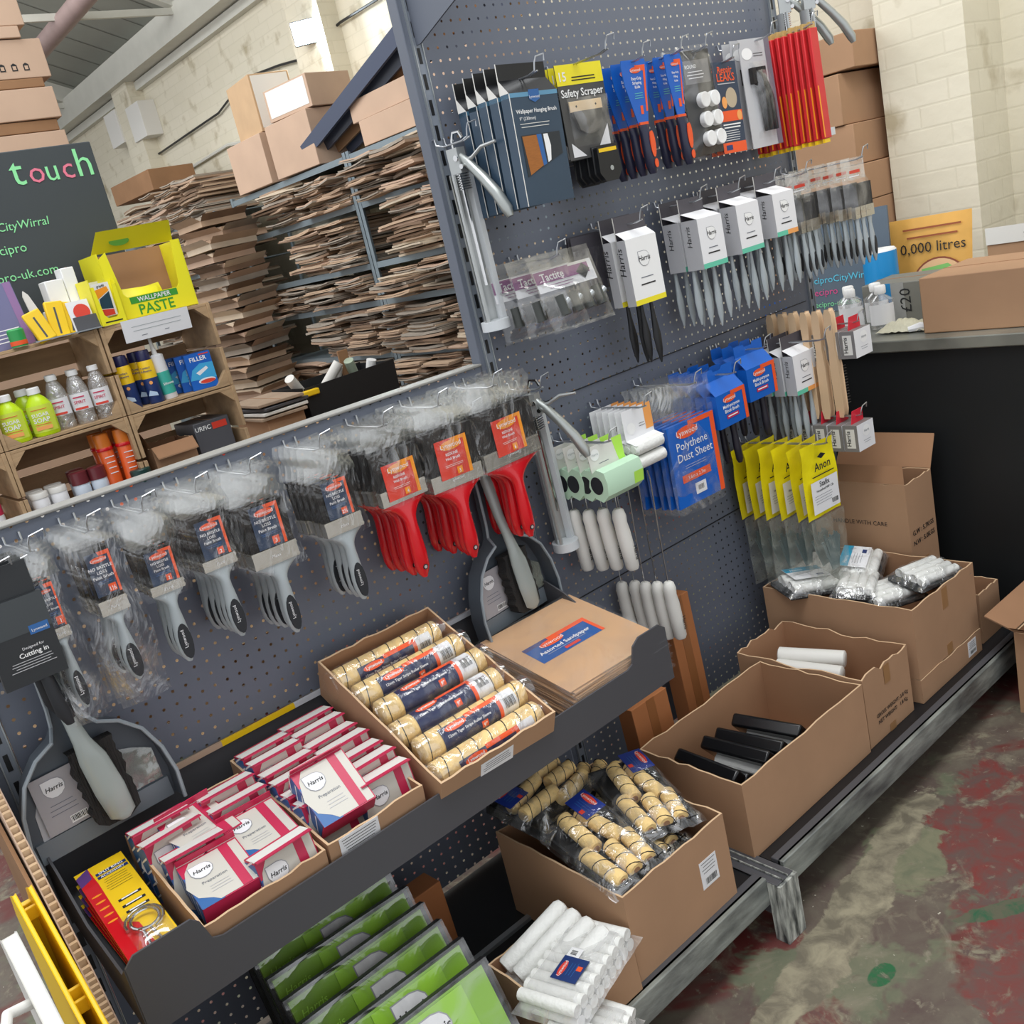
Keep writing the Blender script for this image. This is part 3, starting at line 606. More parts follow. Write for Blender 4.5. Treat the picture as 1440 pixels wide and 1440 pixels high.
for x, z in ((1.322, 0.19), (1.368, -0.34), (2.53, 0.44)): hook(x, z, 0.10 if x < 2 else 0.17, 'steel hook holding a sealant gun '+('on the left post' if z == 0.19 else 'beside the red brushes' if z < 0 else 'at the top right corner'))
# ------------------------------------------------------------------ tall bay, top row
def wp_box():
    t = thing('wallpaper_brush_box', '', 'boxed brush')
    w, h, d = 0.128, 0.212, 0.026
    b = MB(); b.box(-w/2, w/2, -d, 0, -h-0.02, -0.022, M_WP); b.box(-w/2, w/2, -d-0.0004, -0.0, -0.030, -0.0218, mat('blue_band', '#5f93b2', 0.4))
    b.quad([(-w/2, -d, -0.022), (w/2, -d, -0.022), (w/2, -0.001, 0.006), (-w/2, -0.001, 0.006)], M_BLACK)
    b.quad([(-w/2, -0.001, 0.006), (-w/2, -0.001, -0.0215), (-w/2, -d, -0.0215)], M_OFFW)
    b.box(-w/2, w/2, -0.0014, 0, -0.022, 0.035, M_BLACK); b.box(-w/2-0.0006, -w/2+0.0004, -0.0018, 0, -0.022, 0.036, M_OFFW); b.box(-w/2-0.0005, -w/2+0.0006, -d-0.0006, -d+0.0008, -h-0.02, -0.022, M_OFFW)
    b.build('carton', t)
    b = MB(); y = -d-0.0008
    b.prism([(-0.014, -0.018), (0.014, -0.018), (0.014, -0.036), (0, -0.042), (-0.014, -0.036)], y-0.0002, y, M_HBLUE); b.text('Lynwood', 0, -0.034, y-0.0006, 0.0075, M_WHITE)
    b.text('Wallpaper Hanging Brush', 0, -0.060, y, 0.0105, M_WHITE, bold=True); b.text('9" (230mm)', -0.048, -0.073, y, 0.009, M_WHITE, al='l'); b.lines(-0.05, 0.03, -0.079, y, 2, 0.006, M_OFFW, 0.0012)
    b.quad([(-0.052, y, -0.10), (0.052, y, -0.10), (0.052, y, -0.142), (-0.052, y, -0.178)], mat('picture_dark', '#232a31', .35))
    b.quad([(-0.050, y-.0003, -0.102), (-0.012, y-.0003, -0.102), (-0.006, y-.0003, -0.16), (-0.044, y-.0003, -0.175)], mat('bristle_tan', '#a8672a', 0.6, var=.2, scale=90, stretch=(1, 1, 12)))
    b.quad([(-0.012, y-.0005, -0.101), (0.001, y-.0005, -0.101), (0.004, y-.0005, -0.158), (-0.006, y-.0005, -0.161)], M_HBLUE)
    b.quad([(0.006, y-.0005, -0.102), (0.018, y-.0005, -0.102), (0.022, y-.0005, -0.125), (0.017, y-.0005, -0.152), (0.008, y-.0005, -0.156)], M_WHITE); b.build('printed_front', t)
    return t
row(Proto(wp_box), 1.415, 0.262, -0.185, 0.034, 5, 'dark teal box of a wallpaper hanging brush, {} of five', 'boxed wallpaper hanging brushes', tilt=0.03)
hook(1.41, 0.272, 0.235, 'long steel hook carrying the wallpaper brush boxes')
def scraper():
    t = thing('safety_scraper', '', 'scraper')
    b = MB(); w = 0.142; y = -0.002
    b.box(-w/2, w/2, -0.0015, 0, -0.195, 0.0, mat('card_charcoal', '#4a4a4a', 0.45)); b.rect(-w/2, w/2, -0.042, 0.0, y, M_YEL); b.text('15', -0.052, -0.033, y-.0005, 0.026, M_WHITE, bold=True); b.lines(-0.03, 0.05, -0.026, y-.0004, 2, 0.006, M_INK, 0.0025)
    b.text('Safety Scraper', 0.0, -0.066, y-.0005, 0.0225, M_WHITE, bold=True)
    b.quad([(-0.06, y-.0003, -0.16), (-0.02, y-.0003, -0.19), (-0.06, y-.0003, -0.19)], M_PAPER); b.quad([(0.06, y-.0003, -0.13), (0.06, y-.0003, -0.18), (0.02, y-.0003, -0.18)], M_PAPER)
    b.build('backing_card', t)
    b = MB(); b.box(-0.05, 0.05, -0.006, -0.003, -0.098, -0.076, mat('blade_tan', '#e3c79e', 0.5)); b.cyl((-0.03, -0.0065, -0.087), (-0.03, -0.005, -0.087), 0.0025, M_INK); b.cyl((0.03, -0.0065, -0.087), (0.03, -0.005, -0.087), 0.0025, M_INK)
    b.prism([(-0.045, -0.098), (0.045, -0.098), (0.032, -0.135), (0.012, -0.145), (-0.012, -0.145), (-0.032, -0.135)], -0.010, -0.003, mat('scraper_grey', '#55534f', .4)); b.build('blade_head', t, bevel=.0008)
    b = MB(); b.prism([(-0.004, -0.178), (0.054, -0.178), (0.058, -0.232), (0.044, -0.250), (0.008, -0.250), (-0.006, -0.232)], -0.022, -0.004, M_BLACK); b.rect(-0.003, 0.053, -0.190, -0.182, -0.0225, M_GOLD); b.oval(0.030, -0.226, 0.0055, 0.0055, -0.0224, M_ZINC, 12); b.build('handle', t, bevel=0.003)
    b = MB(); b.sheet(lambda u, v: ((u-.5)*0.125, -0.014-0.01*sin(pi*u)*sin(pi*v), -0.17+0.10*v), 8, 8, M_CLAM); b.build('clear_blister', t)
    return t
row(Proto(scraper), 1.661, 0.300, -0.100, 0.020, 4, 'carded safety scraper with yellow header, {} on its hook', 'carded safety scrapers', tilt=0.02)
hook(1.655, 0.305, 0.20, 'long steel hook carrying the yellow-headed scrapers')
def knife(w):
    def f():
        t = thing('stripping_knife', '', 'stripping knife')
        b = MB(); k = w/0.08
        P = [(-w/2, 0.0), (-w/2-0.003, -0.01), (-w/2, -0.05), (-0.014*k, -0.135), (0.014*k+0.006, -0.135), (w/2+0.002, -0.02), (w/2-0.004, 0.0)]
        b.prism(P, -0.0022, 0.0, M_BLUE); y = -0.0027
        b.quad([(w/2-0.004-0.01*k, y, -0.012), (w/2-0.006, y, -0.012), (0.02*k+0.004, y, -0.11), (0.02*k-0.002, y, -0.11), (w/2-0.014*k, y, -0.024), (0.0, y, -0.024), (0.0, y, -0.012)], M_ORANGE)
        brand_oval(b, 0, -0.022, w*0.22, y-.0003); 
        for s_, z in (('Easy-Grip', -0.042), ('Stripping' if w > .07 else 'Filling', -0.051), ('Knife', -0.060)): b.text(s_, 0, z, y-.0003, 0.0085*k, M_WHITE, bold=True)
        b.lines(-0.014*k, 0.016*k, -0.07, y-.0003, 3, 0.005, M_TEALS, 0.0011); b.rect(0.0, 0.009, -0.115, -0.097, y-.0003, M_ORANGE); b.build('blade_sleeve', t)
        b = MB(); b.box(-0.013, 0.016, -0.006, 0.004, -0.142, -0.132, M_ORANGE)
        b.loft([(0.001, -0.002, -0.138, 0.016, 0.009), (0.002, -0.003, -0.155, 0.0145, 0.011), (0.004, -0.004, -0.19, 0.016, 0.012), (0.008, -0.004, -0.228, 0.0165, 0.012), (0.010, -0.003, -0.246, 0.009, 0.008)], mat('handle_navy', '#26283f', 0.35), 12)
        h = b.build('handle', t)
        b = MB(); b.prism([(0.008+0.0075*cos(2*pi*i/14), -0.182+0.028*sin(2*pi*i/14)) for i in range(14)], -0.0175, -0.011, M_ORANGE); b.prism([(0.011+0.0055*cos(2*pi*i/12), -0.224+0.009*sin(2*pi*i/12)) for i in range(12)], -0.0175, -0.011, M_ORANGE); b.build('grip_insert', h, bevel=.001)
        return t
    return f
row(Proto(knife(0.082)), 1.802, 0.287, -0.135, 0.030, 4, 'blue-sleeved stripping knife with navy and orange handle, {} of the wider ones', 'wide stripping knives', tilt=0.04)
row(Proto(knife(0.058)), 1.940, 0.292, -0.135, 0.034, 3, 'blue-sleeved filling knife with navy and orange handle, {} of the narrower ones', 'narrow stripping knives', tilt=0.04)
hook(1.80, 0.29, 0.17, 'steel hook carrying the wider blue knives'); hook(1.935, 0.295, 0.17, 'steel hook carrying the narrower blue knives')
def felt_pack():
    t = thing('castor_pack', '', 'hardware pack')
    b = MB(); w = 0.115
    b.box(-w/2, w/2, -0.002, 0, -0.24, 0.0, mat('pack_black', '#1c1d1f', .4)); b.rect(-0.045, 0.05, -0.075, -0.022, -0.0026, mat('pack_label_grey', '#6b6a6c', .5)); b.text('ROUND', -0.04, -0.040, -0.003, 0.012, M_WHITE, al='l', bold=True); b.lines(-0.04, 0.03, -0.047, -0.003, 3, 0.007, M_PAPER, 0.002); b.build('backing_card', t)
    b = MB()
    for cx in (-0.002, 0.036):
        for cz in (-0.115, -0.160, -0.205): b.cyl((cx, -0.020, cz), (cx, -0.004, cz), 0.018, M_WHITE, 24)
    b.build('white_disc_set', t, bevel=.0015)
    b = MB(); b.sheet(lambda u, v: ((u-.5)*w*1.06, -0.026*min(1, 6*min(u, 1-u, v, 1-v)), -0.248+0.26*v), 10, 14, M_CLAM); b.build('clear_shell', t)
    return t
row(Proto(felt_pack), 2.052, 0.298, -0.105, 0.045, 2, 'black pack of round white pads under a clear shell, {} of two', 'packs of round white pads')
hook(2.05, 0.30, 0.15, 'steel hook carrying the packs of white pads')
def leak_pack():
    t = thing('leak_repair_pack', '', 'repair pack')
    b = MB(); w = 0.094; y = -0.0026; NV = mat('pack_slate', '#2c3c52', .4)
    b.box(-w/2, w/2, -0.002, 0, -0.215, 0.0, NV); b.text('Repair', 0, -0.026, y, 0.022, M_ORANGE, bold=True); b.text('LEAKS', 0, -0.045, y, 0.026, M_ORANGE, bold=True); b.lines(-0.035, 0.035, -0.05, y, 1, .01, M_HBOX, .002)
    b.oval(0.012, -0.085, 0.022, 0.024, y, mat('photo_mix', '#b9a98f', .4)); b.oval(-0.018, -0.095, 0.010, 0.014, y-.0003, M_ORS)
    b.rect(-w/2, w/2, -0.140, -0.115, y, M_ORANGE); b.oval(0.035, -0.128, 0.010, 0.012, y-.0004, M_ORS)
    b.lines(-0.04, 0.04, -0.146, y, 2, 0.007, M_WHITE, 0.003); b.lines(-0.04, 0.03, -0.162, y, 5, 0.0055, M_PAPER, 0.0014); b.rect(-w/2, w/2, -0.215, -0.190, y, M_ORANGE); b.rect(-0.035, -0.01, -0.208, -0.196, y-.0004, M_DBLUE)
    b.build('printed_card', t); return t
row(Proto(leak_pack), 2.162, 0.266, -0.105, 0.022, 3, 'slate and orange leak repair pack, {} on its hook', 'leak repair packs')
hook(2.16, 0.27, 0.14, 'steel hook carrying the slate and orange packs')
def wire_set():
    t = thing('wire_brush_set', '', 'wire brush set')
    b = MB(); w = 0.128
    b.box(-w/2, w/2, -0.002, 0, -0.262, 0.0, M_HBOX); b.rect(w/2-0.022, w/2, -0.262, 0, -0.0025, mat('stripe_mauve', '#77707c', .5)); b.oval(-0.035, -0.035, 0.022, 0.014, -0.0026, M_WHITE); b.lines(-0.01, 0.03, -0.035, -0.0026, 2, 0.006, M_INK, 0.0015); b.build('backing_card', t)
    b = MB()
    for k in range(3):
        x = -0.018+k*0.020
        b.tube([(x-0.014, -0.010, -0.085), (x-0.010, -0.010, -0.10), (x+0.002, -0.011, -0.125), (x+0.006, -0.012, -0.15), (x+0.010, -0.011, -0.225)], [0.008, 0.0065, 0.006, 0.008, 0.006], M_BLACK, 8)
        b.box(x-0.022, x-0.006, -0.016, -0.004, -0.108, -0.070, M_BRIST)
    b.build('small_brushes', t)
    b = MB(); b.sheet(lambda u, v: (-0.035+0.078*u, -0.022*min(1, 5*min(u, 1-u, v, 1-v))-.0025, -0.24+0.185*v), 8, 12, M_CLAM); b.build('clear_blister', t)
    return t
row(Proto(wire_set), 2.290, 0.312, -0.110, 0.025, 3, 'pale grey card of small black wire brushes, {} on its hook', 'wire brush sets')
hook(2.30, 0.31, 0.16, 'red-tipped hook carrying the wire brush sets')
def red_pack():
    t = thing('red_slim_pack', '', 'slim pack')
    b = MB(); b.box(-0.018, 0.018, -0.010, 0, -0.272, 0.0, mat('pack_red', '#d42b30', .35, var=.12, scale=10)); b.build('sleeve', t, bevel=.002)
    b = MB(); b.box(-0.015, 0.013, -0.008, -0.002, 0.0, 0.014, mat('gilt', '#c9a86a', .4)); b.build('gilt_tab', t); b = MB(); b.box(-0.016, 0.010, -0.0082, -0.0018, -0.282, -0.272, M_GOLD); b.rect(-0.0185, -0.0125, -0.268, -0.14, -0.0105, M_AMBER); b.build('blade_end', t)
    return t
row(Proto(red_pack), 2.432, 0.305, -0.185, 0.0165, 11, 'slim red sleeve with gilt ends, {} in the top right row', 'slim red sleeves', dx=-0.004, jit=0.035)
hook(2.42, 0.315, 0.20, 'long steel hook carrying the slim red sleeves')
# ------------------------------------------------------------------ tall bay, second row
def tactite():
    t = thing('valve_clamshell', '', 'clamshell pack')
    b = MB(); w, h = 0.185, 0.165; y = -0.003
    b.rect(-w/2+.006, w/2-.006, -0.075, -0.028, -0.002, M_PAPER); b.rect(-w/2+.006, w/2-.020, -0.056, -0.030, y, M_PURP); b.rect(0.015, w/2-.02, -0.034, -0.028, y-.0003, M_OFFW); b.text('Tactite', -0.038, -0.052, y-.0004, 0.024, M_WHITE, bold=True); b.lines(-0.06, 0.02, -0.062, y, 2, .006, M_PURP, .0012)
    b.quad([(0.032, y-.0006, -0.050), (0.056, y-.0006, -0.034), (0.074, y-.0006, -0.05), (0.052, y-.0006, -0.068)], M_BLACK); b.build('insert_card', t)
    b = MB()
    for x in (-0.055, -0.018, 0.018, 0.055):
        b.cyl((x, -0.018, -0.135), (x, -0.018, -0.092), 0.012, mat('dark_fitting', '#3a3d3a', .3), 12); b.cyl((x, -0.018, -0.115), (x+0.018, -0.022, -0.105), 0.008, M_ZINC, 10)
    b.build('fittings', t)
    b = MB(); b.sheet(lambda u, v: ((u-.5)*w, -0.004-0.028*min(1, 6*min(u-0.06, 0.94-u, v-0.04, 0.66-v)) if 0.06 < u < 0.94 and 0.04 < v < 0.66 else -0.004, -h+0.004+h*v), 18, 18, film('shell_thick', 0.14, 0.42, rough=.08, milk=.3, bscale=9, bump=.3, tint='#d5d5d5')); b.box(-w/2, w/2, -0.004, -0.003, -h, -h+.006, M_CLAM); b.build('clear_shell', t)
    return t
TC = Proto(tactite)
for i, (x, y, a) in enumerate(((1.470, -0.120, -16), (1.448, -0.078, -10), (1.425, -0.040, -5))): TC.put((x, y, -0.075), (math.radians(a), 0, 0), 'clear clamshell with a purple label band, %s of three' % nth(i, 3), 'purple-labelled clamshells')
hook(1.45, -0.075, 0.15, 'steel hook carrying the purple-labelled clamshells')
def harris_box(w=0.10, h=0.135, d=0.045, stripe=(M_TEALS,), handles=3, hd=M_HGREY, front=M_PAPER, hl=0.13, cat='boxed brush'):
    def f():
        t = thing('boxed_brush_set', '', cat)
        b = MB()
        b.box(-w/2, w/2, -d, 0, -h-0.03, -0.03, M_HBOX); b.rect(-w/2, w/2, -h-0.03, -0.03, -d-0.0005, front)
        n = len(stripe)
        for k, m in enumerate(stripe): b.rect(-w/2+w*k/n, -w/2+w*(k+1)/n, -h-0.03, -h-0.018, -d-0.001, m)
        b.quad([(-w/2, -d, -0.03), (w/2, -d, -0.03), (w/2, -0.001, -0.012), (-w/2, -0.001, -0.012)], M_PAPER)
        shield(b, 0, -0.03-h*0.33, w*0.17, -d-0.001, w*0.15, mf=M_WHITE); b.lines(-w*.2, w*.2, -0.03-h*0.60, -d-.001, 1, .01, M_GREY, .002); b.lines(-w*.28, w*.28, -0.03-h*0.70, -d-.001, 1, .01, M_INK, .0032)
        T = Matrix.Translation((-w/2-0.0005, -d*0.5-h*0.0, -0.03-h*0.33)) @ Matrix.Rotation(-pi/2, 4, 'Z') @ Matrix.Rotation(-pi/2, 4, 'Y')
        b.text('Harris', 0, -0.004, 0, h*0.17, M_INK, T=T, shear=0.2); b.build('carton', t)
        b = MB(); b.box(-w/2, w/2, -0.0015, 0, -0.03, 0.022, M_HDARK); b.box(-w/2-.0006, -w/2+.0002, -0.002, 0, -0.03, 0.0225, M_OFFW); b.build('hang_header', t)
        for k in range(handles):
            x = (k-(handles-1)/2)*w*0.27; y = -d*(0.15+0.22*k); b = MB(); L = hl*(0.92+0.1*((k*7) % 3)/2)*1.12
            z = -h-0.03
            b.loft([(x, y, z+0.004, 0.004, 0.004), (x, y, z-L*0.22, 0.006, 0.005), (x+0.001, y, z-L*0.55, 0.0118, 0.007), (x+0.001, y, z-L*0.8, 0.0095, 0.0055), (x, y, z-L, 0.002, 0.002)], hd, 10); b.build('brush_handle', t)
        return t
    return f
HBY = Proto(harris_box(0.105, 0.150, 0.026, (M_YEL,), 2, M_BLACK, M_WHITE, 0.135))
HBT = Proto(harris_box(0.092, 0.118, 0.050, (M_TEALS,), 4))
HBO = Proto(harris_box(0.092, 0.108, 0.050, (M_TEALS, M_ORS), 4))
HBS = Proto(harris_box(0.100, 0.108, 0.032, (M_TEALS, M_ORS), 3))
row(HBY, 1.722, -0.055, -0.110, 0.045, 2, 'white masonry brush box with yellow stripe and black handles, {} of two', 'yellow-striped masonry brush boxes', jit=.01)
hook(1.72, -0.048, 0.15, 'steel hook carrying the yellow-striped boxes')
row(HBT, 1.952, -0.052, -0.105, 0.062, 2, 'white brush box with teal stripe and pale handles, {} of the left pair', 'teal-striped brush boxes', jit=.01)
row(HBT, 2.105, -0.045, -0.105, 0.062, 2, 'white brush box with teal stripe and pale handles, {} of the right pair', 'teal-striped brush boxes', jit=.01)
row(HBO, 2.258, -0.040, -0.105, 0.062, 2, 'white brush box with teal and orange stripe, {} of the upper pair', 'teal and orange striped brush boxes', jit=.01)
for x, w in ((1.952, 'left teal-striped pair'), (2.105, 'right teal-striped pair'), (2.258, 'upper teal and orange pair')): hook(x, -0.035, 0.14, 'steel hook carrying the '+w)
def black_header_pack():
    t = thing('dark_header_pack', '', 'boxed brush')
    b = MB(); b.box(-0.05, 0.05, -0.0015, 0, -0.13, 0.0, M_HDARK); b.rect(-0.05, 0.05, -0.13, -0.03, -0.002, M_FILM); b.build('card', t); return t
row(Proto(black_header_pack), 1.655, -0.055, -0.03, 0.008, 3, 'thin dark-topped card against the panel behind the clamshells, {} of three', 'thin dark cards')
# grey paint brush sets with bare black bristles in clear packs at the right edge
def set_brush():
    t = thing('clear_pack_brush_set', '', 'paint brush set')
    b = MB(); b.box(-0.055, 0.055, -0.001, 0, -0.045, 0.012, film('header_film', .15, .5, milk=.4)); b.rect(-0.02, 0.03, -0.028, -0.020, -0.002, M_LRED); b.lines(-0.03, 0.03, -0.034, -0.002, 1, .01, M_PAPER, .003); b.build('pack_header', t)
    for k, (x, w) in enumerate(((-0.028, 0.020), (0.0, 0.026), (0.03, 0.036))):
        y = -0.012-0.001*k
        h = MB(); 
        h.loft([(x, y, -0.145, w*.34, 0.005), (x+.001, y, -0.165, 0.006, 0.005), (x+.003, y-.001, -0.21, 0.0115, 0.007), (x+.007, y-.001, -0.25, 0.0095, 0.006), (x+.008, y, -0.268, 0.002, 0.003)], M_HGREY, 10)
        ho = h.build('brush_handle', t)
        g = MB(); g.prism([(x+.005+0.0055*cos(2*pi*i/12), -0.225+0.025*sin(2*pi*i/12)) for i in range(12)], y-0.0092, y-0.004, M_RUB); g.build('rubber_grip', ho)
        b = MB(); b.box(x-w/2, x+w/2, y-.005, y+.005, -0.115, -0.055, M_BRIST); b.build('bristles', t)
        b = MB(); b.box(x-w/2-.001, x+w/2+.001, y-.006, y+.006, -0.145, -0.115, M_FERR); b.build('ferrule', t)
    b = MB(); b.sheet(lambda u, v: ((u-.5)*0.112, -0.024*min(1, 6*min(u, 1-u, v, 1-v)), -0.15+0.115*v), 10, 8, M_CLAM); b.build('clear_blister', t)
    return t
SB = Proto(set_brush)
row(SB, 2.375, -0.045, -0.125, 0.040, 3, 'clear pack of black-bristled brushes with grey handles, {} of the left bunch', 'clear packs of brush sets')
row(SB, 2.500, -0.040, -0.215, 0.040, 5, 'clear pack of black-bristled brushes with grey handles, {} of the right bunch', 'clear packs of brush sets')
hook(2.37, -0.035, 0.16, 'steel hook carrying the left bunch of clear brush packs'); hook(2.495, -0.03, 0.25, 'steel hook carrying the right bunch of clear brush packs')
# ------------------------------------------------------------------ tall bay, third row
def mini_roller_card():
    t = thing('boxed_mini_roller', '', 'boxed roller')
    b = MB(); w = 0.115; MG = mat('box_mint', '#bfe0c4', .5)
    b.prism([(-w/2, 0.0), (w/2, 0.0), (w/2, -0.05), (w/2+0.008, -0.075), (-w/2+.006, -0.075)], -0.0015, 0, M_OFFW)
    b.prism([(w*0.22, 0.001), (w/2, 0.001), (w/2, -0.045), (w/2+0.008, -0.075), (w*0.40, -0.078), (w*0.30, -0.04)], -0.002, -0.0015, M_LIME); b.oval(-0.034, -0.020, 0.014, 0.013, -0.0022, M_WHITE); b.text('Harris', -0.034, -0.022, -0.0026, 0.008, M_HGREY); b.lines(-0.03, 0.01, -0.042, -0.0022, 1, .01, M_GREY, .0014); b.lines(-0.01, 0.03, -0.062, -0.0022, 1, .01, M_GREY, .0014); b.build('header_card', t)
    oc = [(-0.028, 0.030), (-0.006, 0.036), (0.018, 0.020), (0.026, -0.006), (0.012, -0.032), (-0.010, -0.040), (-0.030, -0.024), (-0.034, 0.004)]
    P = [(a-0.010, q-0.085) for a, q in oc]
    b = MB(); b.prism(P, -w/2+.004, w/2+.008, MG, axis='x'); b.quad([(w*.30, p[0]-0.0004, p[1]) for p in (P[7], P[6])] + [(w/2+.008, P[6][0]-.0004, P[6][1]), (w/2+.008, P[7][0]-.0004, P[7][1])], M_LIME)
    b.build('carton_tube', t)
    b = MB(); x = -w/2+.0035; b.quad([(x, -0.010+0.019*cos(2*pi*i/20), -0.086+0.021*sin(2*pi*i/20)) for i in range(20)], M_RUB); b.build('round_window', t)
    return t
row(Proto(mini_roller_card), 1.470, -0.498, -0.145, 0.038, 4, 'mint and lime mini roller box with round dark window, {} of four', 'boxed mini rollers', jit=.015)
hook(1.46, -0.49, 0.18, 'steel hook carrying the mint and lime boxes')
def roller_frame(L):
    def f():
        t = thing('mini_roller', '', 'roller frame')
        b = MB(); b.tube([(0, 0, 0), (0.004, 0, -0.02), (-0.002, -0.002, -L*0.6), (0.0, 0, -L)], 0.0016, M_CHROME); b.build('wire', t)
        b = MB(); z = -L; b.loft([(0, 0, z+.008, 0.008, 0.008), (0.001, 0, z+.003, 0.014, 0.012), (0.001, 0, z-0.012, 0.0175, 0.015), (0.001, 0, z-0.028, 0.016, 0.014), (0.003, 0, z-0.05, 0.018, 0.015), (0.006, 0, z-0.09, 0.018, 0.015), (0.010, 0, z-0.140, 0.017, 0.014), (0.011, 0, z-0.147, 0.013, 0.011)], M_OFFW, 18)
        h = b.build('handle', t)
        b = MB(); b.box(0.012, 0.0225, -0.006, 0.006, z-0.085, z-0.045, M_GREYD); T = Matrix.Translation((0.012, -0.0156, z-0.105)) @ Matrix.Rotation(pi/2, 4, 'Y'); b.text('Harris', 0, 0, 0, 0.014, M_INK, T=T, bold=True); b.build('grip_panel', h, bevel=.001)
        return t
    return f
row(Proto(roller_frame(0.075)), 1.468, -0.588, -0.150, 0.036, 4, 'white-handled mini roller frame hanging below the mint boxes, {} of four', 'upper white roller frames', dx=-0.012)
row(Proto(roller_frame(0.29)), 1.588, -0.605, -0.150, 0.030, 5, 'white-handled roller frame on a long wire, {} of the lower row', 'lower white roller frames', dx=-0.010)
def sleeve_card():
    t = thing('mini_sleeve_card', '', 'roller sleeve pack')
    b = MB(); w = 0.10; b.box(-w/2, w/2, -0.0012, 0, -0.072, 0.0, M_PAPER); b.rect(w/2-0.026, w/2, -0.06, 0.0005, -0.0018, M_ORS); b.oval(-0.026, -0.045, 0.014, 0.014, -0.0018, M_WHITE); b.lines(0.0, 0.022, -0.04, -0.0018, 2, .006, M_INK, .0012); b.build('header_card', t)
    b = MB(); b.quad([(-w/2, -.001, -.07), (w/2, -.001, -.07), (w/2, -0.03, -.08), (-w/2, -.03, -.08)], M_PAPER)
    for z in (-0.090, -0.124): b.tube([(-w/2, -0.018, z), (-w/2+.006, -0.018, z), (w/2-.006, -0.018, z), (w/2, -0.018, z)], [0.009, 0.0155, 0.0155, 0.009], M_WFLEECE, 14)
    b.build('foam_sleeves', t)
    return t
row(Proto(sleeve_card), 1.605, -0.455, -0.130, 0.020, 6, 'orange-edged pale card of two white foam sleeves, {} on its hook', 'white mini sleeve cards', jit=.012)
hook(1.60, -0.45, 0.17, 'steel hook carrying the white sleeve cards')
def dust_sheet():
    t = thing('dust_sheet_pack', '', 'dust sheet')
    b = MB(); w = 0.172; z0, z1 = -0.292, -0.088; y = -0.0125
    b.box(-w/2, w/2, -0.012, 0, z0, z1, M_BLUE); b.quad([(w/2-0.016, y, z0), (w/2, y, z0), (w/2, y, z1), (-0.01, y, z1), (-0.01, y, z1-.012), (w/2-0.016, y, z1-.012)], M_ORANGE)
    brand_oval(b, -0.018, z1-0.024, 0.040, y-.0004); b.text('Polythene', -0.006, z1-0.064, y-.0004, 0.029, M_WHITE); b.text('Dust Sheet', 0.0, z1-0.092, y-.0004, 0.029, M_WHITE); b.lines(-.05, .04, z1-.105, y-.0004, 2, .006, M_HBOX, .001)
    b.rect(-0.06, 0.045, z1-0.145, z1-0.126, y-.0004, M_ORANGE); b.text('3.6m x 2.7m', -0.008, z1-0.140, y-.0008, 0.013, M_PAPER); b.rect(-0.02, 0.02, z1-0.185, z1-0.157, y-.0004, M_PAPER); b.bars(-0.012, 0.012, z1-.180, z1-.162, y-.0008); b.build('folded_sheet', t)
    bag_parts(t, w*1.10, 0.012, z0-0.02, y=-0.017, seed=4.4, m=film('bag_film_big', 0.04, 0.42, milk=.35, bscale=14, rough=.1), milk_to=z1+0.02)
    return t
row(Proto(dust_sheet), 1.762, -0.445, -0.140, 0.024, 5, 'blue polythene dust sheet pack in a clear bag, {} of five', 'polythene dust sheet packs', jit=.02, dx=-.004)
hook(1.76, -0.44, 0.19, 'steel hook carrying the dust sheet packs')
def block_brush():
    t = thing('block_brush', '', 'block brush')
    b = MB(); w = 0.118; y = -0.031
    b.box(-w/2, w/2, -0.030, 0, -0.125, -0.040, M_BLUE); b.quad([(-w/2, -.030, -.04), (w/2, -.030, -.04), (w/2, -.001, -.008), (-w/2, -.001, -.008)], M_BLUE)
    b.quad([(w/2-0.012, y, -.125), (w/2, y, -.125), (w/2, y, -.04), (0.0, y, -.04), (0, y, -.05), (w/2-0.012, y, -.05)], M_ORANGE); brand_oval(b, -0.008, -0.057, 0.026, y-.0004)
    b.text('Multi-purpose', -0.004, -0.078, y-.0004, 0.012, M_WHITE, bold=True); b.text('Block Brush', -0.004, -0.090, y-.0004, 0.012, M_WHITE, bold=True); b.rect(-0.028, 0.020, -0.106, -0.096, y-.0004, M_PINK); b.lines(-.024, .016, -.099, y-.0008, 1, .1, M_WHITE, .003)
    b.prism([(-w/2, -.008), (w/2, -.008), (w/2, .02), (.02, .02), (.015, .012), (-.015, .012), (-.02, .02), (-w/2, .02)], -0.0015, 0, M_BLUE); b.build('card_sleeve', t)
    b = MB(); b.loft([(0.012, -0.012, -0.12, 0.012, 0.009), (0.012, -0.012, -0.15, 0.009, 0.008), (0.014, -0.012, -0.19, 0.012, 0.009), (0.016, -0.012, -0.225, 0.011, 0.008), (0.016, -0.012, -0.235, 0.006, 0.005)], mat('handle_black', '#24222c', .35), 12); b.build('handle', t)
    return t
BB = Proto(block_brush)
row(BB, 1.915, -0.465, -0.130, 0.034, 4, 'blue-sleeved block brush with dark handle, {} of the left bunch', 'block brushes', dx=-.003)
row(BB, 2.076, -0.440, -0.110, 0.034, 3, 'blue-sleeved block brush with dark handle, {} of the right bunch', 'block brushes', dx=-.003)
hook(1.91, -0.455, 0.19, 'steel hook carrying the left bunch of blue block brushes'); hook(2.07, -0.43, 0.17, 'steel hook carrying the right bunch of blue block brushes')
row(HBS, 2.252, -0.462, -0.120, 0.040, 3, 'white brush box with teal and orange stripe, {} of the lower three', 'teal and orange striped brush boxes', jit=.01)
hook(2.245, -0.455, 0.23, 'steel hook carrying the lower three striped boxes')
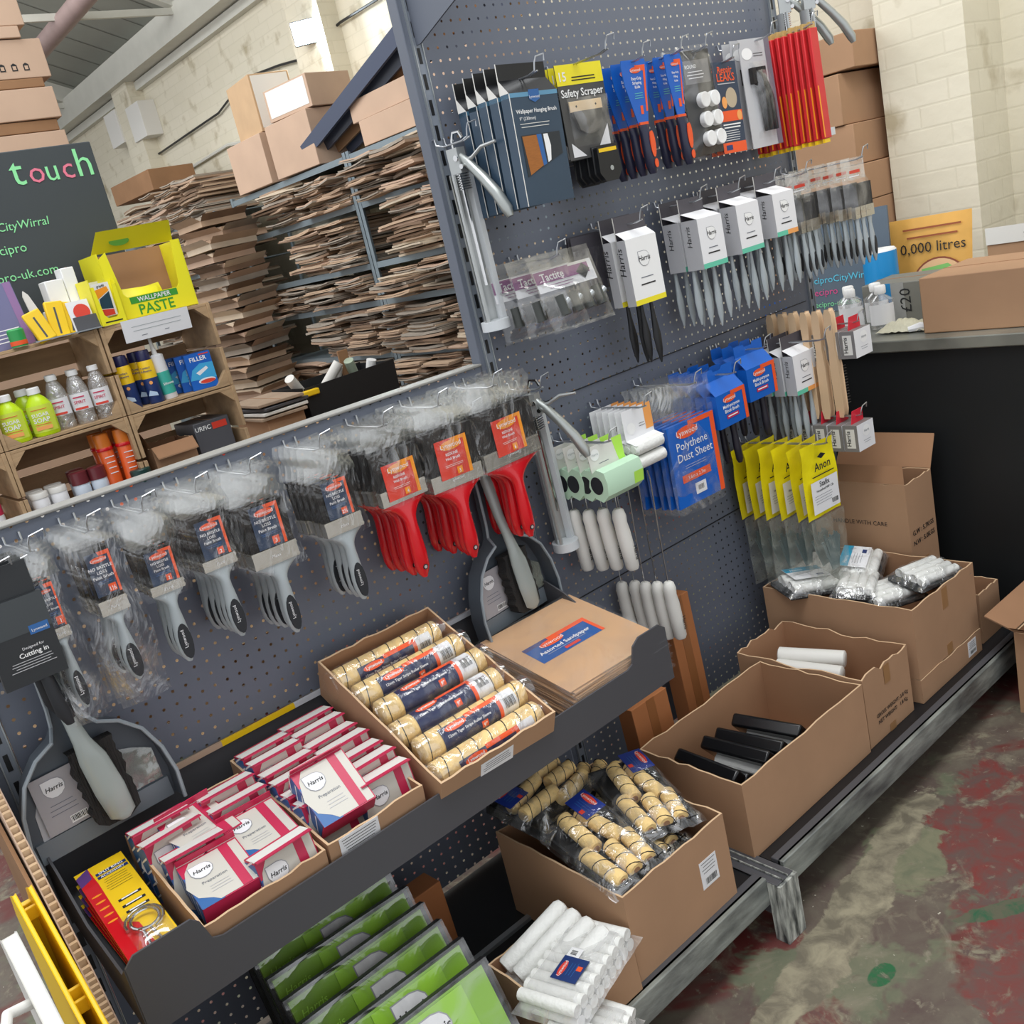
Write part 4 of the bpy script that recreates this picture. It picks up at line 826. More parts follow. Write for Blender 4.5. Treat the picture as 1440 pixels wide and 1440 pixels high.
def wire_brush():
    t = thing('wooden_wire_brush', '', 'wire brush')
    b = MB(); P = [(-.008, 0), (-.004, .012), (.004, .012), (.008, 0), (.009, -.03), (.006, -.09), (.008, -.12), (.010, -.14), (.010, -.262), (.006, -.28), (-.006, -.28), (-.010, -.262), (-.010, -.14), (-.008, -.12), (-.006, -.09), (-.009, -.03)]
    b.prism(P, -0.011, 0.011, M_WOODP, axis='x'); b.build('beech_block', t, bevel=.003)
    b = MB()
    for k in range(14):
        for j in (-1, 1):
            b.tube([(0.009, j*.005, -.145-k*.008), (0.032+0.002*((k*3) % 2), j*.008, -.147-k*.008)], 0.0012, mat('wire', '#77726c', .4, .7), 4)
    b.build('wire_tufts', t)
    return t
row(Proto(wire_brush), 2.300, -0.405, -0.215, 0.036, 6, 'beech-handled wire brush, {} of the row', 'beech wire brushes')
hook(2.32, -0.43, 0.2, 'steel hook carrying the beech wire brushes')
def grey_red_box():
    t = thing('blade_box', '', 'small box')
    b = MB(); w = 0.082; G = mat('box_grey', '#7b7877', .5)
    b.box(-w/2, w/2, -0.042, 0, -0.085, -0.012, G); b.rect(-w/2, w/2, -0.085, -0.012, -0.0426, M_PAPER); b.oval(0.004, -0.035, .018, .016, -.043, M_WHITE); b.text('Harris', 0.004, -.038, -.0434, .010, M_GREY); b.lines(-.015, .022, -.06, -.043, 2, .006, M_GREY, .001)
    x = -w/2-.0005; b.quad([(x, -.034, -.075), (x, -.008, -.075), (x, -.008, -.022), (x, -.034, -.022)], M_OFFW)
    T = Matrix.Translation((x-.0005, -.021, -.048)) @ Matrix.Rotation(-pi/2, 4, 'Z') @ Matrix.Rotation(-pi/2, 4, 'Y'); b.text('Harris', 0, -.004, 0, .017, M_INK, T=T, bold=True)
    b.build('carton', t)
    b = MB(); b.prism([(-.03, -.012), (.03, -.012), (.028, .022), (-.02, .022)], -.022, -.020, mat('tag_red', '#d32a3c', .4)); b.build('hang_tag', t)
    return t
GR = Proto(grey_red_box)
row(GR, 2.345, -0.445, -0.235, 0.046, 3, 'red-tagged grey box, {} of the upper row by the counter', 'upper grey boxes with red tags', jit=.01)
row(GR, 2.305, -0.690, -0.235, 0.046, 5, 'red-tagged grey box, {} of the lower row by the yellow bags', 'lower grey boxes with red tags', jit=.01)
hook(2.345, -0.435, 0.27, 'long steel hook carrying the upper grey boxes'); hook(2.305, -0.68, 0.27, 'long steel hook carrying the lower grey boxes')
def fix_bag():
    t = thing('wall_tie_bag', '', 'bagged fixings')
    b = MB(); w = 0.145; YB = mat('bag_yellow', '#f2e11d', .25, coat=.3, bump=.3, bscale=20)
    def g(u, v): return ((u-.5)*w, -0.004-0.008*noise.noise(Vector((u*3, v*3, 1.1))), -0.19+0.20*v)
    b.sheet(g, 8, 10, YB); y = -0.0145
    b.text('Anon', 0.0, -0.062, y, 0.032, M_INK, bold=True); b.quad([(-.018, y, -.026), (0, y, -.018), (.02, y, -.026), (0, y, -.034)], M_INK); b.lines(-.05, .05, -.074, y, 1, .1, M_INK, .003)
    b.rect(-0.058, 0.058, -0.175, -0.088, y-.0004, M_PAPER); b.text('Stafix', 0, -0.106, y-.0009, 0.020, M_INK, bold=True); b.text('HouseFast/HRP 1.5k', 0, -.118, y-.0009, .009, M_INK, bold=True); b.lines(-.05, .03, -.128, y-.0009, 4, .007, M_GREY, .001); b.bars(.022, .052, -.168, -.150, y-.0009); b.build('yellow_header', t)
    b = MB(); rr = random.Random(2)
    for k in range(16):
        x = -0.03+0.004*k; b.tube([(x*1.3, -.012, -0.24-rr.uniform(0, .02)), (x*.4+.005, -.014, -.345)], .0026, mat('tie_steel', '#5f7478', .35, .3), 5)
    b.build('wall_ties', t)
    b = MB(); b.sheet(lambda u, v: ((u-.5)*w*(1-.0*v), -0.012-0.016*sin(pi*u)*(1-v)**.5-.006*noise.noise(Vector((u*6, v*9, 3))), -0.385+0.195*v), 10, 12, film('bag_frost', .18, .5, rough=.2, milk=.6, tint='#c8cdc0', bscale=16)); b.build('clear_bag', t)
    return t
row(Proto(fix_bag), 2.128, -0.715, -0.235, 0.042, 6, 'yellow-topped bag of steel wall ties, {} on its hook', 'yellow-topped bags of wall ties', jit=.05, dx=-.004)
hook(2.13, -0.705, 0.27, 'long steel hook carrying the yellow-topped bags')
# ------------------------------------------------------------------ cartons
def carton(name, label, cat, x0, x1, y0, y1, z0, z1, m=M_CARD, loc=None, rot=(0, 0, 0), flaps=(), seed=1, t=0.004, inside=M_CIN, group=None, rag=0.003, front_low=0.0):
    """open-topped corrugated box, origin at the middle of its base; y0 is the front"""
    cx, cy = (x0+x1)/2, (y0+y1)/2; hx, hy, h = (x1-x0)/2, (y1-y0)/2, z1-z0
    o = thing(name, label, cat, loc or (cx, cy, z0), rot, group)
    rr = random.Random(seed)
    b = MB(); b.box(-hx+t, hx-t, -hy+t, hy-t, 0, t, inside)
    def wall(p, q, n, low=0.0):
        N = 10; P = [p+(q-p)*(i/N) for i in range(N+1)]; H = [h-low+rr.uniform(-rag, rag) if 0 < i < N else h for i in range(N+1)]
        vs = [];
        for i in range(N+1):
            a = P[i]; c = a+n*t
            vs += [(a.x, a.y, 0), (a.x, a.y, H[i]), (c.x, c.y, H[i]), (c.x, c.y, 0)]
        b.raw(vs, [(4*i, 4*i+4, 4*i+5, 4*i+1) for i in range(N)], m); b.raw(vs, [(4*i+1, 4*i+5, 4*i+6, 4*i+2) for i in range(N)], M_EDGE); b.raw(vs, [(4*i+2, 4*i+6, 4*i+7, 4*i+3) for i in range(N)], inside)
    V = Vector
    wall(V((-hx, -hy, 0)), V((hx, -hy, 0)), V((0, 1, 0)), front_low); wall(V((hx, -hy, 0)), V((hx, hy, 0)), V((-1, 0, 0)))
    wall(V((hx, hy, 0)), V((-hx, hy, 0)), V((0, -1, 0))); wall(V((-hx, hy, 0)), V((-hx, -hy, 0)), V((1, 0, 0)))
    b.build('carton_body', o)
    for side, ang, L in flaps:
        b = MB(); a = math.radians(ang)
        if side in 'fb':
            s = -1 if side == 'f' else 1; y = s*hy
            b.quad([(-hx, y, h), (hx, y, h), (hx*0.97, y+s*L*cos(a), h+L*sin(a)), (-hx*0.97, y+s*L*cos(a), h+L*sin(a))], m)
            b.quad([(-hx, y, h+.003), (hx, y, h+.003), (hx*0.97, y+s*L*cos(a), h+L*sin(a)+.003), (-hx*0.97, y+s*L*cos(a), h+L*sin(a)+.003)], inside)
        else:
            s = -1 if side == 'l' else 1; x = s*hx
            b.quad([(x, -hy, h), (x, hy, h), (x+s*L*cos(a), hy*0.97, h+L*sin(a)), (x+s*L*cos(a), -hy*0.97, h+L*sin(a))], m)
            b.quad([(x, -hy, h+.003), (x, hy, h+.003), (x+s*L*cos(a), hy*0.97, h+L*sin(a)+.003), (x+s*L*cos(a), -hy*0.97, h+L*sin(a)+.003)], inside)
        b.build('flap', o)
    return o
def sticker(parent, x0, x1, z0, z1, y, rows=4, bar=True, name='paper_label'):
    b = MB(); b.box(x0, x1, y, y+.0006, z0, z1, M_PAPER); b.lines(x0+.004, x1-.004, z1-.005, y-.0003, rows, (z1-z0)*0.12, M_INK, .0012)
    if bar: b.bars(x0+.2*(x1-x0), x1-.1*(x1-x0), z0+.003, z0+(z1-z0)*0.38, y-.0003)
    b.build(name, parent)
# -------- contents of the display tray
TT = math.atan2(0.057, 0.392)     # tray slope
c1 = carton('small_carton', 'low brown carton of crimson and blue tubs, left one in the tray', 'cardboard box', 0.278, 0.487, -0.375, -0.075, 0, 0.088, loc=(0.382, -0.225, TZ(-0.225)+0.002), rot=(TT, 0, 0), seed=3)
c2 = carton('small_carton', 'low brown carton of crimson and blue tubs, middle one in the tray', 'cardboard box', 0.492, 0.680, -0.375, -0.035, 0, 0.092, loc=(0.586, -0.205, TZ(-0.205)+0.002), rot=(TT, 0, 0), seed=4)
sticker(c2, -0.075, 0.0, 0.045, 0.090, -0.1712, 5, False)
def filler_box():
    t = thing('filler_pack', '', 'boxed filler')
    b = MB(); w, l, d = 0.098, 0.108, 0.040       # lies on its back: face up (+z), hang tab towards the rear
    b.box(-w/2, w/2, -l/2, l/2, 0, d, M_PINK)
    b.box(-w/2-.0004, -w/2+.001, -l/2+.004, l/2-.004, 0.001, d-.001, M_HBLUE)
    for k in range(5):
        y = -l/2+.012+k*.021; b.quad([(-w/2-.0008, y, .003), (-w/2-.0008, y+.003, .003), (-w/2-.0008, y+.016, d-.003), (-w/2-.0008, y+.012, d-.003)], M_PAPER)
    F = [(w/2-.002, -l/2+.002), (w/2-.002, l/2-.004), (-w/2+.018, l/2-.004), (-w/2+.006, l/2-.02), (-w/2-.004, 0.0), (-w/2+.004, -l/2+.026), (-w/2+.022, -l/2+.012), (-w/2+.030, -l/2+.002)]
    Z = d+.0006
    b.quad([(-w/2, -l/2, Z-.0003), (-w/2+.036, -l/2, Z-.0003), (-w/2+.036, l/2-.03, Z-.0003), (-w/2, l/2-.03, Z-.0003)], M_HBLUE); b.quad([(x, y, Z) for x, y in F], mat('face_stone', '#cbc7bd', .45)); b.quad([(w/2-.032, -l/2+.002, Z+.0003), (w/2-.016, -l/2+.002, Z+.0003), (w/2-.016, l/2-.004, Z+.0003), (w/2-.032, l/2-.004, Z+.0003)], M_PINK)
    b.M = Matrix.Translation((0, 0, Z+.0008)) @ Matrix.Rotation(-pi/2, 4, 'X')
    b.M = Matrix(((1, 0, 0, 0), (0, 0, 1, 0), (0, -1, 0, 0), (0, 0, 0, 1)))
    b.M = Matrix(((1, 0, 0, 0), (0, 0, 1, 0), (0, -1, 0, Z), (0, 0, 0, 1)))   # local (x, y, z) -> (x, z, Z-y)
    shield(b, -0.020, 0.022, .017, -.0006, .011); b.text('Preparation', -0.010, -0.008, -.0006, .0085, M_GREY); b.lines(-.025, .01, -.018, -.0006, 3, .006, M_HBOX, .001)
    b.M = Matrix.Identity(4); b.build('carton', t, bevel=.0012)
    b = MB(); b.box(-w/2, w/2, l/2, l/2+.001, d-.03, d+.012, M_OFFW); b.box(-w/2, w/2, l/2-.0004, l/2+.0014, d+.002, d+.013, M_PINK)
    b.quad([(-.016, l/2-.0006, d-.006), (.016, l/2-.0006, d-.006), (.016, l/2-.0006, d), (.004, l/2-.0006, d), (0, l/2-.0006, d+.003), (-.004, l/2-.0006, d), (-.016, l/2-.0006, d)], M_INK); b.build('hang_tab', t)
    return t
FB = Proto(filler_box)
def in_tray(x, y, dz): return (x, y, TZ(y)+dz)
G = 'crimson and blue boxes in the tray'
# left carton: three face-up, several on end behind
FB.put(in_tray(0.345, -0.305, 0.062), (math.radians(12), 0, math.radians(-4)), 'crimson filler box lying face up, nearest the yellow card in the tray', G)
FB.put(in_tray(0.436, -0.262, 0.062), (math.radians(10), 0, math.radians(-3)), 'crimson filler box lying face up, right one in the left carton', G)
FB.put(in_tray(0.368, -0.185, 0.070), (math.radians(12), 0, math.radians(4)), 'crimson filler box lying face up, rearmost of the three in the left carton', G)
up_rot = math.radians(78)
k = 0
for (x, y) in ((0.325, -0.120), (0.325, -0.160), (0.440, -0.130), (0.440, -0.175), (0.338, -0.225), (0.430, -0.335)):
    FB.put(in_tray(x, y, 0.056), (up_rot, 0, math.radians(random.uniform(-4, 4))), 'crimson filler box stood on end in the left carton, %s of them' % ORD[k], G); k += 1
# middle carton: rows of boxes standing on edge, two leaning out
k = 0
for (x, y0, n) in ((0.545, -0.075, 6), (0.640, -0.065, 7)):
    for i in range(n):
        FB.put(in_tray(x, y0-i*0.041, 0.057+0.004*(i % 2)), (math.radians(80), 0, math.radians(random.uniform(-2, 2))), 'crimson filler box on end, %s row of the middle carton, %s' % ('left' if n == 6 else 'right', 'rearmost' if i == 0 else ORD[i]+' from the back'), G)
FB.put(in_tray(0.555, -0.300, 0.102), (math.radians(38), 0, math.radians(-2)), 'crimson filler box leaning face up over the middle of the middle carton', G)
# yellow and red blister cards at the left of the tray
def ytool():
    t = thing('tool_card', '', 'carded tool')
    b = MB(); w, l = 0.078, 0.262
    b.M = Matrix(((1, 0, 0, 0), (0, 0, 1, 0), (0, -1, 0, 0), (0, 0, 0, 1)))   # card lies flat, text reads from the front
    b.box(-w/2, w/2, -.0015, 0, -l/2, l/2, M_GOLD); y = -.0021
    b.quad([(-w/2, y, l/2-.012), (-w/2+.022, y, l/2), (-w/2+.024, y, l/2-.05), (-w/2+.022, y, -.03), (-w/2+.040, y, -.05), (-w/2+.044, y, -l/2+.015), (-w/2+.038, y, -l/2), (-w/2, y, -l/2)], M_RED)
    b.quad([(-w/2, y-.0002, l/2-.012), (-w/2+.022, y-.0002, l/2), (-w/2+.020, y-.0002, l/2-.03), (-w/2, y-.0002, l/2-.04)], mat('violet', '#5d3a7c', .4))
    for z in (l/2-.022, l/2-.032): b.rect(-.012, w/2-.002, z-.009, z-.002, y, M_DBLUE)
    b.text('SPLIT RING', .012, l/2-.030, y-.0004, .008, M_WHITE, bold=True); b.text('ACCESSORY', .012, l/2-.040, y-.0004, .007, M_WHITE, bold=True)
    b.lines(-.010, w/2-.006, l/2-.048, y, 6, .006, M_INK, .0008)
    for z in (.020, .002, -.014): b.rect(-.006, .030, z-.006, z, y, M_INK); b.lines(-.003, .027, z-.001, y-.0004, 1, .1, M_WHITE, .003)
    for k in range(5): b.oval(-w/2+.012, .055-k*.018, .008, .0022, y-.0003, M_AMBER)
    b.M = Matrix.Identity(4); b.build('printed_card', t)
    b = MB(); cx, cy = 0.008, -.062
    b.tube([(cx-.012, cy-.055, .006), (cx-.010, cy-.02, .008)]+[(cx+.021*cos(a), cy+.021*sin(a), .011) for a in [math.radians(200-k*20) for k in range(18)]]+[(cx+.0, cy-.02, .010), (cx+.006, cy-.055, .006)], .0026, M_CHROME, 8)
    b.tube([(cx+.028*cos(a), cy+.006+.028*sin(a), .006) for a in [math.radians(190-k*22) for k in range(13)]], .0026, M_CHROME, 8)
    b.build('steel_ring', t)
    b = MB(); b.sheet(lambda u, v: (-.022+.058*u, -.122+.10*v, .004+.014*min(1, 6*min(u, 1-u, v, 1-v))), 8, 8, M_CLAM); b.build('clear_blister', t)
    return t
YT = Proto(ytool)
for i in range(4):
    YT.put(in_tray(0.222, -0.220, 0.068-0.017*i), (TT+.01, 0, math.radians(-1+i)), 'yellow and red tool card with a steel ring, %s in the tray' % ['topmost', 'second down', 'third down', 'lowest'][i], 'yellow and red tool cards')
# carton of long rollers, tipped forward
RC = carton('roller_carton', 'brown carton of bagged striped roller sleeves tipped forward in the tray', 'cardboard box', 0.70, 0.965, 0, 0.385, 0, 0.088, M_CARD, loc=(0.838, -0.200, -0.855), rot=(math.radians(23), 0, math.radians(-1)), seed=8)
for o_ in (RC,):
    sticker(o_, -0.045, 0.03, 0.028, 0.072, -0.1935, 4, False)
def long_roller():
    t = thing('roller_sleeve', '', 'paint roller')
    b = MB(); R = 0.026; L = 0.122
    b.tube([(-L, 0, 0), (-L+.004, 0, 0), (L-.004, 0, 0), (L, 0, 0)], [R*.75, R, R, R*.75], M_FLEECE, 20)
    for k in range(7):
        x = -L+.02+k*.034; b.tube([(x+.010*cos(a)*.6+.004*a/3, (R+.0002)*cos(a), (R+.0002)*sin(a)) for a in [2*pi*i/16 for i in range(17)]], .0011, M_INK, 5)
    b.tube([(L-.002, 0, 0), (L+.0005, 0, 0)], .012, M_CIN, 12); b.build('fleece', t)
    b = MB(); R2 = R+.0016
    def band(x0, x1, a0, a1, m, r): b.sheet(lambda u, v: (x0+(x1-x0)*u, r*cos(a0+(a1-a0)*v), r*sin(a0+(a1-a0)*v)), 1, 8, m)
    band(-.085, .055, math.radians(195), math.radians(255), M_DBLUE, R2); band(-.085, .055, math.radians(165), math.radians(195), M_DBLUE, R2)
    band(-.0, .060, math.radians(150), math.radians(185), M_ORANGE, R2+.0002); band(.055, .092, math.radians(140), math.radians(255), M_PAPER, R2)
    ob = b.build('label_wrap', t)
    return t
def label_roller():
    t = thing('roller_sleeve', '', 'paint roller')
    b = MB(); R = 0.026; L = 0.122
    b.tube([(-L, 0, 0), (-L+.004, 0, 0), (L-.004, 0, 0), (L, 0, 0)], [R*.75, R, R, R*.75], M_FLEECE, 20)
    for k in range(7):
        x = -L+.02+k*.034; b.tube([(x+.008*cos(a), (R+.0002)*cos(a), (R+.0002)*sin(a)) for a in [2*pi*i/16 for i in range(17)]], .0011, M_INK, 5)
    b.build('fleece', t)
    b = MB(); R2 = R+.0016
    def band(x0, x1, a0, a1, m, r): b.sheet(lambda u, v: (x0+(x1-x0)*u, r*cos(math.radians(a0+(a1-a0)*v)), r*sin(math.radians(a0+(a1-a0)*v))), 1, 8, m)
    band(-.080, .048, 98, 235, mat('label_ink_blue', '#252d52', .3), R2); band(-.02, .056, 94, 112, M_ORANGE, R2+.0003); band(.048, .056, 98, 235, M_ORANGE, R2+.0003); band(.056, .092, 92, 220, M_PAPER, R2)
    for k in range(9): band(.063+k*.0027, .064+k*.0027+.0004*(k % 3), 125, 165, M_INK, R2+.0006)
    def onroll(s_, x, deg, size, m, sh=0):
        vs, fs, a, c = text_data(s_, True); a2 = (a+c)/2
        pts = []
        for v in vs:
            px, pz = (v[0]-a2)*size, v[1]*size; an = math.radians(deg)-pz/R2
            pts.append((x+px, (R2+.0009)*cos(an+pi/1)*-1*-1 if False else (R2+.0009)*cos(an), (R2+.0009)*sin(an)))
        b.raw(pts, fs, m)
    return t, b, onroll, band, R2
def make_label_roller():
    t, b, onroll, band, R2 = label_roller()
    def ovalp(x, deg, rx, rdeg, m):
        b.raw([(x+rx*cos(q), (R2+.0006)*cos(math.radians(deg+rdeg*sin(q))), (R2+.0006)*sin(math.radians(deg+rdeg*sin(q)))) for q in [2*pi*i/20 for i in range(20)]], [tuple(range(20))], m)
    def tx(s_, x, deg, size, m):
        vs, fs, a, c = text_data(s_, True); a2 = (a+c)/2; r = R2+.0010
        b.raw([(x+(v[0]-a2)*size, r*cos(math.radians(deg)-v[1]*size/r), r*sin(math.radians(deg)-v[1]*size/r)) for v in vs], fs, m)
    ovalp(-.045, 116, .024, 15, M_ORANGE); tx('Lynwood', -.045, 122, .010, M_WHITE)
    tx('12mm Tiger Stripe Roller Sleeve', -.020, 148, .0075, M_PAPER); band(.004, .018, 158, 186, M_ORANGE, R2+.0005); tx('9"', .011, 180, .010, M_WHITE)
    b.build('label_wrap', t)
    b = MB(); R3 = .029
    b.sheet(lambda u, v: (-.135+.27*u, (R3+.002*noise.noise(Vector((u*9, v*5, 2))))*cos(2*pi*v), (R3+.002*noise.noise(Vector((u*9, v*5, 2))))*sin(2*pi*v)), 14, 18, M_FILM); b.build('film_bag', t)
    return t
LR = Proto(make_label_roller)
Rm = Matrix.Rotation(math.radians(-1), 4, 'Z') @ Matrix.Rotation(math.radians(23), 4, 'X')
for i, (yy, zz, spin, xx) in enumerate(((0.145, 0.060, -20, -.004), (0.082, 0.064, 5, .004), (0.020, 0.066, 35, .010), (-0.040, 0.062, 40, .002), (-0.098, 0.066, 10, .012), (-0.152, 0.055, -25, .006))):
    p = Rm @ Vector((xx, yy, zz)); p += Vector((0.838, -0.200, -0.855))
    LR.put(tuple(p), (math.radians(23+(-spin)), 0, math.radians(-1)), 'bagged striped roller sleeve, %s in the tipped carton' % ('rearmost' if i == 0 else ORD[i]+' from the back'), 'striped roller sleeves in the tray carton')
# sandpaper stack
def sandsheet():
    t = thing('sandpaper_pack', '', 'sandpaper pack')
    b = MB(); w, l = 0.256, 0.295; b.box(-w/2, w/2, -l/2, l/2, 0, .0022, mat('sandpaper_brown', '#c9a078', .8, var=.06, scale=4))
    b.M = Matrix(((1, 0, 0, 0), (0, 0, 1, 0), (0, -1, 0, .0026), (0, 0, 0, 1)))
    y = 0; b.rect(-.095, .075, -.03, .045, y, mat('label_royal', '#1c579f', .35)); b.quad([(-.03, y-.0003, .032), (-.03, y-.0003, .045), (.075, y-.0003, .045), (.075, y-.0003, -.03), (.066, y-.0003, -.03), (.066, y-.0003, .032)], M_ORANGE); b.quad([(-.095, y-.0003, .032), (-.03, y-.0003, .032), (-.03, y-.0003, .045), (-.095, y-.0003, .045)], mat('label_plum', '#4d4d7c', .4))
    brand_oval(b, -.030, .024, .032, y-.0006); b.text('Assorted Sandpaper', -.012, -.004, y-.0006, .0165, M_WHITE, bold=True); b.lines(-.07, .04, -.010, y-.0005, 1, .1, M_HBOX, .001); b.rect(-.028, .012, -.024, -.015, y-.0005, M_LRED)
    b.M = Matrix.Identity(4); b.build('sheets', t)
    b = MB(); b.sheet(lambda u, v: ((u-.5)*w*1.05, (v-.5)*l*1.04, .0036+.0010*noise.noise(Vector((u*4, v*4, 0)))), 10, 10, film('flat_film', .05, .25, milk=.3, bscale=7, bump=.2)); b.build('film_bag', t)
    return t
SP = Proto(sandsheet)
for i in range(19):
    SP.put((1.182+random.uniform(-.003, .003), -0.235+random.uniform(-.003, .003), -0.845-i*0.0042+.006), (math.radians(7.5), math.radians(-1.5), math.radians(-3+random.uniform(-1.5, 1.5) if i else -4)), 'brown sandpaper pack with blue label, %s in the stack' % ('topmost' if i == 0 else ORD[i]+' from the top'), 'stack of sandpaper packs')
# ------------------------------------------------------------------ base deck
DK = -1.361
bx = carton('large_carton', 'big brown carton heaped with trays of striped mini rollers, on the low bay base', 'cardboard box', 0.915, 1.205, -0.548, -0.185, DK, -1.165, seed=11, rag=.004)
sticker(bx, 0.055, 0.105, 0.075, 0.135, -0.1822, 4)
def mini_roller_tray():
    t = thing('mini_roller_tray', '', 'mini roller pack')
    b = MB(); b.box(-.105, .105, -.065, .065, 0, .005, M_BLACK)
    for (x0, x1, y0, y1) in ((-.105, -.10, -.065, .065), (.10, .105, -.065, .065), (-.105, .105, -.065, -.060), (-.105, .105, .060, .065)): b.box(x0, x1, y0, y1, 0, .022, M_BLACK)
    b.build('black_tray', t, bevel=.001)
    for k, (x, y, a, L) in enumerate(((-.030, .026, 8, .055), (-.040, -.018, -4, .052), (.060, .038, -10, .040), (.062, -.002, -4, .040), (.050, -.042, 3, .050))):
        b = MB(); R = Matrix.Translation((x, y, .022+.004*(k % 2))) @ Matrix.Rotation(math.radians(a), 4, 'Z'); b.M = R
        b.tube([(-L, 0, 0), (-L+.003, 0, 0), (L-.003, 0, 0), (L, 0, 0)], [.0135, .0165, .0165, .0135], M_FLEECE, 16)
        for q in range(3): b.tube([(-L+.016+q*.030+.008*cos(w), .0168*cos(w), .0168*sin(w)) for w in [2*pi*i/12 for i in range(13)]], .0010, M_INK, 4)
        b.tube([(L-.001, 0, 0), (L+.001, 0, 0)], .007, M_CIN, 10); b.build('roller_sleeve', t)
    b = MB(); b.M = Matrix(((1, 0, 0, -.075), (0, 0, 1, .035), (0, -1, 0, .040), (0, 0, 0, 1))); b.box(-.032, .032, -.001, 0, -.028, .024, mat('label_ultramarine', '#1f3688', .4)); brand_oval(b, -.004, .012, .022, -.0014, M_LRED); b.lines(-.02, .02, -.002, -.0014, 3, .006, M_HBLUE, .0012); b.rect(.006, .016, -.026, -.016, -.0014, M_LRED); b.build('header_label', t)
    b = MB(); b.sheet(lambda u, v: ((u-.5)*.235, (v-.5)*.155, .012+.034*min(1, 5*min(u, 1-u, v, 1-v))+.010*noise.noise(Vector((u*8, v*8, 5)))), 20, 14, film('crackle_film', .05, .45, rough=.08, milk=.2, bscale=22, bump=.8)); b.build('film_bag', t)
    return t
MT = Proto(mini_roller_tray)
for i, (x, y, z, rx, ry, rz, w) in enumerate((
    (0.990, -0.425, -1.158, 4, 12, -93, 'nearest in the big carton'), (1.135, -0.400, -1.150, -6, 10, -108, 'at the right of the big carton'),
    (1.010, -0.240, -1.125, 16, 4, 14, 'at the back left of the big carton'), (1.120, -0.275, -1.185, 5, 0, 40, 'underneath at the back of the big carton'), (1.070, -0.400, -1.215, 0, 0, -85, 'lowest in the big carton'))):
    MT.put((x, y, z), (math.radians(rx), math.radians(ry), math.radians(rz)), 'black tray of striped mini rollers in film, '+w, 'trays of striped mini rollers')
    for o_ in [bpy.data.objects[-1]] if False else []: pass
# small carton of white foam rollers in front
sc = carton('small_carton', 'low brown carton of white foam rollers beside the green packs', 'cardboard box', 0.715, 0.905, -0.56, -0.37, DK, -1.255, seed=15)
def foam_roll(L=.075, n=5):
    def f():
        t = thing('foam_roller', '', 'foam roller')
        b = MB(); b.tube([(0, 0, 0), (0, 0, .004), (0, 0, L*2-.012), (0, 0, L*2-.003), (0, 0, L*2)], [.016, .0185, .0185, .014, .006], M_WFLEECE, 14); b.build('foam_sleeve', t); return t
    return f
FR = Proto(foam_roll(.078)); k = 0
for i in range(4):
    for j in range(3):
        FR.put((0.728+.004*j, -0.392-i*0.038, DK+.022+j*.036), (0, math.radians(80-4*j), math.radians(-8)), 'white foam roller lying in the low carton, %s layer, %s from the back' % (('bottom', 'middle', 'top')[j], ORD[i]), 'white foam rollers in the low carton'); k += 1
def foam_pack():
    t = thing('foam_roller_pack', '', 'foam roller pack')
    b = MB()
    for i in range(9):
        for j in range(2): b.tube([(-.088+i*.022, -.06, .012+j*.022), (-.088+i*.022, .06, .012+j*.022)], .0112, M_WFLEECE, 10)
    b.build('foam_sleeves', t, kind=None)
    b = MB(); b.M = Matrix(((1, 0, 0, -.025), (0, 0, 1, -.010), (0, -1, 0, .048), (0, 0, 0, 1))); b.box(-.026, .026, -.0008, 0, -.026, .026, M_DBLUE); brand_oval(b, -.002, .014, .018, -.001, M_LRED); b.lines(-.016, .016, .002, -.001, 3, .006, M_HBLUE, .001); b.rect(0, .010, -.022, -.012, -.001, M_ORANGE); b.rect(.026, .046, -.002, .024, -.0005, M_PAPER); b.bars(.029, .043, .002, .020, -.001); b.build('pack_label', t)
    b = MB(); b.sheet(lambda u, v: ((u-.5)*.225, (v-.5)*.145, .010+.037*min(1, 6*min(u, 1-u, v, 1-v))+.003*noise.noise(Vector((u*8, v*6, 2)))), 18, 12, film('pack_film', .25, .6, rough=.15, milk=.6, bscale=14)); b.build('film_bag', t)
    return t
FP = Proto(foam_pack)
FP.put((0.800, -0.525, -1.268), (math.radians(-3), math.radians(-3), math.radians(14)), 'bag of white foam rollers with blue label lying on the low carton', 'bags of white foam rollers')
FP.put((0.715, -0.600, -1.320), (math.radians(8), math.radians(10), math.radians(24)), 'bag of white foam rollers slumped between the green packs and the low carton', 'bags of white foam rollers')
# green dust sheet packs leaning in a file
def green_pack():
    t = thing('green_dust_sheet_pack', '', 'dust sheet')
    b = MB(); w, h = 0.30, 0.21; b.box(-w/2, w/2, 0, .006, 0, h, M_BLACK); b.box(-w/2, w/2, -.012, 0, h-.004, h, M_BLACK); b.build('black_backing', t, bevel=.001)
    b = MB(); b.box(-w/2+.008, w/2-.012, -.010, 0, .006, h-.008, M_GREEN); y = -.0112
    b.box(-.052, .090, y-.001, y, .004, h-.012, mat('pack_green_bright', '#93c832', .4)); shield(b, .015, h-.052, .032, y-.0018, .024)
    b.text('DUST', .025, h-.112, y-.0016, .020, M_PAPER, bold=True); b.text('SHEET', .025, h-.135, y-.0016, .020, M_PAPER, bold=True); b.text('Harris', -.105, h-.045, y, .020, M_LIME, shear=.2); b.lines(-.13, -.08, h-.055, y, 4, .008, M_LIME, .0012); b.build('folded_sheet', t)
    b = MB(); b.sheet(lambda u, v: ((u-.5)*w, -.0145-.003*noise.noise(Vector((u*4, v*4, 1))), h*v), 10, 8, film('green_wrap', .06, .35, rough=.08, milk=.15, bscale=9, bump=.4)); b.build('clear_wrap', t)
    return t
GP = Proto(green_pack)
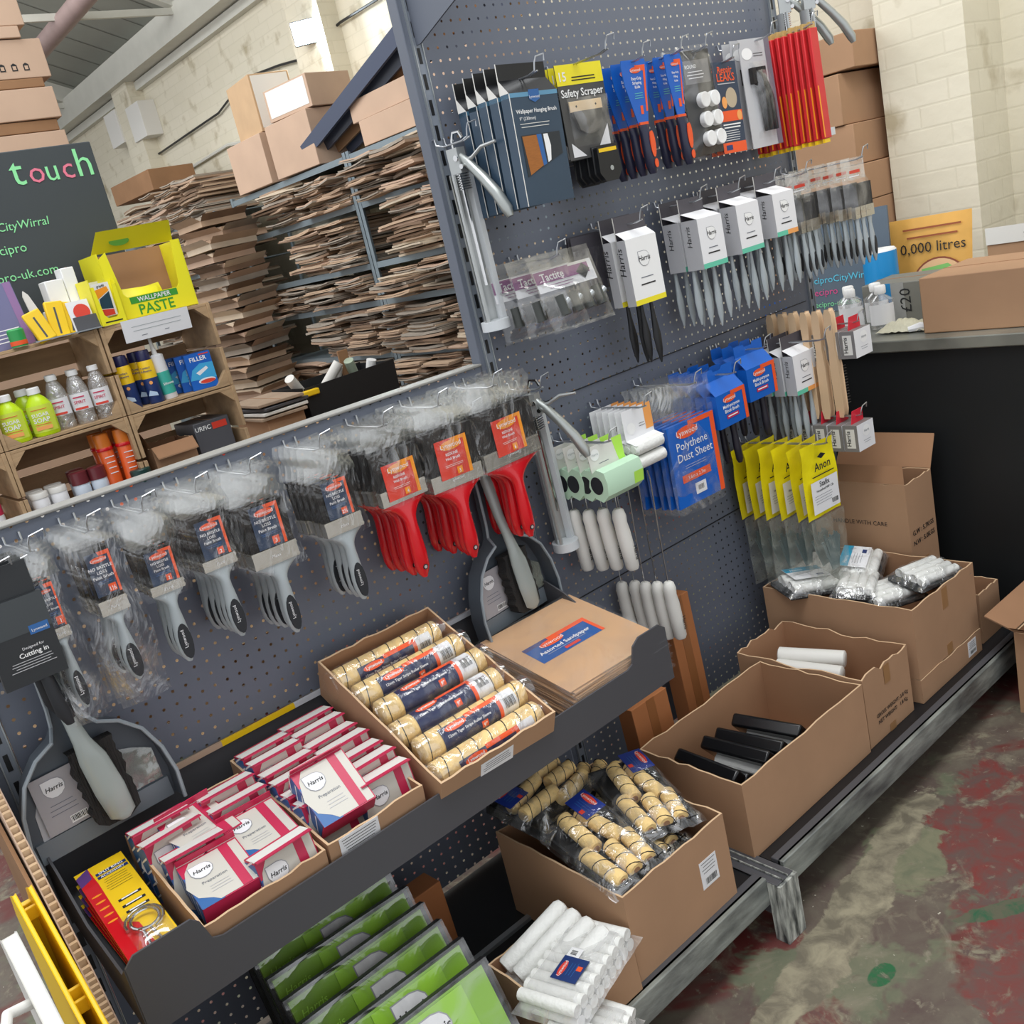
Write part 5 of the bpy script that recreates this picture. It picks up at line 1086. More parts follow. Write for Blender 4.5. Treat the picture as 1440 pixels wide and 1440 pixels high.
for i in range(7):
    GP.put((0.520+.004*i, -0.525+i*0.068, DK+.004+.004*i), (math.radians(-26+i*1.2), 0, math.radians(-1+random.uniform(-2, 2))), 'green dust sheet pack on the low bay base, %s' % nth(i, 7), 'green dust sheet packs')
for i, (x, y) in enumerate(((0.262, -0.44), (0.300, -0.40), (0.268, -0.36))):
    FR.put((x, y, DK+.003), (0, math.radians(-6), 0), 'white foam roller standing left of the green packs, %s of three' % ORD[i], 'white foam rollers left of the green packs')
# tall bay base
oc = carton('open_carton', 'open brown carton of black-bagged tools on the tall bay base, lowest at the left', 'cardboard box', 1.315, 1.780, -0.510, -0.225, DK, -1.180, seed=21, rag=.004)
def black_bag():
    t = thing('black_tray_pack', '', 'bagged tray')
    b = MB(); b.box(-.016, .016, -.085, .085, 0, .20, mat('bag_black', '#121214', .25)); b.build('black_tray', t, bevel=.006)
    b = MB(); b.tube([(-.026, -.055, .15), (-.026, .055, .16)], .014, M_WFLEECE, 8); b.build('white_sleeve', t)
    b = MB(); b.sheet(lambda u, v: (-.038+.004*noise.noise(Vector((u*6, v*6, 1))), (u-.5)*.17, .20*v), 10, 10, film('crackle_film', .05, .45)); b.build('film_bag', t)
    return t
BG = Proto(black_bag)
for i, (x, y, rz, ry) in enumerate(((1.480, -0.375, 62, 6), (1.525, -0.370, 66, -4), (1.580, -0.365, 70, 2), (1.635, -0.360, 72, 0), (1.695, -0.358, 74, 2))):
    BG.put((x, y, DK+.008), (math.radians(2), math.radians(ry-44), math.radians(rz-64)), 'black bagged tray with a white sleeve in the open carton, %s from the left' % ORD[i], 'black bagged trays in the open carton')
b2 = carton('torn_carton', 'torn-topped brown carton with two white tubes, between the open and stacked cartons', 'cardboard box', 1.790, 1.995, -0.505, -0.145, DK, -1.178, seed=23, rag=.009)
b = MB()
b.text('GROSS WEIGHT: 3.8 Kg', 0.01, 0.062, -.1812, .014, M_INK, bold=True); b.text('NET WEIGHT:   1.8 Kg', 0.01, 0.044, -.1812, .014, M_INK, bold=True); b.build('stencil_print', b2)
for q0, q1 in ((.13, .178), (0, .02)): MB().box(-.012, .014, -.1815, -.181, q0, q1, M_TAPE).build('parcel_tape', b2)
for i, (x, y, z) in enumerate(((1.905, -0.290, -1.215), (1.860, -0.310, -1.228))):
    t = thing('white_tube', 'rolled white tube in the torn carton, '+('rear one' if i == 0 else 'front one'), 'roller sleeve', (x, y, z), (0, math.radians(3), math.radians(-68-6*i)))
    b = MB(); b.tube([(-.085, 0, 0), (-.082, 0, 0), (.082, 0, 0), (.085, 0, 0)], [.018, .022, .022, .018], M_OFFW, 16); b.build('tube_body', t)
lb = carton('stacked_carton', 'closed brown carton under the swab-filled one', 'cardboard box', 2.030, 2.352, -0.512, -0.075, DK, -1.296, seed=27, group='stacked cartons at the right of the tall bay')
b = MB(); b.box(-.158, .158, -.215, .215, .060, .064, M_CARD); b.build('closed_lid', lb)
sticker(lb, 0.085, 0.130, 0.012, 0.055, -.2192, 4)
ub = carton('stacked_carton', 'brown carton full of clear-bagged white rollers, on top of a closed one', 'cardboard box', 2.030, 2.350, -0.510, -0.070, -1.294, -1.102, seed=25, rag=.003, group='stacked cartons at the right of the tall bay')
for q0, q1 in ((.13, .188), (0, .03)): MB().box(-.014, .014, -.2205, -.22, q0, q1, M_TAPE).build('parcel_tape', ub)
def white_pack(label):
    def f():
        t = thing('white_roller_pack', '', 'mini roller pack')
        b = MB(); b.box(-.085, .085, -.055, .055, 0, .012, M_BLACK); b.build('black_tray', t)
        for k in range(4):
            b = MB(); y = -.036+k*.024; b.tube([(-.070+.01*(k % 2), y, .022), (-.066, y, .022), (.062, y, .024), (.067, y, .024)], [.009, .013, .013, .009], M_WFLEECE, 12); b.build('foam_sleeve', t)
        if label:
            b = MB(); b.M = Matrix(((1, 0, 0, 0), (0, 0, 1, .01), (0, -1, 0, .042), (0, 0, 0, 1))); b.box(-.055, .055, -.0008, 0, -.03, .045, M_PAPER); b.rect(-.055, .055, .018, .045, -.0011, mat('label_cyan', '#2fa0c4', .4)); b.text('Harris', -.02, .024, -.0015, .015, M_WHITE, shear=.2); b.lines(-.04, .02, .010, -.0011, 4, .007, M_GREY, .001); b.rect(.02, .04, -.02, -.008, -.0011, M_DBLUE); b.build('header_label', t)
        b = MB(); b.sheet(lambda u, v: ((u-.5)*.185, (v-.5)*.125, .008+.036*min(1, 5*min(u, 1-u, v, 1-v))+.006*noise.noise(Vector((u*8, v*8, 7)))), 16, 12, film('crackle_film', .05, .45)); b.build('film_bag', t)
        return t
    return f
WA, WB = Proto(white_pack(True)), Proto(white_pack(False))
WA.put((2.255, -0.240, -1.120), (math.radians(8), math.radians(-8), math.radians(20)), 'white roller pack with cyan label at the right of the top carton', 'white roller packs')
WA.put((2.085, -0.180, -1.115), (math.radians(5), math.radians(10), math.radians(-25)), 'white roller pack with cyan label half under the yellow bags', 'white roller packs')
for i, (x, y, z, a, w) in enumerate(((2.260, -0.430, -1.122, -14, 'nearest in the top carton'), (2.150, -0.290, -1.130, 24, 'in the middle of the top carton'), (2.215, -0.130, -1.125, 12, 'at the back of the top carton'), (2.165, -0.365, -1.150, -20, 'at the left front of the top carton'))):
    WB.put((x, y, z), (math.radians(6), math.radians(4), math.radians(a)), 'unlabelled white roller pack '+w, 'white roller packs')
tb = carton('tall_carton', 'tall brown carton with upright flaps behind the stacked cartons', 'cardboard box', 2.372, 2.518, -0.330, -0.030, DK, -0.905, m=M_CARD, seed=31, flaps=(('b', 85, .09), ('r', 60, .10), ('l', 100, .05)))
b = MB(); T = Matrix.Translation((0.02, -.1512, .30)); b.text('G.W : 5.7KGS', 0.0, .30, -.1512, .020, M_INK, bold=True); b.text('N.W : 5.0KGS', 0.0, .27, -.1512, .020, M_INK, bold=True)
T = Matrix.Translation((-.0738, 0, .33)) @ Matrix.Rotation(-pi/2, 4, 'Z'); b.text('HANDLE WITH CARE', 0, 0, 0, .018, M_INK, T=T); b.build('stencil_print', tb)
b = MB(); b.box(-.014, .014, -.1508, -.1502, .0, .22, M_TAPE); b.build('parcel_tape', tb)
carton('small_carton', 'small brown carton at the far right end of the base', 'cardboard box', 2.385, 2.50, -0.500, -0.350, DK, -1.215, seed=33)
fc = carton('floor_carton', 'brown carton with splayed flaps on the floor by the counter', 'cardboard box', 2.305, 2.58, -1.05, -0.622, FL, -1.265, m=M_CARD, seed=35, flaps=(('b', 20, .08), ('l', 35, .05), ('r', 30, .06)))
# tall narrow cartons leaning on the panel
for x0, x1, z1, y0, rx, lb_ in ((1.625, 1.712, -0.975, -0.10, -2, 'tall narrow brown carton against the panel, behind the white roller frames'), (1.375, 1.500, -1.130, -0.17, -3, 'shorter narrow brown carton against the panel, under the tray end')):
    t = thing('narrow_carton', lb_, 'cardboard box', ((x0+x1)/2, y0, DK), (math.radians(rx), 0, 0)); h = z1-DK; w = x1-x0
    b = MB(); b.box(-w/2, w/2, 0, .05, 0, h, mat('cardboard_warm', '#a8693c', .8, var=.1)); b.build('carton_body', t, bevel=.0015)
    b = MB(); b.box(-.012, .016, -.0006, 0, 0, h, mat('tape_warm', '#8d5a34', .4)); b.build('parcel_tape', t)
t = thing('narrow_carton', 'warm brown carton edge between the green packs and the big carton', 'cardboard box', (0.735, -0.16, DK), (math.radians(-4), 0, 0))
MB().box(-.045, .045, 0, .06, 0, .15, mat('cardboard_warm', '#a8693c')).build('carton_body', t, bevel=.002)
# ------------------------------------------------------------------ counter and right side
ct = thing('shop_counter', 'metal-topped shop counter with a black front at the right', 'counter', (0, 0, 0))
b = MB(); b.box(2.60, 3.34, -2.2, 0.62, -0.585, -0.55, mat('counter_metal', '#a5a69c', .35, .55, h2='#7f8078', scale=6)); b.build('worktop', ct, bevel=.004)
b = MB(); b.box(2.625, 2.65, -2.2, 0.60, FL, -0.585, mat('counter_black', '#191b1c', .5, var=.2, scale=3)); b.box(2.65, 3.30, 0.575, 0.60, FL, -0.585, M_BLACK); b.build('front_panel', ct)
def closed_box(name, label, x0, x1, y0, y1, z0, z1, m=M_CARD, parts=None, rz=0, group=None, cat='cardboard box'):
    t = thing(name, label, cat, ((x0+x1)/2, (y0+y1)/2, z0), (0, 0, math.radians(rz)), group)
    hx, hy, h = (x1-x0)/2, (y1-y0)/2, z1-z0
    b = MB(); b.box(-hx, hx, -hy, hy, 0, h, m); b.build('carton_body', t, bevel=.003)
    b = MB(); b.box(-.0015, .0015, -hy, hy, h, h+.0012, M_CIN) if hx < hy else b.box(-hx, hx, -.0015, .0015, h, h+.0012, M_CIN); b.build('lid_seam', t)
    if parts: parts(t, hx, hy, h)
    return t
closed_box('shipping_carton', 'long closed brown carton on the metal counter', 2.665, 2.96, -0.95, -0.275, -0.549, -0.392, M_CARD)
def p20(t, hx, hy, h):
    b = MB(); b.box(-hx-.0005, -hx, .012, .055, 0, h, mat('stripe_azure', '#1f86c0', .4)); b.box(-hx-.0005, -hx, -.03, .012, 0, h, mat('print_grey', '#9a9a96', .5)); b.build('printed_stripe', t); b = MB()
    T = Matrix.Translation((-hx-.0012, -.050, h*.55)) @ Matrix.Rotation(-pi/2, 4, 'Z') @ Matrix.Rotation(-pi/2, 4, 'Y'); b.text('£20', 0, 0, 0, .050, M_INK, T=T); b.build('printed_side', t)
closed_box('printed_carton', 'grey and blue printed carton marked with a pound price, behind the long carton', 2.86, 3.05, -0.20, 0.02, -0.549, -0.425, mat('card_slate', '#77766e', .6), p20)
def p25(t, hx, hy, h):
    b = MB(); b.quad([(-hx-.003, -hy, h+.004), (-hx-.003, hy, h+.004), (hx*.2, hy, h+.03), (hx*.2, -hy, h+.03)], M_OFFW)
    b.quad([(-hx-.004, -hy, h-.008), (-hx-.004, hy, h-.008), (-hx-.004, hy, h+.045), (-hx-.004, -hy, h+.045)], M_OFFW)
    T = Matrix.Translation((-hx-.0055, .02, h+.004)) @ Matrix.Rotation(-pi/2, 4, 'Z'); b.text('£25', 0, 0, 0, .042, M_INK, T=T); b.build('price_card', t)
closed_box('priced_carton', 'brown carton with a white card marked £25 at the right picture edge', 3.22, 3.44, -0.55, -0.215, -0.549, -0.385, M_CARD, p25)
# clear bottles
def clear_bottle():
    t = thing('clear_bottle', '', 'bottle')
    b = MB(); b.loft([(0, 0, 0, .034, .022), (0, 0, .004, .037, .025), (0, 0, .088, .037, .025), (0, 0, .104, .014, .013), (0, 0, .112, .013, .013)], film('bottle_clear', .25, .4, rough=.05, milk=.3, bump=.1), 18); b.build('bottle_body', t)
    b = MB(); b.loft([(0, 0, .108, .0165, .0165), (0, 0, .112, .0175, .0175), (0, 0, .130, .0175, .0175), (0, 0, .133, .015, .015)], M_WHITE, 18); b.build('cap', t)
    b = MB(); b.sheet(lambda u, v: (.0375*cos(pi*(1.12+.76*u)), .0255*sin(pi*(1.12+.76*u)), .016+.062*v), 8, 1, M_PAPER); b.build('label', t)
    return t
CB = Proto(clear_bottle)
for i, (x, y, w) in enumerate(((2.840, 0.055, 'back left'), (2.775, 0.012, 'front left'), (2.845, -0.035, 'back right'), (2.785, -0.085, 'front right'))):
    CB.put((x, y, -0.549), (0, 0, math.radians(-62)), 'clear bottle with white cap on the counter, %s of the four' % w, 'clear capped bottles')
t = thing('wipes_tub', 'blue and white round tub on the counter by the gold sign', 'tub', (3.10, 0.085, -0.549))
b = MB(); b.lathe([(.052, 0), (.055, .004), (.055, .20), (.050, .206)], M_WHITE, 28); b.build('tub_body', t)
b = MB(); b.lathe([(.0556, .07), (.0556, .198)], mat('tub_blue', '#1f8fd0', .35), 28); b.lathe([(.0559, .055), (.0559, .085)], mat('tub_pale_red', '#d88a86', .5), 28)
T = Matrix.Translation((-.050, -.030, .09)) @ Matrix.Rotation(math.radians(-60), 4, 'Z'); b.text('wipes', 0, 0, 0, .022, M_PURP, T=T, bold=True); b.build('printed_wrap', t)
t = thing('crumpled_packet', 'crumpled clear packet lying on the counter before the bottles', 'packet', (2.735, -0.185, -0.549))
b = MB(); b.sheet(lambda u, v: ((u-.5)*.09, (v-.5)*.15, .004+.028*sin(pi*u)*sin(pi*v)+.014*abs(noise.noise(Vector((u*5, v*7, 2))))), 12, 14, mat('foil_pale', '#c9c5ae', .35, bump=.6)); b.build('foil', t)
b = MB(); b.tube([(-.02, -.09, .012), (-.03, -.06, .014), (-.045, -.03, .01)], [.006, .013, .008], M_PAPER, 8); b.build('white_tag', t)
# gold litres sign, chalk sign, blue banner
gs = thing('gold_sign', 'gold foil sign reading 000 litres, standing on the counter', 'sign', (3.30, 0.02, -0.549), (math.radians(-6), 0, math.radians(-86)))
b = MB(); foil = mat('gold_foil', '#f0b860', .3, .25, var=.15, scale=8, bump=.35, bscale=9)
b.sheet(lambda u, v: ((u-.5)*(.27+.02*v), .004*noise.noise(Vector((u*3, v*3, 4))), .27*v), 10, 10, foil); b.box(-.13, .13, .004, .008, 0, .26, foil); b.build('foil_sheet', gs)
b = MB(); y = -.006; b.lines(-.09, .11, .235, y, 2, .028, mat('print_rust', '#96502e', .5), .006); b.text('0,000 litres', 0.01, .150, y, .050, M_INK)
b.quad([(.03+.10*cos(pi*i/16), y, .03+.10*sin(pi*i/16)) for i in range(17)], mat('rust_ring', '#8a4a35', .5)); b.quad([(.03+.094*cos(pi*i/16), y-.0004, .03+.094*sin(pi*i/16)) for i in range(17)], mat('peach', '#e2b98c', .5)); b.quad([(-.035, y-.0008, .035), (.075, y-.0008, .035), (.085, y-.0008, .085), (.06, y-.0008, .105), (-.03, y-.0008, .095)], mat('leaf_green', '#7fbf6a', .5)); b.build('printed_art', gs)
cs = thing('chalk_sign', 'dark chalk sign with coloured handwriting at the counter end', 'chalkboard', (3.18, 0.30, -0.549), (math.radians(-4), 0, math.radians(-80)))
MB().box(-.19, .19, 0, .012, 0, .335, mat('slate_blue', '#5a6876', .6, var=.1)).build('board', cs)
ch = lambda n, h: mat('chalk_'+n, h, .9)
b = MB(); b.text('ReciproCityWirral', 0.0, .105, -.002, .034, ch('cyan', '#5fc4e0')); b.text('Recipro', -.06, .062, -.002, .034, ch('pink', '#d84f8c')); b.text('recipro', .09, .21, -.002, .030, ch('pink', '#d84f8c')); b.text('recipro-uk.com', -.02, .02, -.002, .028, ch('green', '#7fd69a')); b.build('chalk_writing', cs)
bs = thing('blue_banner', 'narrow blue banner strip between the panel edge and chalk sign', 'banner', (2.70, 0.235, -0.549), (0, 0, math.radians(-62)))
b = MB(); b.box(-.035, .035, 0, .002, 0, .13, M_BLUE); b.rect(-.035, .035, 0, .03, -.0008, mat('banner_pale', '#a9cdf0', .4)); b.text('STOCK', 0, .09, -.001, .018, M_WHITE, bold=True); b.text('CLEARANCE', 0, .078, -.001, .008, M_WHITE); b.build('banner_sheet', bs)
# stack of cartons by the brick pillar
def wl(zc):
    def f(t, hx, hy, h):
        b = MB()
        for y in zc: b.box(-hx-.0008, -hx, y-.02, y+.02, h*.15, h*.85, M_PAPER); b.box(-hx-.0012, -hx, y-.004, y+.004, h*.55, h*.62, M_INK)
        if zc: b.build('white_label', t)
    return f
for i, (y0, y1, z0, z1, lab, m, rz) in enumerate(((0.42, 0.95, 0.27, 0.395, (), M_CARD, 2), (0.47, 0.95, 0.08, 0.262, (), M_CARD, -2), (0.45, 0.95, -0.07, 0.078, (0.12,), M_CARD, 1), (0.42, 0.95, -0.205, -0.072, (), M_CARD, 0), (0.42, 0.95, -0.36, -0.207, (-0.2, .08), M_CARD, -1), (0.42, 0.95, -0.55, -0.362, (), M_CARD, 0))):
    closed_box('wall_carton', 'brown carton in the stack beside the brick pillar, %s from the top' % ('topmost, first' if i == 0 else ORD[i]), 3.55, 3.95, y0-.055, y1-.1, z0, z1, m, wl(lab), rz, 'brown cartons beside the pillar')
closed_box('wall_carton', 'large brown carton on the floor carrying the stack beside the pillar', 3.52, 3.97, 0.37, 0.92, FL, -0.552, M_CARD)
tag(MB().tube([(3.90, -0.13, -0.20), (3.82, -0.13, -0.20), (3.80, -0.145, -0.235), (3.80, -0.16, -0.25), (3.80, -0.60, -0.25)], .012, m_beam, 8).build('wall_pipe'), 'cream painted pipe bent along the brick wall at right', 'pipe')
# ------------------------------------------------------------------ apple crates behind the low bay
def crate():
    t = thing('wooden_crate', '', 'crate')
    w, h, d = 0.388, 0.292, 0.30
    for s in (-1, 1):
        for j, (z0, z1) in enumerate(((0.0, 0.135), (0.145, h))):
            b = MB(); b.box(s*w/2-(0.012 if s > 0 else 0), s*w/2+(0.012 if s < 0 else 0), 0, d, z0, z1, M_WOOD); b.build('side_board', t, bevel=.0015)
    for z0, nm in ((0.0, 'floor_board'), (h-.011, 'top_board')):
        for j in range(2): b = MB(); b.box(-w/2+.012, w/2-.012, .004+j*.15, .140+j*.15, z0, z0+.010, M_WOOD); b.build(nm, t, bevel=.0012)
    for z0, z1 in ((.012, .078), (.104, .170), (.196, .270)):
        b = MB(); b.box(-w/2+.012, w/2-.012, d-.010, d, z0, z1, M_WOOD); b.build('rear_slat', t, bevel=.0012)
    for sx in (-1, 1):
        for sz in (0, 1):
            z = .010 if sz == 0 else h-.011; x = sx*(w/2-.012); q = -1 if sz else 1
            b = MB(); b.prism([(x, z), (x-sx*.045, z), (x, z+q*.045)], .004, .030, M_WOOD); b.build('corner_block', t)
    return t
CR = Proto(crate); CX = (0.450, 0.840, 1.232); TZs = (-0.304, -0.598, -0.892, -1.186, -1.48)
cn = ('left', 'middle', 'right'); tn = ('top', 'second', 'third', 'fourth', 'bottom')
for j, z in enumerate(TZs):
    for i, x in enumerate(CX):
        CR.put((x, 1.60, z), (0, 0, math.radians((-.6, .3, .5)[i])), 'open wooden apple crate on its side, %s column, %s tier' % (cn[i], tn[j]), 'stacked wooden crates')
F1, F2 = TZs[0]+.011, TZs[1]+.011
def soap():
    t = thing('sugar_soap_bottle', '', 'bottle')
    L = mat('soap_lime', '#c6e61e', .25)
    b = MB(); b.loft([(0, 0, 0, .036, .026), (0, 0, .006, .040, .029), (0, 0, .095, .040, .029), (0, 0, .118, .026, .022), (0, 0, .128, .016, .016), (0, 0, .136, .016, .016)], L, 18); b.build('bottle_body', t)
    b = MB(); b.loft([(0, 0, .132, .020, .020), (0, 0, .150, .020, .020), (0, 0, .153, .017, .017)], M_WHITE, 16); b.build('cap', t)
    b = MB(); y = -.0295; b.sheet(lambda u, v: (.0405*cos(pi*(1.15+.7*u)), .0296*sin(pi*(1.15+.7*u)), .012+.085*v), 8, 1, mat('soap_label', '#cfe04a', .4)); b.rect(-.024, .024, .083, .085, y-.001, M_LRED)
    b.text('SUGAR', 0, .062, y-.0015, .016, M_PAPER, bold=True); b.text('SOAP', 0, .044, y-.0015, .020, M_PAPER, bold=True); b.rect(-.024, .024, .020, .032, y-.001, M_ORS); b.rect(-.024, .024, .036, .038, y-.001, M_LRED); b.build('label', t)
    return t
SO = Proto(soap)
for i, (x, y, w) in enumerate(((0.705, 1.64, 'front left'), (0.792, 1.635, 'front right'), (0.692, 1.715, 'behind left'), (0.775, 1.72, 'behind right'))): SO.put((x, y, F1), (0, 0, math.radians(-20)), 'lime green sugar soap bottle with white cap in the crate, %s' % w, 'lime sugar soap bottles')
def spirit():
    t = thing('white_spirit_bottle', '', 'bottle')
    b = MB(); g = film('ribbed_clear', .3, .6, rough=.06, milk=.25, bscale=40, bump=.8)
    b.lathe([(.028, 0), (.031, .004), (.029, .03), (.031, .04), (.031, .105), (.029, .12), (.020, .145), (.013, .155), (.013, .160)], g, 18); b.build('bottle_body', t)
    b = MB(); b.lathe([(.017, .157), (.017, .172), (.015, .174)], M_WHITE, 16); b.build('cap', t)
    b = MB(); b.sheet(lambda u, v: (.0315*cos(pi*(1.1+.8*u)), .0315*sin(pi*(1.1+.8*u)), .045+.055*v), 8, 1, M_PAPER); b.text('SPIRIT', 0, .068, -.0335, .014, M_PINK, bold=True); b.lines(-.02, .02, .090, -.0325, 1, .01, M_PINK, .004); b.rect(-.02, .02, .048, .055, -.0325, M_LRED); b.build('label', t)
    return t
WS = Proto(spirit)
for i, (x, y, w) in enumerate(((0.862, 1.66, 'front left'), (0.925, 1.645, 'front middle'), (0.988, 1.635, 'front right'), (0.880, 1.74, 'behind left'), (0.945, 1.73, 'behind middle'))): WS.put((x, y, F1), (0, 0, math.radians(-25)), 'clear ribbed white spirit bottle with red label in the crate, %s' % w, 'clear white spirit bottles')
def spray():
    t = thing('spray_can', '', 'spray can')
    b = MB(); b.lathe([(.024, 0), (.0255, .003), (.0255, .085)], M_DBLUE, 20); b.lathe([(.0255, .085), (.0255, .138), (.022, .146)], M_GOLD, 20); b.build('can_body', t)
    b = MB(); b.lathe([(.0225, .144), (.023, .148), (.0225, .176), (.020, .179)], mat('cap_navy', '#23244f', .35), 20); b.build('cap', t)
    b = MB(); b.text('Contact', 0, .118, -.0272, .010, M_DBLUE, bold=True); b.text('Adhesive', 0, .107, -.0272, .010, M_DBLUE, bold=True); b.oval(.004, .070, .006, .006, -.0262, M_ORS, 12); b.quad([(-.016, -.0262, .028), (-.008, -.0268, .045), (.014, -.0266, .036), (.016, -.0262, .024)], mat('splash', '#b8cfe6', .4)); b.build('label', t)
    return t
SC = Proto(spray)
for i, (x, y, w) in enumerate(((1.085, 1.650, 'front left'), (1.160, 1.640, 'front right'), (1.098, 1.712, 'second row left'), (1.152, 1.700, 'second row right'), (1.078, 1.77, 'back'))): SC.put((x, y, F1), (0, 0, math.radians(-30)), 'navy and yellow spray can with navy cap in the crate, %s' % w, 'navy and yellow spray cans')
t = thing('sealant_cartridge', 'clear nozzled sealant cartridge with teal label between the spray cans and blue boxes', 'sealant cartridge', (1.212, 1.645, F1), (0, math.radians(-3), 0))
b = MB(); b.lathe([(.022, 0), (.0235, .003), (.0235, .150), (.012, .156)], M_PAPER, 18); b.build('tube', t); b = MB(); b.lathe([(.009, .155), (.008, .170), (.0025, .245)], M_OFFW, 12); b.build('nozzle', t)
b = MB(); b.lathe([(.0240, .018), (.0240, .095)], mat('label_teal', '#3fae9d', .35), 18); b.text('Silicone', 0, .05, -.0255, .012, M_PAPER, bold=True); b.build('label', t)
def filler():
    t = thing('filler_carton', '', 'boxed filler')
    b = MB(); b.box(-.045, .045, -.018, .018, 0, .125, M_BLUE); y = -.0186; b.text('FILLER', 0, .098, y, .021, M_WHITE, bold=True); b.quad([(-.045, y, .035), (.045, y, .03), (.045, y, .085), (.0, y, .088), (-.03, y, .07)], mat('sky', '#3fa6d8', .4)); b.oval(.010, .026, .03, .010, y-.0003, M_PAPER); b.oval(.012, .024, .026, .007, y-.0006, M_LRED); b.quad([(-.02, y-.0003, .058), (.02, y-.0003, .075), (.025, y-.0003, .066), (-.01, y-.0003, .048)], M_PAPER); b.rect(.005, .04, .116, .120, y-.0003, M_LRED)
    T = Matrix.Translation((-.0456, 0, .05)) @ Matrix.Rotation(-pi/2, 4, 'Z') @ Matrix.Rotation(-pi/2, 4, 'Y'); b.text('FILLER', 0, -.007, 0, .022, M_WHITE, T=T, bold=True); b.build('carton', t)
    return t
FC = Proto(filler)
for i, (x, y, w) in enumerate(((1.340, 1.645, 'frontmost'), (1.322, 1.690, 'middle'), (1.300, 1.740, 'rearmost'))): FC.put((x, y, F1), (0, 0, math.radians(-12)), 'blue filler carton in the upper crate, %s of three' % w, 'blue filler cartons')
def jar():
    t = thing('sample_pot', '', 'paint pot')
    b = MB(); b.lathe([(.026, 0), (.027, .003), (.027, .045), (.025, .048)], M_PAPER, 18); b.build('pot_body', t); b = MB(); b.lathe([(.0285, .046), (.0285, .062), (.027, .064)], M_OFFW, 18); b.build('lid', t); return t
def jar2():
    t = thing('sample_pot', '', 'paint pot')
    b = MB(); b.lathe([(.026, 0), (.027, .003), (.027, .045), (.025, .048)], mat('pot_blue_white', '#c9d3df', .4), 18); b.build('pot_body', t); b = MB(); b.lathe([(.0285, .046), (.0285, .085), (.024, .088)], mat('lid_maroon', '#6b2a30', .3), 18); b.build('lid', t); return t
J1, J2 = Proto(jar), Proto(jar2)
for k in range(2):
    for i, (x, y) in enumerate(((0.700, 1.640), (0.762, 1.650), (0.705, 1.715), (0.768, 1.72))): J1.put((x, y, F2+k*.0645), (0, 0, 0), 'small white pot with cream lid, %s, %s layer in the second crate tier' % (('front left', 'front right', 'back left', 'back right')[i], ('lower', 'upper')[k]), 'white pots')
for k in range(2):
    for i, (x, y) in enumerate(((0.838, 1.655), (0.895, 1.65), (0.850, 1.73))): (J2 if k else J1).put((x, y, F2+k*.0645), (0, 0, 0), 'small pot with %s, %s, beside the orange tubes' % (('cream lid', 'maroon cap')[k], ('left', 'right', 'back')[i]), ('white pots', 'maroon-capped pots')[k])
def orange_tube():
    t = thing('filler_cartridge', '', 'cartridge')
    b = MB(); b.lathe([(.024, 0), (.025, .003), (.025, .235), (.021, .24)], mat('cartridge_orange', '#e0602a', .25), 18); b.build('tube', t); b = MB(); b.lathe([(.0268, .190), (.0275, .193), (.0275, .198), (.0268, .200)], M_RED, 18); b.lathe([(.0255, .203), (.0255, .245), (.022, .248)], mat('cap_orange', '#d8782a', .3), 18); b.build('collar', t); b = MB(); b.lines(-.015, .015, .17, -.0256, 4, .018, M_PAPER, .003); b.build('label', t); return t
OT = Proto(orange_tube)
for i, (x, y, r) in enumerate(((0.945, 1.655, 0), (1.000, 1.645, 2), (0.950, 1.73, 0), (1.002, 1.725, 0))): OT.put((x, y, F2), (0, math.radians(r), 0), 'orange cartridge tube in the second crate tier, %s' % ('front left', 'front right', 'back left', 'back right')[i], 'orange cartridge tubes')
t = thing('dark_tub', 'dark green tub lettered PLU beside the orange tubes', 'tub', (1.02, 1.612, F2)); b = MB(); b.lathe([(.032, 0), (.034, .1), (.030, .104)], mat('tub_green', '#1f3f3a', .35), 20); b.text('PLU', .008, .045, -.0355, .02, M_PAPER, bold=True); b.build('tub_body', t)
carton('display_carton', 'open brown carton of clips in the second crate tier', 'cardboard box', 1.085, 1.235, 1.63, 1.80, F2, F2+.15, seed=41, flaps=(('l', 70, .06), ('f', -50, .05)), front_low=.02)
closed_box('tool_box_carton', 'dark grey printed tool box with red badge in the second crate tier', 1.250, 1.385, 1.64, 1.82, F2, F2+.185, mat('box_charcoal', '#55555a', .4), lambda t, hx, hy, h: (lambda b: (b.rect(.0, .055, h-.035, h-.012, -hy-.001, M_LRED), b.rect(-.055, -.01, .02, .07, -hy-.001, M_GREYD), b.oval(.018, .05, .016, .014, -hy-.0012, M_LRED), b.text('URFiC', -.035, h-.03, -hy-.0015, .022, M_WHITE, bold=True), b.build('printed_front', t)))(MB()), 0, None, 'boxed tool')
t = thing('white_sleeve', 'white tube with crimson band in the left column crate', 'tube', (0.560, 1.64, F2)); b = MB(); b.lathe([(.028, 0), (.028, .17)], M_PAPER, 18); b.lathe([(.0284, .10), (.0284, .15)], M_PINK, 18); b.build('tube_body', t)
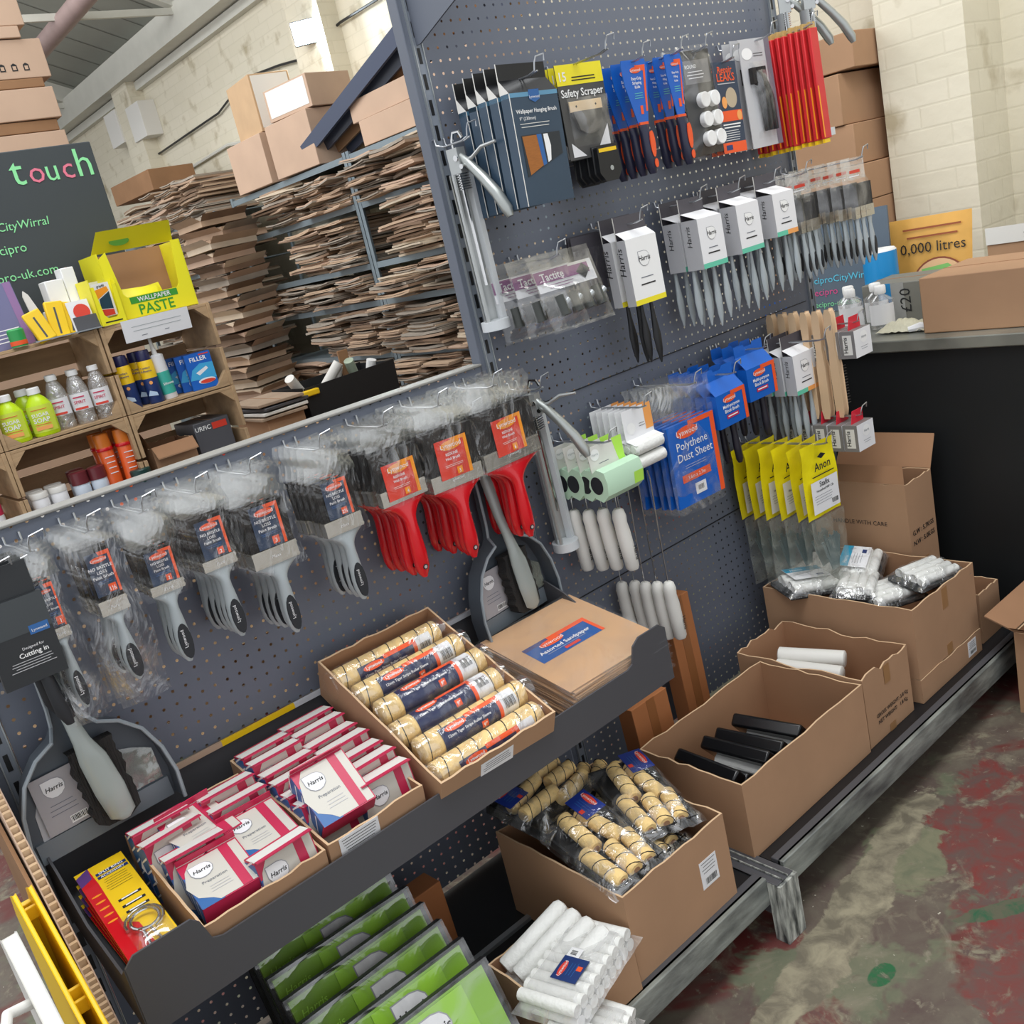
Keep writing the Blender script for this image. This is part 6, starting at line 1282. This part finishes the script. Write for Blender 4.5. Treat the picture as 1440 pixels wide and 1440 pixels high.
# on top of the crates
TP = -.011
t = thing('display_box', 'yellow shelf display box lettered WALLPAPER PASTE on top of the crates', 'display box', (1.262, 1.64, TP), (0, 0, math.radians(3)))
YD = mat('display_yellow', '#f3ea2c', .35); b = MB(); w, h, d = .29, .225, .16
b.prism([(-w/2, 0), (w/2, 0), (w/2, h), (w/2-.03, h), (w/2-.045, .085), (w/2-.055, .072), (-w/2+.055, .072), (-w/2+.045, .085), (-w/2+.03, h), (-w/2, h-.02)], 0, .003, YD)
for s in (-1, 1): b.prism([(0, 0), (d, 0), (d, h), (0, h)], s*w/2-.0015, s*w/2+.0015, YD, axis='x')
b.box(-w/2, w/2, d-.003, d, 0, h, M_CIN); b.box(-w/2, w/2, 0, d, 0, .003, M_CARD); b.build('tray_body', t)
b = MB(); b.sheet(lambda u, v: ((u-.5)*w*(1.0-.12*v), d*(1-v)*.35-.01-.0*v, h-.0+.065*v-.0), 4, 4, YD); b.oval(-.05, h+.028, .035, .014, .018, mat('leafy', '#5a9a2e', .5)); b.build('top_flap', t)
b = MB(); b.rect(-.085, .085, .048, .070, -.0006, mat('paste_green', '#3f9a35', .45)); b.text('WALLPAPER', 0, .052, -.0012, .0215, M_PAPER, bold=True); b.text('PASTE', 0, .010, -.0008, .047, mat('paste_green', '#3f9a35'), bold=True); b.build('lettering', t)
def paste_pack():
    t = thing('paste_packet', '', 'packet'); b = MB(); b.sheet(lambda u, v: ((u-.5)*.12, -.01*sin(pi*u)*sin(pi*v), .10*v), 8, 8, YD); b.text('PASTE', 0, .03, -.0105, .022, mat('paste_green'), bold=True); b.build('pouch', t); return t
PP = Proto(paste_pack)
for i in range(4): PP.put((1.235+.018*i, 1.665+.025*i, TP+.004), (math.radians(-18), math.radians(4-3*i), 0), 'yellow paste packet inside the yellow display box, %s' % nth(i, 4), 'yellow paste packets')
t = thing('tube_display_box', 'small yellow box with a cut-out showing a navy tube, on the crates', 'display box', (1.095, 1.60, TP), (0, 0, math.radians(8)))
b = MB(); b.prism([(-.045, 0), (.045, 0), (.045, .125), (.032, .125), (.026, .035), (.015, .022), (-.015, .022), (-.026, .035), (-.032, .125), (-.045, .125)], 0, .002, YD); b.box(-.045, -.043, 0, .09, 0, .15, YD); b.box(.043, .045, 0, .09, 0, .14, YD); b.box(-.045, .045, .088, .09, 0, .145, M_OFFW); b.rect(-.03, .03, .008, .012, -.0006, M_INK); b.build('box_body', t)
b = MB(); b.quad([(-.030, .02, .028), (.030, .02, .028), (.030, .02, .135), (-.030, .02, .135)], M_PAPER); b.quad([(-.020, .0195, .055), (.022, .0195, .05), (.024, .0195, .105), (-.016, .0195, .085)], mat('tube_navy', '#1f4052', .4)); b.quad([(-.022, .0193, .085), (.024, .0193, .108), (.02, .0193, .122), (-.022, .0193, .115)], M_AMBER); b.quad([(-.018, .0193, .03), (.022, .0193, .03), (.022, .0193, .048), (-.018, .0193, .052)], M_LRED); b.text('gripfill', 0, .122, .019, .011, M_INK, bold=True); b.build('carded_tube', t)
for i, (x0, x1, y0, z0, z1, w) in enumerate(((0.975, 1.04, 1.66, TP, .085, 'lower right'), (0.925, 0.972, 1.67, TP, .075, 'lower left'), (0.945, 1.005, 1.68, .086, .165, 'upper left'), (1.007, 1.05, 1.685, .086, .195, 'upper right'))):
    closed_box('white_box', 'small plain white box on the crates by the chalkboard, %s of four' % w, x0, x1, y0, y0+.06, z0, z1, M_WHITE, None, 3, 'small white boxes', 'small box')
for i, (x, r) in enumerate(((0.925, -10), (0.955, 8))):
    t = thing('white_spreader', 'slim white plastic spreader standing against the chalkboard, %s one' % ('taller', 'shorter')[i], 'spreader', (x-.01, 1.70, TP), (math.radians(-6), math.radians(r), 0), 'white plastic spreaders'); MB().prism([(-.022, 0), (.022, 0), (.008, .15-.03*i), (0, .165-.03*i), (-.008, .15-.03*i)], 0, .006, M_OFFW).build('blade', t, bevel=.001)
for i, (x, y, r, h) in enumerate(((0.880, 1.585, -14, .10), (0.925, 1.60, 6, .115), (0.965, 1.61, 14, .105))):
    t = thing('yellow_packet', 'yellow packet slumped on the crate top by the white boxes, %s of three' % ('left', 'middle', 'right')[i], 'packet', (x, y, TP), (math.radians(-12), math.radians(r), 0), 'slumped yellow packets'); b = MB(); b.box(-.028, .028, 0, .018, 0, h, M_GOLD); b.rect(-.004, .002, .01, h-.02, -.0005, M_GREYD); b.build('pack_body', t, bevel=.004)
t = thing('steel_rule', 'flat grey metal strip along the crate edge', 'metal strip', (0.935, 1.575, TP), (0, 0, math.radians(1))); MB().box(-.10, .11, 0, .025, 0, .004, M_ZINC).build('strip', t)
t = thing('tape_pack', 'black and white pack with orange dot on the crate top', 'packet', (1.020, 1.60, TP), (math.radians(-10), 0, 0)); b = MB(); b.box(-.045, .04, 0, .03, 0, .048, M_GREYD); b.oval(-.01, .062, .026, .026, .004, M_LRED); b.box(-.05, .02, .006, .008, 0, .10, M_PAPER); b.build('card_pack', t)
t = thing('purple_sign', 'purple-edged white leaflet standing on the crates at the left picture edge', 'leaflet', (0.800, 1.66, TP), (math.radians(-10), math.radians(-2), 0)); b = MB(); b.box(-.09, .06, 0, .003, 0, .20, mat('leaflet_violet', '#6c6c92', .5)); b.rect(.035, .058, 0, .20, -.0006, mat('leaflet_purple', '#8d6a9a', .5)); b.lines(-.08, .03, .06, -.0006, 4, .012, M_PAPER, .003); b.build('leaflet_sheet', t)
t = thing('green_pot', 'small green and white pot at the left end of the crate top', 'pot', (0.795, 1.60, TP)); b = MB(); b.lathe([(.024, 0), (.025, .05), (.02, .055)], mat('pot_green', '#2f9a50', .4), 16); b.lathe([(.0253, .005), (.0255, .018)], M_ORANGE, 16); b.build('pot_body', t)
t = thing('paper_notice', 'white paper notice hanging from the crate top under the yellow display box', 'notice', (1.225, 1.592, TP-.002), (math.radians(6), 0, math.radians(2))); b = MB(); b.box(-.118, .118, 0, .0008, -.068, .004, M_PAPER); b.lines(-.09, .09, -.02, -.0006, 2, .014, M_HGREY, .0016); b.lines(-.06, -.04, -.052, -.0006, 1, .01, M_GREY, .002); b.lines(.02, .04, -.05, -.0006, 1, .01, M_GREY, .002); b.build('paper_sheet', t)
# chalkboard
cbd = thing('chalkboard', 'large dark chalkboard with pink and green handwriting, standing on the crates', 'chalkboard', (0.86, 1.855, TP), (math.radians(0), 0, 0))
MB().box(-.60, .435, 0, .015, 0, .602, M_CHALK).build('board', cbd, bevel=.004)
b = MB(); gch, pch = ch('mint', '#8fe0a0'), ch('pink2', '#e07a90')
x = .045
for s_, m_, dx, sz in (('n', pch, .03, .105), ('t', gch, .125, .13), ('o', pch, .185, .10), ('u', gch, .235, .10), ('c', pch, .288, .10), ('h', gch, .345, .13)): b.text(s_, x+dx, .495, -.002, sz, m_)
b.text('ReciproCityWirral', .205, .362, -.002, .058, gch, al='r', shear=.1) if False else b.text('ReciproCityWirral', .215, .362, -.002, .038, gch, al='r', shear=.12)
b.text('@recipro', .120, .290, -.002, .042, gch, al='r'); b.text('www.recipro-uk.com', .195, .205, -.002, .042, gch, al='r'); b.build('chalk_writing', cbd)
# folded-carton pile further back at top left
zz = 0.60; 
closed_box('stored_carton', 'tall carton block carrying the pile behind the chalkboard', 0.9, 1.62, 2.9, 3.4, FL, .595, M_CARD2)
for i, (x1, h, m) in enumerate(((1.640, .13, M_CARD2), (1.620, .115, M_CARD2), (1.600, .05, M_CARD3), (1.630, .13, M_CARD2), (1.600, .04, M_CARD3), (1.640, .16, M_CARD2), (1.570, .05, M_CARD2), (1.600, .15, M_CARD2), (1.58, .14, M_CARD2))):
    def sym(t, hx, hy, h, i=i):
        if i == 5:
            b = MB(); y = -hy-.001
            for k, x in enumerate((.10, .15, .20, .25, .30)):
                b.quad([(x-.012, y, .03), (x+.012, y, .03), (x+.012, y, .055), (x, y, .062), (x-.012, y, .055)], M_INK); b.quad([(x-.007, y-.0005, .035), (x+.007, y-.0005, .035), (x+.007, y-.0005, .05), (x-.007, y-.0005, .05)], m)
            b.build('care_symbols', t)
    closed_box('stored_carton', 'pinkish flat carton in the pile above the chalkboard, %s from the bottom' % ORD[i], 0.85, x1, 3.0, 3.4, zz, zz+h-.003, m, sym, (i % 3-1)*1.2, 'pinkish cartons above the chalkboard'); zz += h
# ------------------------------------------------------------------ stockroom racking and flattened cartons
XR = 3.30
LV = (0.60, 0.33, -0.02, -0.24, -0.56, -0.88, -1.22)
M_RACK = mat('rack_grey', '#7f8c93', .4, .3)
def rack(y0, y1, levels, lab, grp='grey boltless racking'):
    t = thing('storage_rack', lab, 'racking', (0, 0, 0), group=grp)
    for y in (y0, y1):
        for x in (XR, XR+.55):
            b = MB(); b.box(x-.018, x-.014, y-.018, y+.018, FL, levels[0]+.02, M_RACK); b.box(x-.018, x+.018, y+.014, y+.018, FL, levels[0]+.02, M_RACK)
            b.build('rack_upright', t)
    for z in levels:
        b = MB(); b.box(XR-.016, XR-.010, y0, y1, z-.035, z, M_RACK); b.box(XR-.01, XR+.55, y0, y1, z-.008, z-.001, M_RACK); b.build('rack_shelf', t)
rack(3.445, 5.02, LV, 'grey boltless racking bay beside the zigzag pile, loaded with flattened cartons')
rack(1.85, 3.405, LV, 'grey boltless racking bay by the tall gondola post, loaded with flattened cartons')
rack(5.35, 7.3, (0.57, 0.2, -0.2, -0.6, -1.0), 'grey boltless racking bay furthest back, behind the zigzag pile')
CM = [mat('stock_brown', '#a98f78', .85, var=.15), mat('stock_buff', '#c0a58a', .85, var=.12), mat('stock_grey', '#a59a8c', .85, var=.18), mat('stock_dark', '#836a55', .85, var=.2), M_CARD2, mat('stock_pale', '#cdbda6', .85, var=.12)]
def flat_mesh(seed, w, d, th):
    """a flattened carton: two plies with flaps, slightly bowed"""
    rr = random.Random(seed); b = MB(); m = CM[seed % len(CM)]; bow = rr.uniform(-.012, .012); w2 = w*rr.uniform(.82, 1.0)
    def ply(z, w, x0, mm): 
        N = 4; vs = []
        for i in range(N+1):
            u = i/N; y = (u-.5)*w; zz = z+bow*(4*u*(1-u))+rr.uniform(-.002, .002)
            vs += [(x0, y, zz), (x0+d, y, zz), (x0+d, y, zz+th*.42), (x0, y, zz+th*.42)]
        b.raw(vs, [f for i in range(N) for f in ((4*i, 4*i+4, 4*i+7, 4*i+3), (4*i+1, 4*i+2, 4*i+6, 4*i+5), (4*i, 4*i+1, 4*i+5, 4*i+4), (4*i+3, 4*i+7, 4*i+6, 4*i+2))]+[(0, 3, 2, 1), (4*N, 4*N+1, 4*N+2, 4*N+3)], mm)
    ply(0, w, 0, m); ply(th*.5, w2, rr.uniform(-.02, .02), CM[(seed+rr.randint(0, 3)) % len(CM)])
    return b
FLAT = []
dims = [(.42, .40, .020), (.50, .44, .026), (.34, .38, .016), (.55, .46, .030), (.28, .34, .018), (.46, .40, .022), (.38, .42, .034), (.62, .44, .018)]
for i, (w, d, th) in enumerate(dims):
    for v in range(3):
        t = flat_mesh(i*3+v, w, d, th).build('flattened_carton'); COL.objects.unlink(t); FLAT.append((t.data, w, th)); bpy.data.objects.remove(t)
rr = random.Random(99); todo = []
bays = [(3.49, 4.98, 'the middle racking bay'), (1.9, 3.36, 'the racking bay by the post'), (5.4, 7.25, 'the furthest racking bay')]
sname = ('top', 'second', 'third', 'fourth', 'fifth', 'sixth', 'lowest')
for bi, (y0, y1, bn) in enumerate(bays):
    lv = LV if bi < 2 else (0.57, 0.2, -0.2, -0.6, -1.0)
    for li, z in enumerate(lv):
        ztop = (lv[li-1]-.025) if li else z+(.16 if bi != 2 else .33)
        if bi < 2 and li == 0: continue
        y = y0; si = 0
        while y < y1-.2:
            cand = [k for k in FLAT if k[1] < y1-y+.05]; 
            if not cand: break
            wmax = rr.choice(cand)[1]; zc = z; n = 0; hgt = ztop-z-rr.choice((.0, .0, .01, .03))
            if bi == 0 and li in (1, 2, 3) and y < 3.9: hgt *= .9
            if bi == 0 and li in (1, 2, 4) and y+wmax > 4.7: y += wmax; si += 1; continue
            while True:
                c = rr.choice([k for k in FLAT if k[1] <= wmax+.02]); 
                if zc+c[2]*1.0 > z+hgt: break
                todo.append((bi, bn, li, si, n, c, y+wmax/2+rr.uniform(-.02, .02), zc, rr.uniform(-.20, -.03) if bi == 1 else rr.uniform(-.14, .0), rr.uniform(-.16, .16), rr.uniform(-.025, .025)))
                zc += c[2]*1.0; n += 1
            y += wmax+rr.uniform(-.03, .01); si += 1
# nearest bays, upper levels show largest: those stay individual things
vis = [t for t in todo if t[0] < 2 and t[2] < 6]
rr.shuffle(vis); vis.sort(key=lambda t: (t[2] > 4, 0)); keep = set(id(t) for t in vis[:290])
left = MB()
for tdo in todo:
    bi, bn, li, si, n, c, y, z, dx, rz, rx = tdo
    if id(tdo) in keep:
        o = bpy.data.objects.new('flattened_carton', c[0]); COL.objects.link(o); o.location = (XR+.02+dx, y, z); o.rotation_euler = (rx, 0, rz)
        tag(o, 'flattened brown carton, %s up in stack %s of the %s shelf, %s' % (ORD[min(n, 24)], ('one', 'two', 'three', 'four', 'five', 'six', 'seven')[min(si, 6)], sname[li], bn.replace('the ', '')), 'flattened carton', 'flattened cartons on the racking')
    else:
        M = Matrix.Translation((XR+.02+dx, y, z)) @ Euler((rx, 0, rz)).to_matrix().to_4x4(); left.M = M
        me = c[0]; 
        for mi, mm in enumerate(me.materials):
            fs = [tuple(p.vertices) for p in me.polygons if p.material_index == mi]; used = sorted({v for f in fs for v in f}); ix = {v: k for k, v in enumerate(used)}
            left.raw([tuple(me.vertices[v].co) for v in used], [tuple(ix[v] for v in f) for f in fs], mm)
left.M = Matrix.Identity(4)
tag(left.build('cardboard_stacks'), 'further flattened brown cartons stacked on the racking', 'cardboard', kind='stuff')
# long flat packs and cartons on top of the racking
closed_box('long_carton', 'long pinkish carton on top of the racking by the post, upper of two', XR, XR+.35, 2.15, 3.30, .745, .86, M_CARD2, None, -1, 'long pinkish cartons on the racking')
closed_box('long_carton', 'long pinkish carton on top of the racking by the post, lower of two', XR-.02, XR+.38, 2.05, 3.20, .605, .74, M_CARD2, None, 0, 'long pinkish cartons on the racking')
for i in range(5):
    t = thing('long_flat_panel', 'long dark flat pack leaning on top of the racking, %s from the wall' % ORD[i], 'flat pack', (XR+.28-.075*i, 3.72+.03*i, .62+.012*i), (math.radians(-2), 0, math.radians(0)), 'long dark flat packs'); 
    b = MB(); b.M = Matrix.Rotation(math.radians(-9-1.2*i), 4, 'X') @ Matrix.Rotation(math.radians(-14), 4, 'Y'); b.box(0, .03, -2.1, 0, .0, .30-.055*i, (M_CARD4, mat('panel_bluegrey', '#4c5468', .35), M_CARD3, mat('panel_dark', '#353b4a', .3), mat('panel_bluegrey', '#4c5468'))[i]); b.build('panel_sheet', t)
closed_box('stored_carton', 'tall carton with pale lid end on the racking under the lamp, further one', XR-.05, XR+.30, 4.30, 4.80, .61, .92, M_CARD2)
closed_box('stored_carton', 'tall upper carton with end painted lamp-bright, standing on the racking by the lamp', XR, XR+.28, 4.28, 4.70, .925, 1.27, M_CARD4, lambda t, hx, hy, h: MB().box(-hx*.9, hx*.9, -hy-.002, -hy, .02, h-.01, M_OFFW).build('lamplight_panel', t), -6)  # off-white panel paints the lamp's brightness onto this face
closed_box('stored_carton', 'broad carton on the racking below the lamp, beside the dark flat packs', XR-.04, XR+.34, 3.72, 4.22, .61, .93, M_CARD2, None, 3)
closed_box('stored_carton', 'broad upper carton with end painted as lamp-lit, below the lamp', XR-.02, XR+.32, 3.70, 4.14, .935, 1.12, M_CARD2, lambda t, hx, hy, h: MB().box(-hx-.002, -hx, -hy*.9, hy*.9, .02, h-.01, M_OFFW).build('lamplight_panel', t), 8)  # lamp's light on the carton, put in as an off-white panel
closed_box('stored_carton', 'dark brown carton at the end of the far racking, behind the pale stacks', XR, XR+.4, 6.4, 7.2, .92, 1.08, M_CARD3, None, 3)
# zigzag pile of part-folded cartons beside the racking
for i in range(26):
    h = .078; z = FL+i*h; 
    t = thing('folded_carton', 'half-folded brown carton in the zigzag pile by the racking, %s from the floor' % (ORD[i] if i < 25 else 'topmost'), 'folded carton', (3.02+.03*sin(i*1.9), 4.82+.03*cos(i*2.3), z), (math.radians(rr.uniform(-1, 1)), math.radians(rr.uniform(-3, 0)), math.radians(8+rr.uniform(-9, 9))), 'zigzag pile of half-folded cartons')
    b = MB(); w, d = rr.uniform(.34, .40), rr.uniform(.30, .36); m = CM[i % 6]
    b.box(-d/2, d/2, -w/2, w/2, 0, h*.45, m); b.quad([(-d/2, -w/2, h*.45), (d/2, -w/2, h*.45), (d/2, -w/2-.06, h*.95), (-d/2, -w/2-.06, h*.95)], CM[(i+2) % 6]); b.quad([(-d/2, -w/2, h*.45), (-d/2, w/2, h*.45), (-d/2-.05, w/2, h*.9), (-d/2-.05, -w/2, h*.9)], m); b.box(-d/2+.02, d/2-.02, -w/2+.02, w/2-.02, h*.45, h*.8, CM[(i+1) % 6]); b.build('folded_body', t)
# black tub of rolls, sheets beside it
tub = thing('black_tub', 'large black tub with yellow handle holding white rolls, behind the low bay', 'storage tub', (2.46, 2.78, FL))
b = MB(); b.prism([(-.245, 0), (.235, 0), (.275, .995), (-.265, .985)], -.17, -.165, M_BLACK); b.prism([(-.245, 0), (.235, 0), (.275, .995), (-.265, .985)], .165, .17, M_BLACK)
for s in (-1, 1): b.quad([(s*.24, -.17, 0), (s*.24, .17, 0), (s*.27, .17, .99), (s*.27, -.17, .99)], M_BLACK)
b.box(-.24, .24, -.17, .17, 0, .01, M_BLACK); b.build('tub_body', tub)
MB().box(-.285, -.195, -.195, -.165, .945, .975, M_GOLD).build('clip_handle', tub, bevel=.006)
for i, (x, a, L, m, w) in enumerate(((2.27, -35, .16, M_OFFW, 'white roll leaning out of the black tub by its yellow handle'), (2.36, 40, .18, M_OFFW, 'white roll crossing the black tub, second from its handle'), (2.44, 15, .12, M_OFFW, 'short white roll in the middle of the black tub'), (2.58, -20, .14, mat('roll_sage', '#a9b8a4', .5), 'sage green roll in the black tub'), (2.66, 10, .10, M_WHITE, 'white roll at the far side of the black tub'))):
    t = thing('paper_roll', w, 'roll', (x, 2.76, FL+.92), (math.radians(20), math.radians(a), 0), 'rolls in the black tub'); MB().cyl((0, 0, -.05), (0, 0, L), .026, m, 16).build('roll_body', t)
closed_box('offcut_board', 'brown board poking out of the black tub', 2.50, 2.56, 2.74, 2.75, FL+.90, FL+1.10, M_CARD3, None, 0, None, 'board')
for i in range(4):
    closed_box('grey_sheet', 'flat grey sheet beside the black tub, %s from the bottom' % ORD[i], 1.93, 2.17, 2.55, 2.95, -.60+.022*i, -.585+.022*i, (M_CARD5, M_OFFW, M_GREYD, M_CARD5)[i], None, (i % 3)*4-4, 'flat grey sheets', 'sheet')
closed_box('stored_carton', 'brown carton on the floor under the flat grey sheets', 1.95, 2.15, 2.58, 2.92, FL, -.603, M_CARD)
closed_box('stored_carton', 'pale carton between the black tub and low bay', 2.02, 2.20, 2.20, 2.44, FL, -.66, M_CARD4)
# lamp on the wall, its cable, and the little cabinets
lamp = thing('wall_floodlight', 'bright bluish-white floodlight on the brick wall above the racking', 'floodlight', (3.84, 4.38, 1.51), (0, math.radians(-8), math.radians(50)))
b = MB(); b.box(-.045, .0, -.09, .09, -.075, .075, M_GREYD); b.box(.0, .05, -.06, .06, -.05, .05, M_BLACK); b.build('lamp_housing', lamp, bevel=.004)
b = MB(); b.box(-.048, -.045, -.084, .084, -.069, .069, mat('led_glow', '#cfefff', emit=30.0)); b.build('led_lens', lamp)
b = MB(); b.tube([(.02, -.095, 0), (.08, -.095, 0), (.12, -.09, 0), (.12, .09, 0), (.08, .095, 0), (.02, .095, 0)], .006, M_BLACK); b.box(.02, .09, -.24, -.16, -.01, .09, M_BLACK); b.build('lamp_bracket', lamp)
pl = bpy.data.lights.new('floodlight_beam', 'AREA'); pl.shape = 'RECTANGLE'; pl.size = .14; pl.size_y = .11; pl.energy = 9; pl.color = (.82, .94, 1.0)
po = bpy.data.objects.new('floodlight_beam', pl); COL.objects.link(po); po.parent = lamp; po.location = (-.06, 0, 0); po.rotation_euler = (0, math.radians(90), 0)
tag(MB().tube([(3.97, 3.2, 1.60), (3.97, 3.7, 1.50), (3.97, 4.15, 1.50), (3.97, 4.45, 1.47), (3.97, 4.75, 1.43), (3.97, 5.05, 1.47), (3.97, 5.6, 1.52), (3.97, 6.2, 1.40), (3.97, 6.9, 1.38), (3.97, 7.55, 1.36), (3.97, 7.9, 1.36)], .009, M_BLACK, 6).build('power_cable'), 'black power cable sagging along the painted wall to the floodlight', 'cable')
tag(MB().tube([(3.975, 4.9, .98), (3.975, 6.2, 1.15), (3.975, 7.1, 1.12)], .014, m_beam, 6).build('wall_conduit'), 'pale conduit on the wall above the far racking', 'conduit')
for i, (y, z0, z1) in enumerate(((7.58, 1.50, 1.80), (8.15, 1.56, 1.86))): closed_box('wall_cabinet', 'small white wall cabinet high on the painted wall, %s' % ('the taller-looking one', 'the one behind')[i], 3.84, 4.0, y-.16, y+.16, z0, z1, M_OFFW, None, 0, 'white wall cabinets', 'cabinet')
# ------------------------------------------------------------------ things leaning at the near left end of the gondola
t = thing('cardboard_sheet', 'thick corrugated board leaning on the end of the low bay, open flutes up', 'cardboard sheet', (0.132, 0.0, 0.0), (0, 0, 0))
b = MB(); edge = [(.02, -.52), (-.115, -.66), (-.30, -.862), (-.40, -1.02)]
for x in (-.0075, .0055): b.prism(edge+[(-.52, FL), (.02, FL)], x, x+.002, M_CARD2, axis='x')
for k in range(62):
    u = k/62*(len(edge)-1); q = int(u); f = u-q; y = edge[q][0]+(edge[q+1][0]-edge[q][0])*f; z = edge[q][1]+(edge[q+1][1]-edge[q][1])*f
    b.raw([(-.0056, y, z-.03), (.0056, y, z-.03), (.0056, y, z), (-.0056, y, z), (-.0056, y+.0026, z-.03), (.0056, y+.0026, z-.03), (.0056, y+.0026, z+.0026), (-.0056, y+.0026, z+.0026)], [(0, 1, 2, 3), (4, 7, 6, 5), (3, 2, 6, 7), (0, 4, 5, 1)], M_EDGE)
b.box(-.0055, .0055, -.40, .018, FL, -1.0, M_CARD3); b.prism([(-.40, -1.03), (.018, -1.03), (.018, -.54), (-.115, -.69), (-.30, -.89)], -.005, .005, M_CARD3, axis='x'); b.build('corrugated_board', t)
t = thing('cardboard_sheet', 'thin brown board between the corrugated board and the yellow channel', 'cardboard sheet', (0.118, 0, 0)); MB().prism([(.0, -.60), (-.30, -.84), (-.55, -1.0), (-.60, FL), (.0, FL)], -.003, .003, M_CARD3, axis='x').build('board', t)
t = thing('yellow_channel', 'yellow plastic channel-shaped tool standing against the cardboard at the left', 'plastic channel', (0.097, 0, 0))
b = MB(); Y = [(-.24, -.76), (-.27, -.715), (-.30, -.70), (-.45, -.775), (-.62, -.865), (-.66, FL), (-.24, FL)]
for x in (-.013, .008): b.prism(Y, x, x+.006, M_GOLD, axis='x')
b.box(-.010, .010, -.262, -.25, FL, -.74, M_GOLD)
for y, z in ((-.30, -.725), (-.43, -.79), (-.445, -.80), (-.58, -.87)): b.box(-.010, .010, y-.006, y, z-.02, z, M_GOLD)
b.box(-.010, .010, -.60, -.26, -1.20, -1.19, M_GOLD); b.build('channel_body', t, bevel=.0015)
t = thing('white_plastic_frame', 'white plastic handle frame standing beside the yellow channel', 'plastic frame', (0.055, 0, 0))
b = MB(); b.prism([(-.46, -.665), (-.50, -.645), (-.53, -.66), (-.66, -.745), (-.70, FL), (-.46, FL)], -.010, .008, M_OFFW, axis='x'); b.tube([(-.010, -.56, -.70), (-.035, -.57, -.69), (-.048, -.60, -.70), (-.050, -.66, -.76), (-.040, -.72, -.86), (-.010, -.72, -.88)], .007, M_OFFW, 8); b.build('handle_frame', t, bevel=.002)
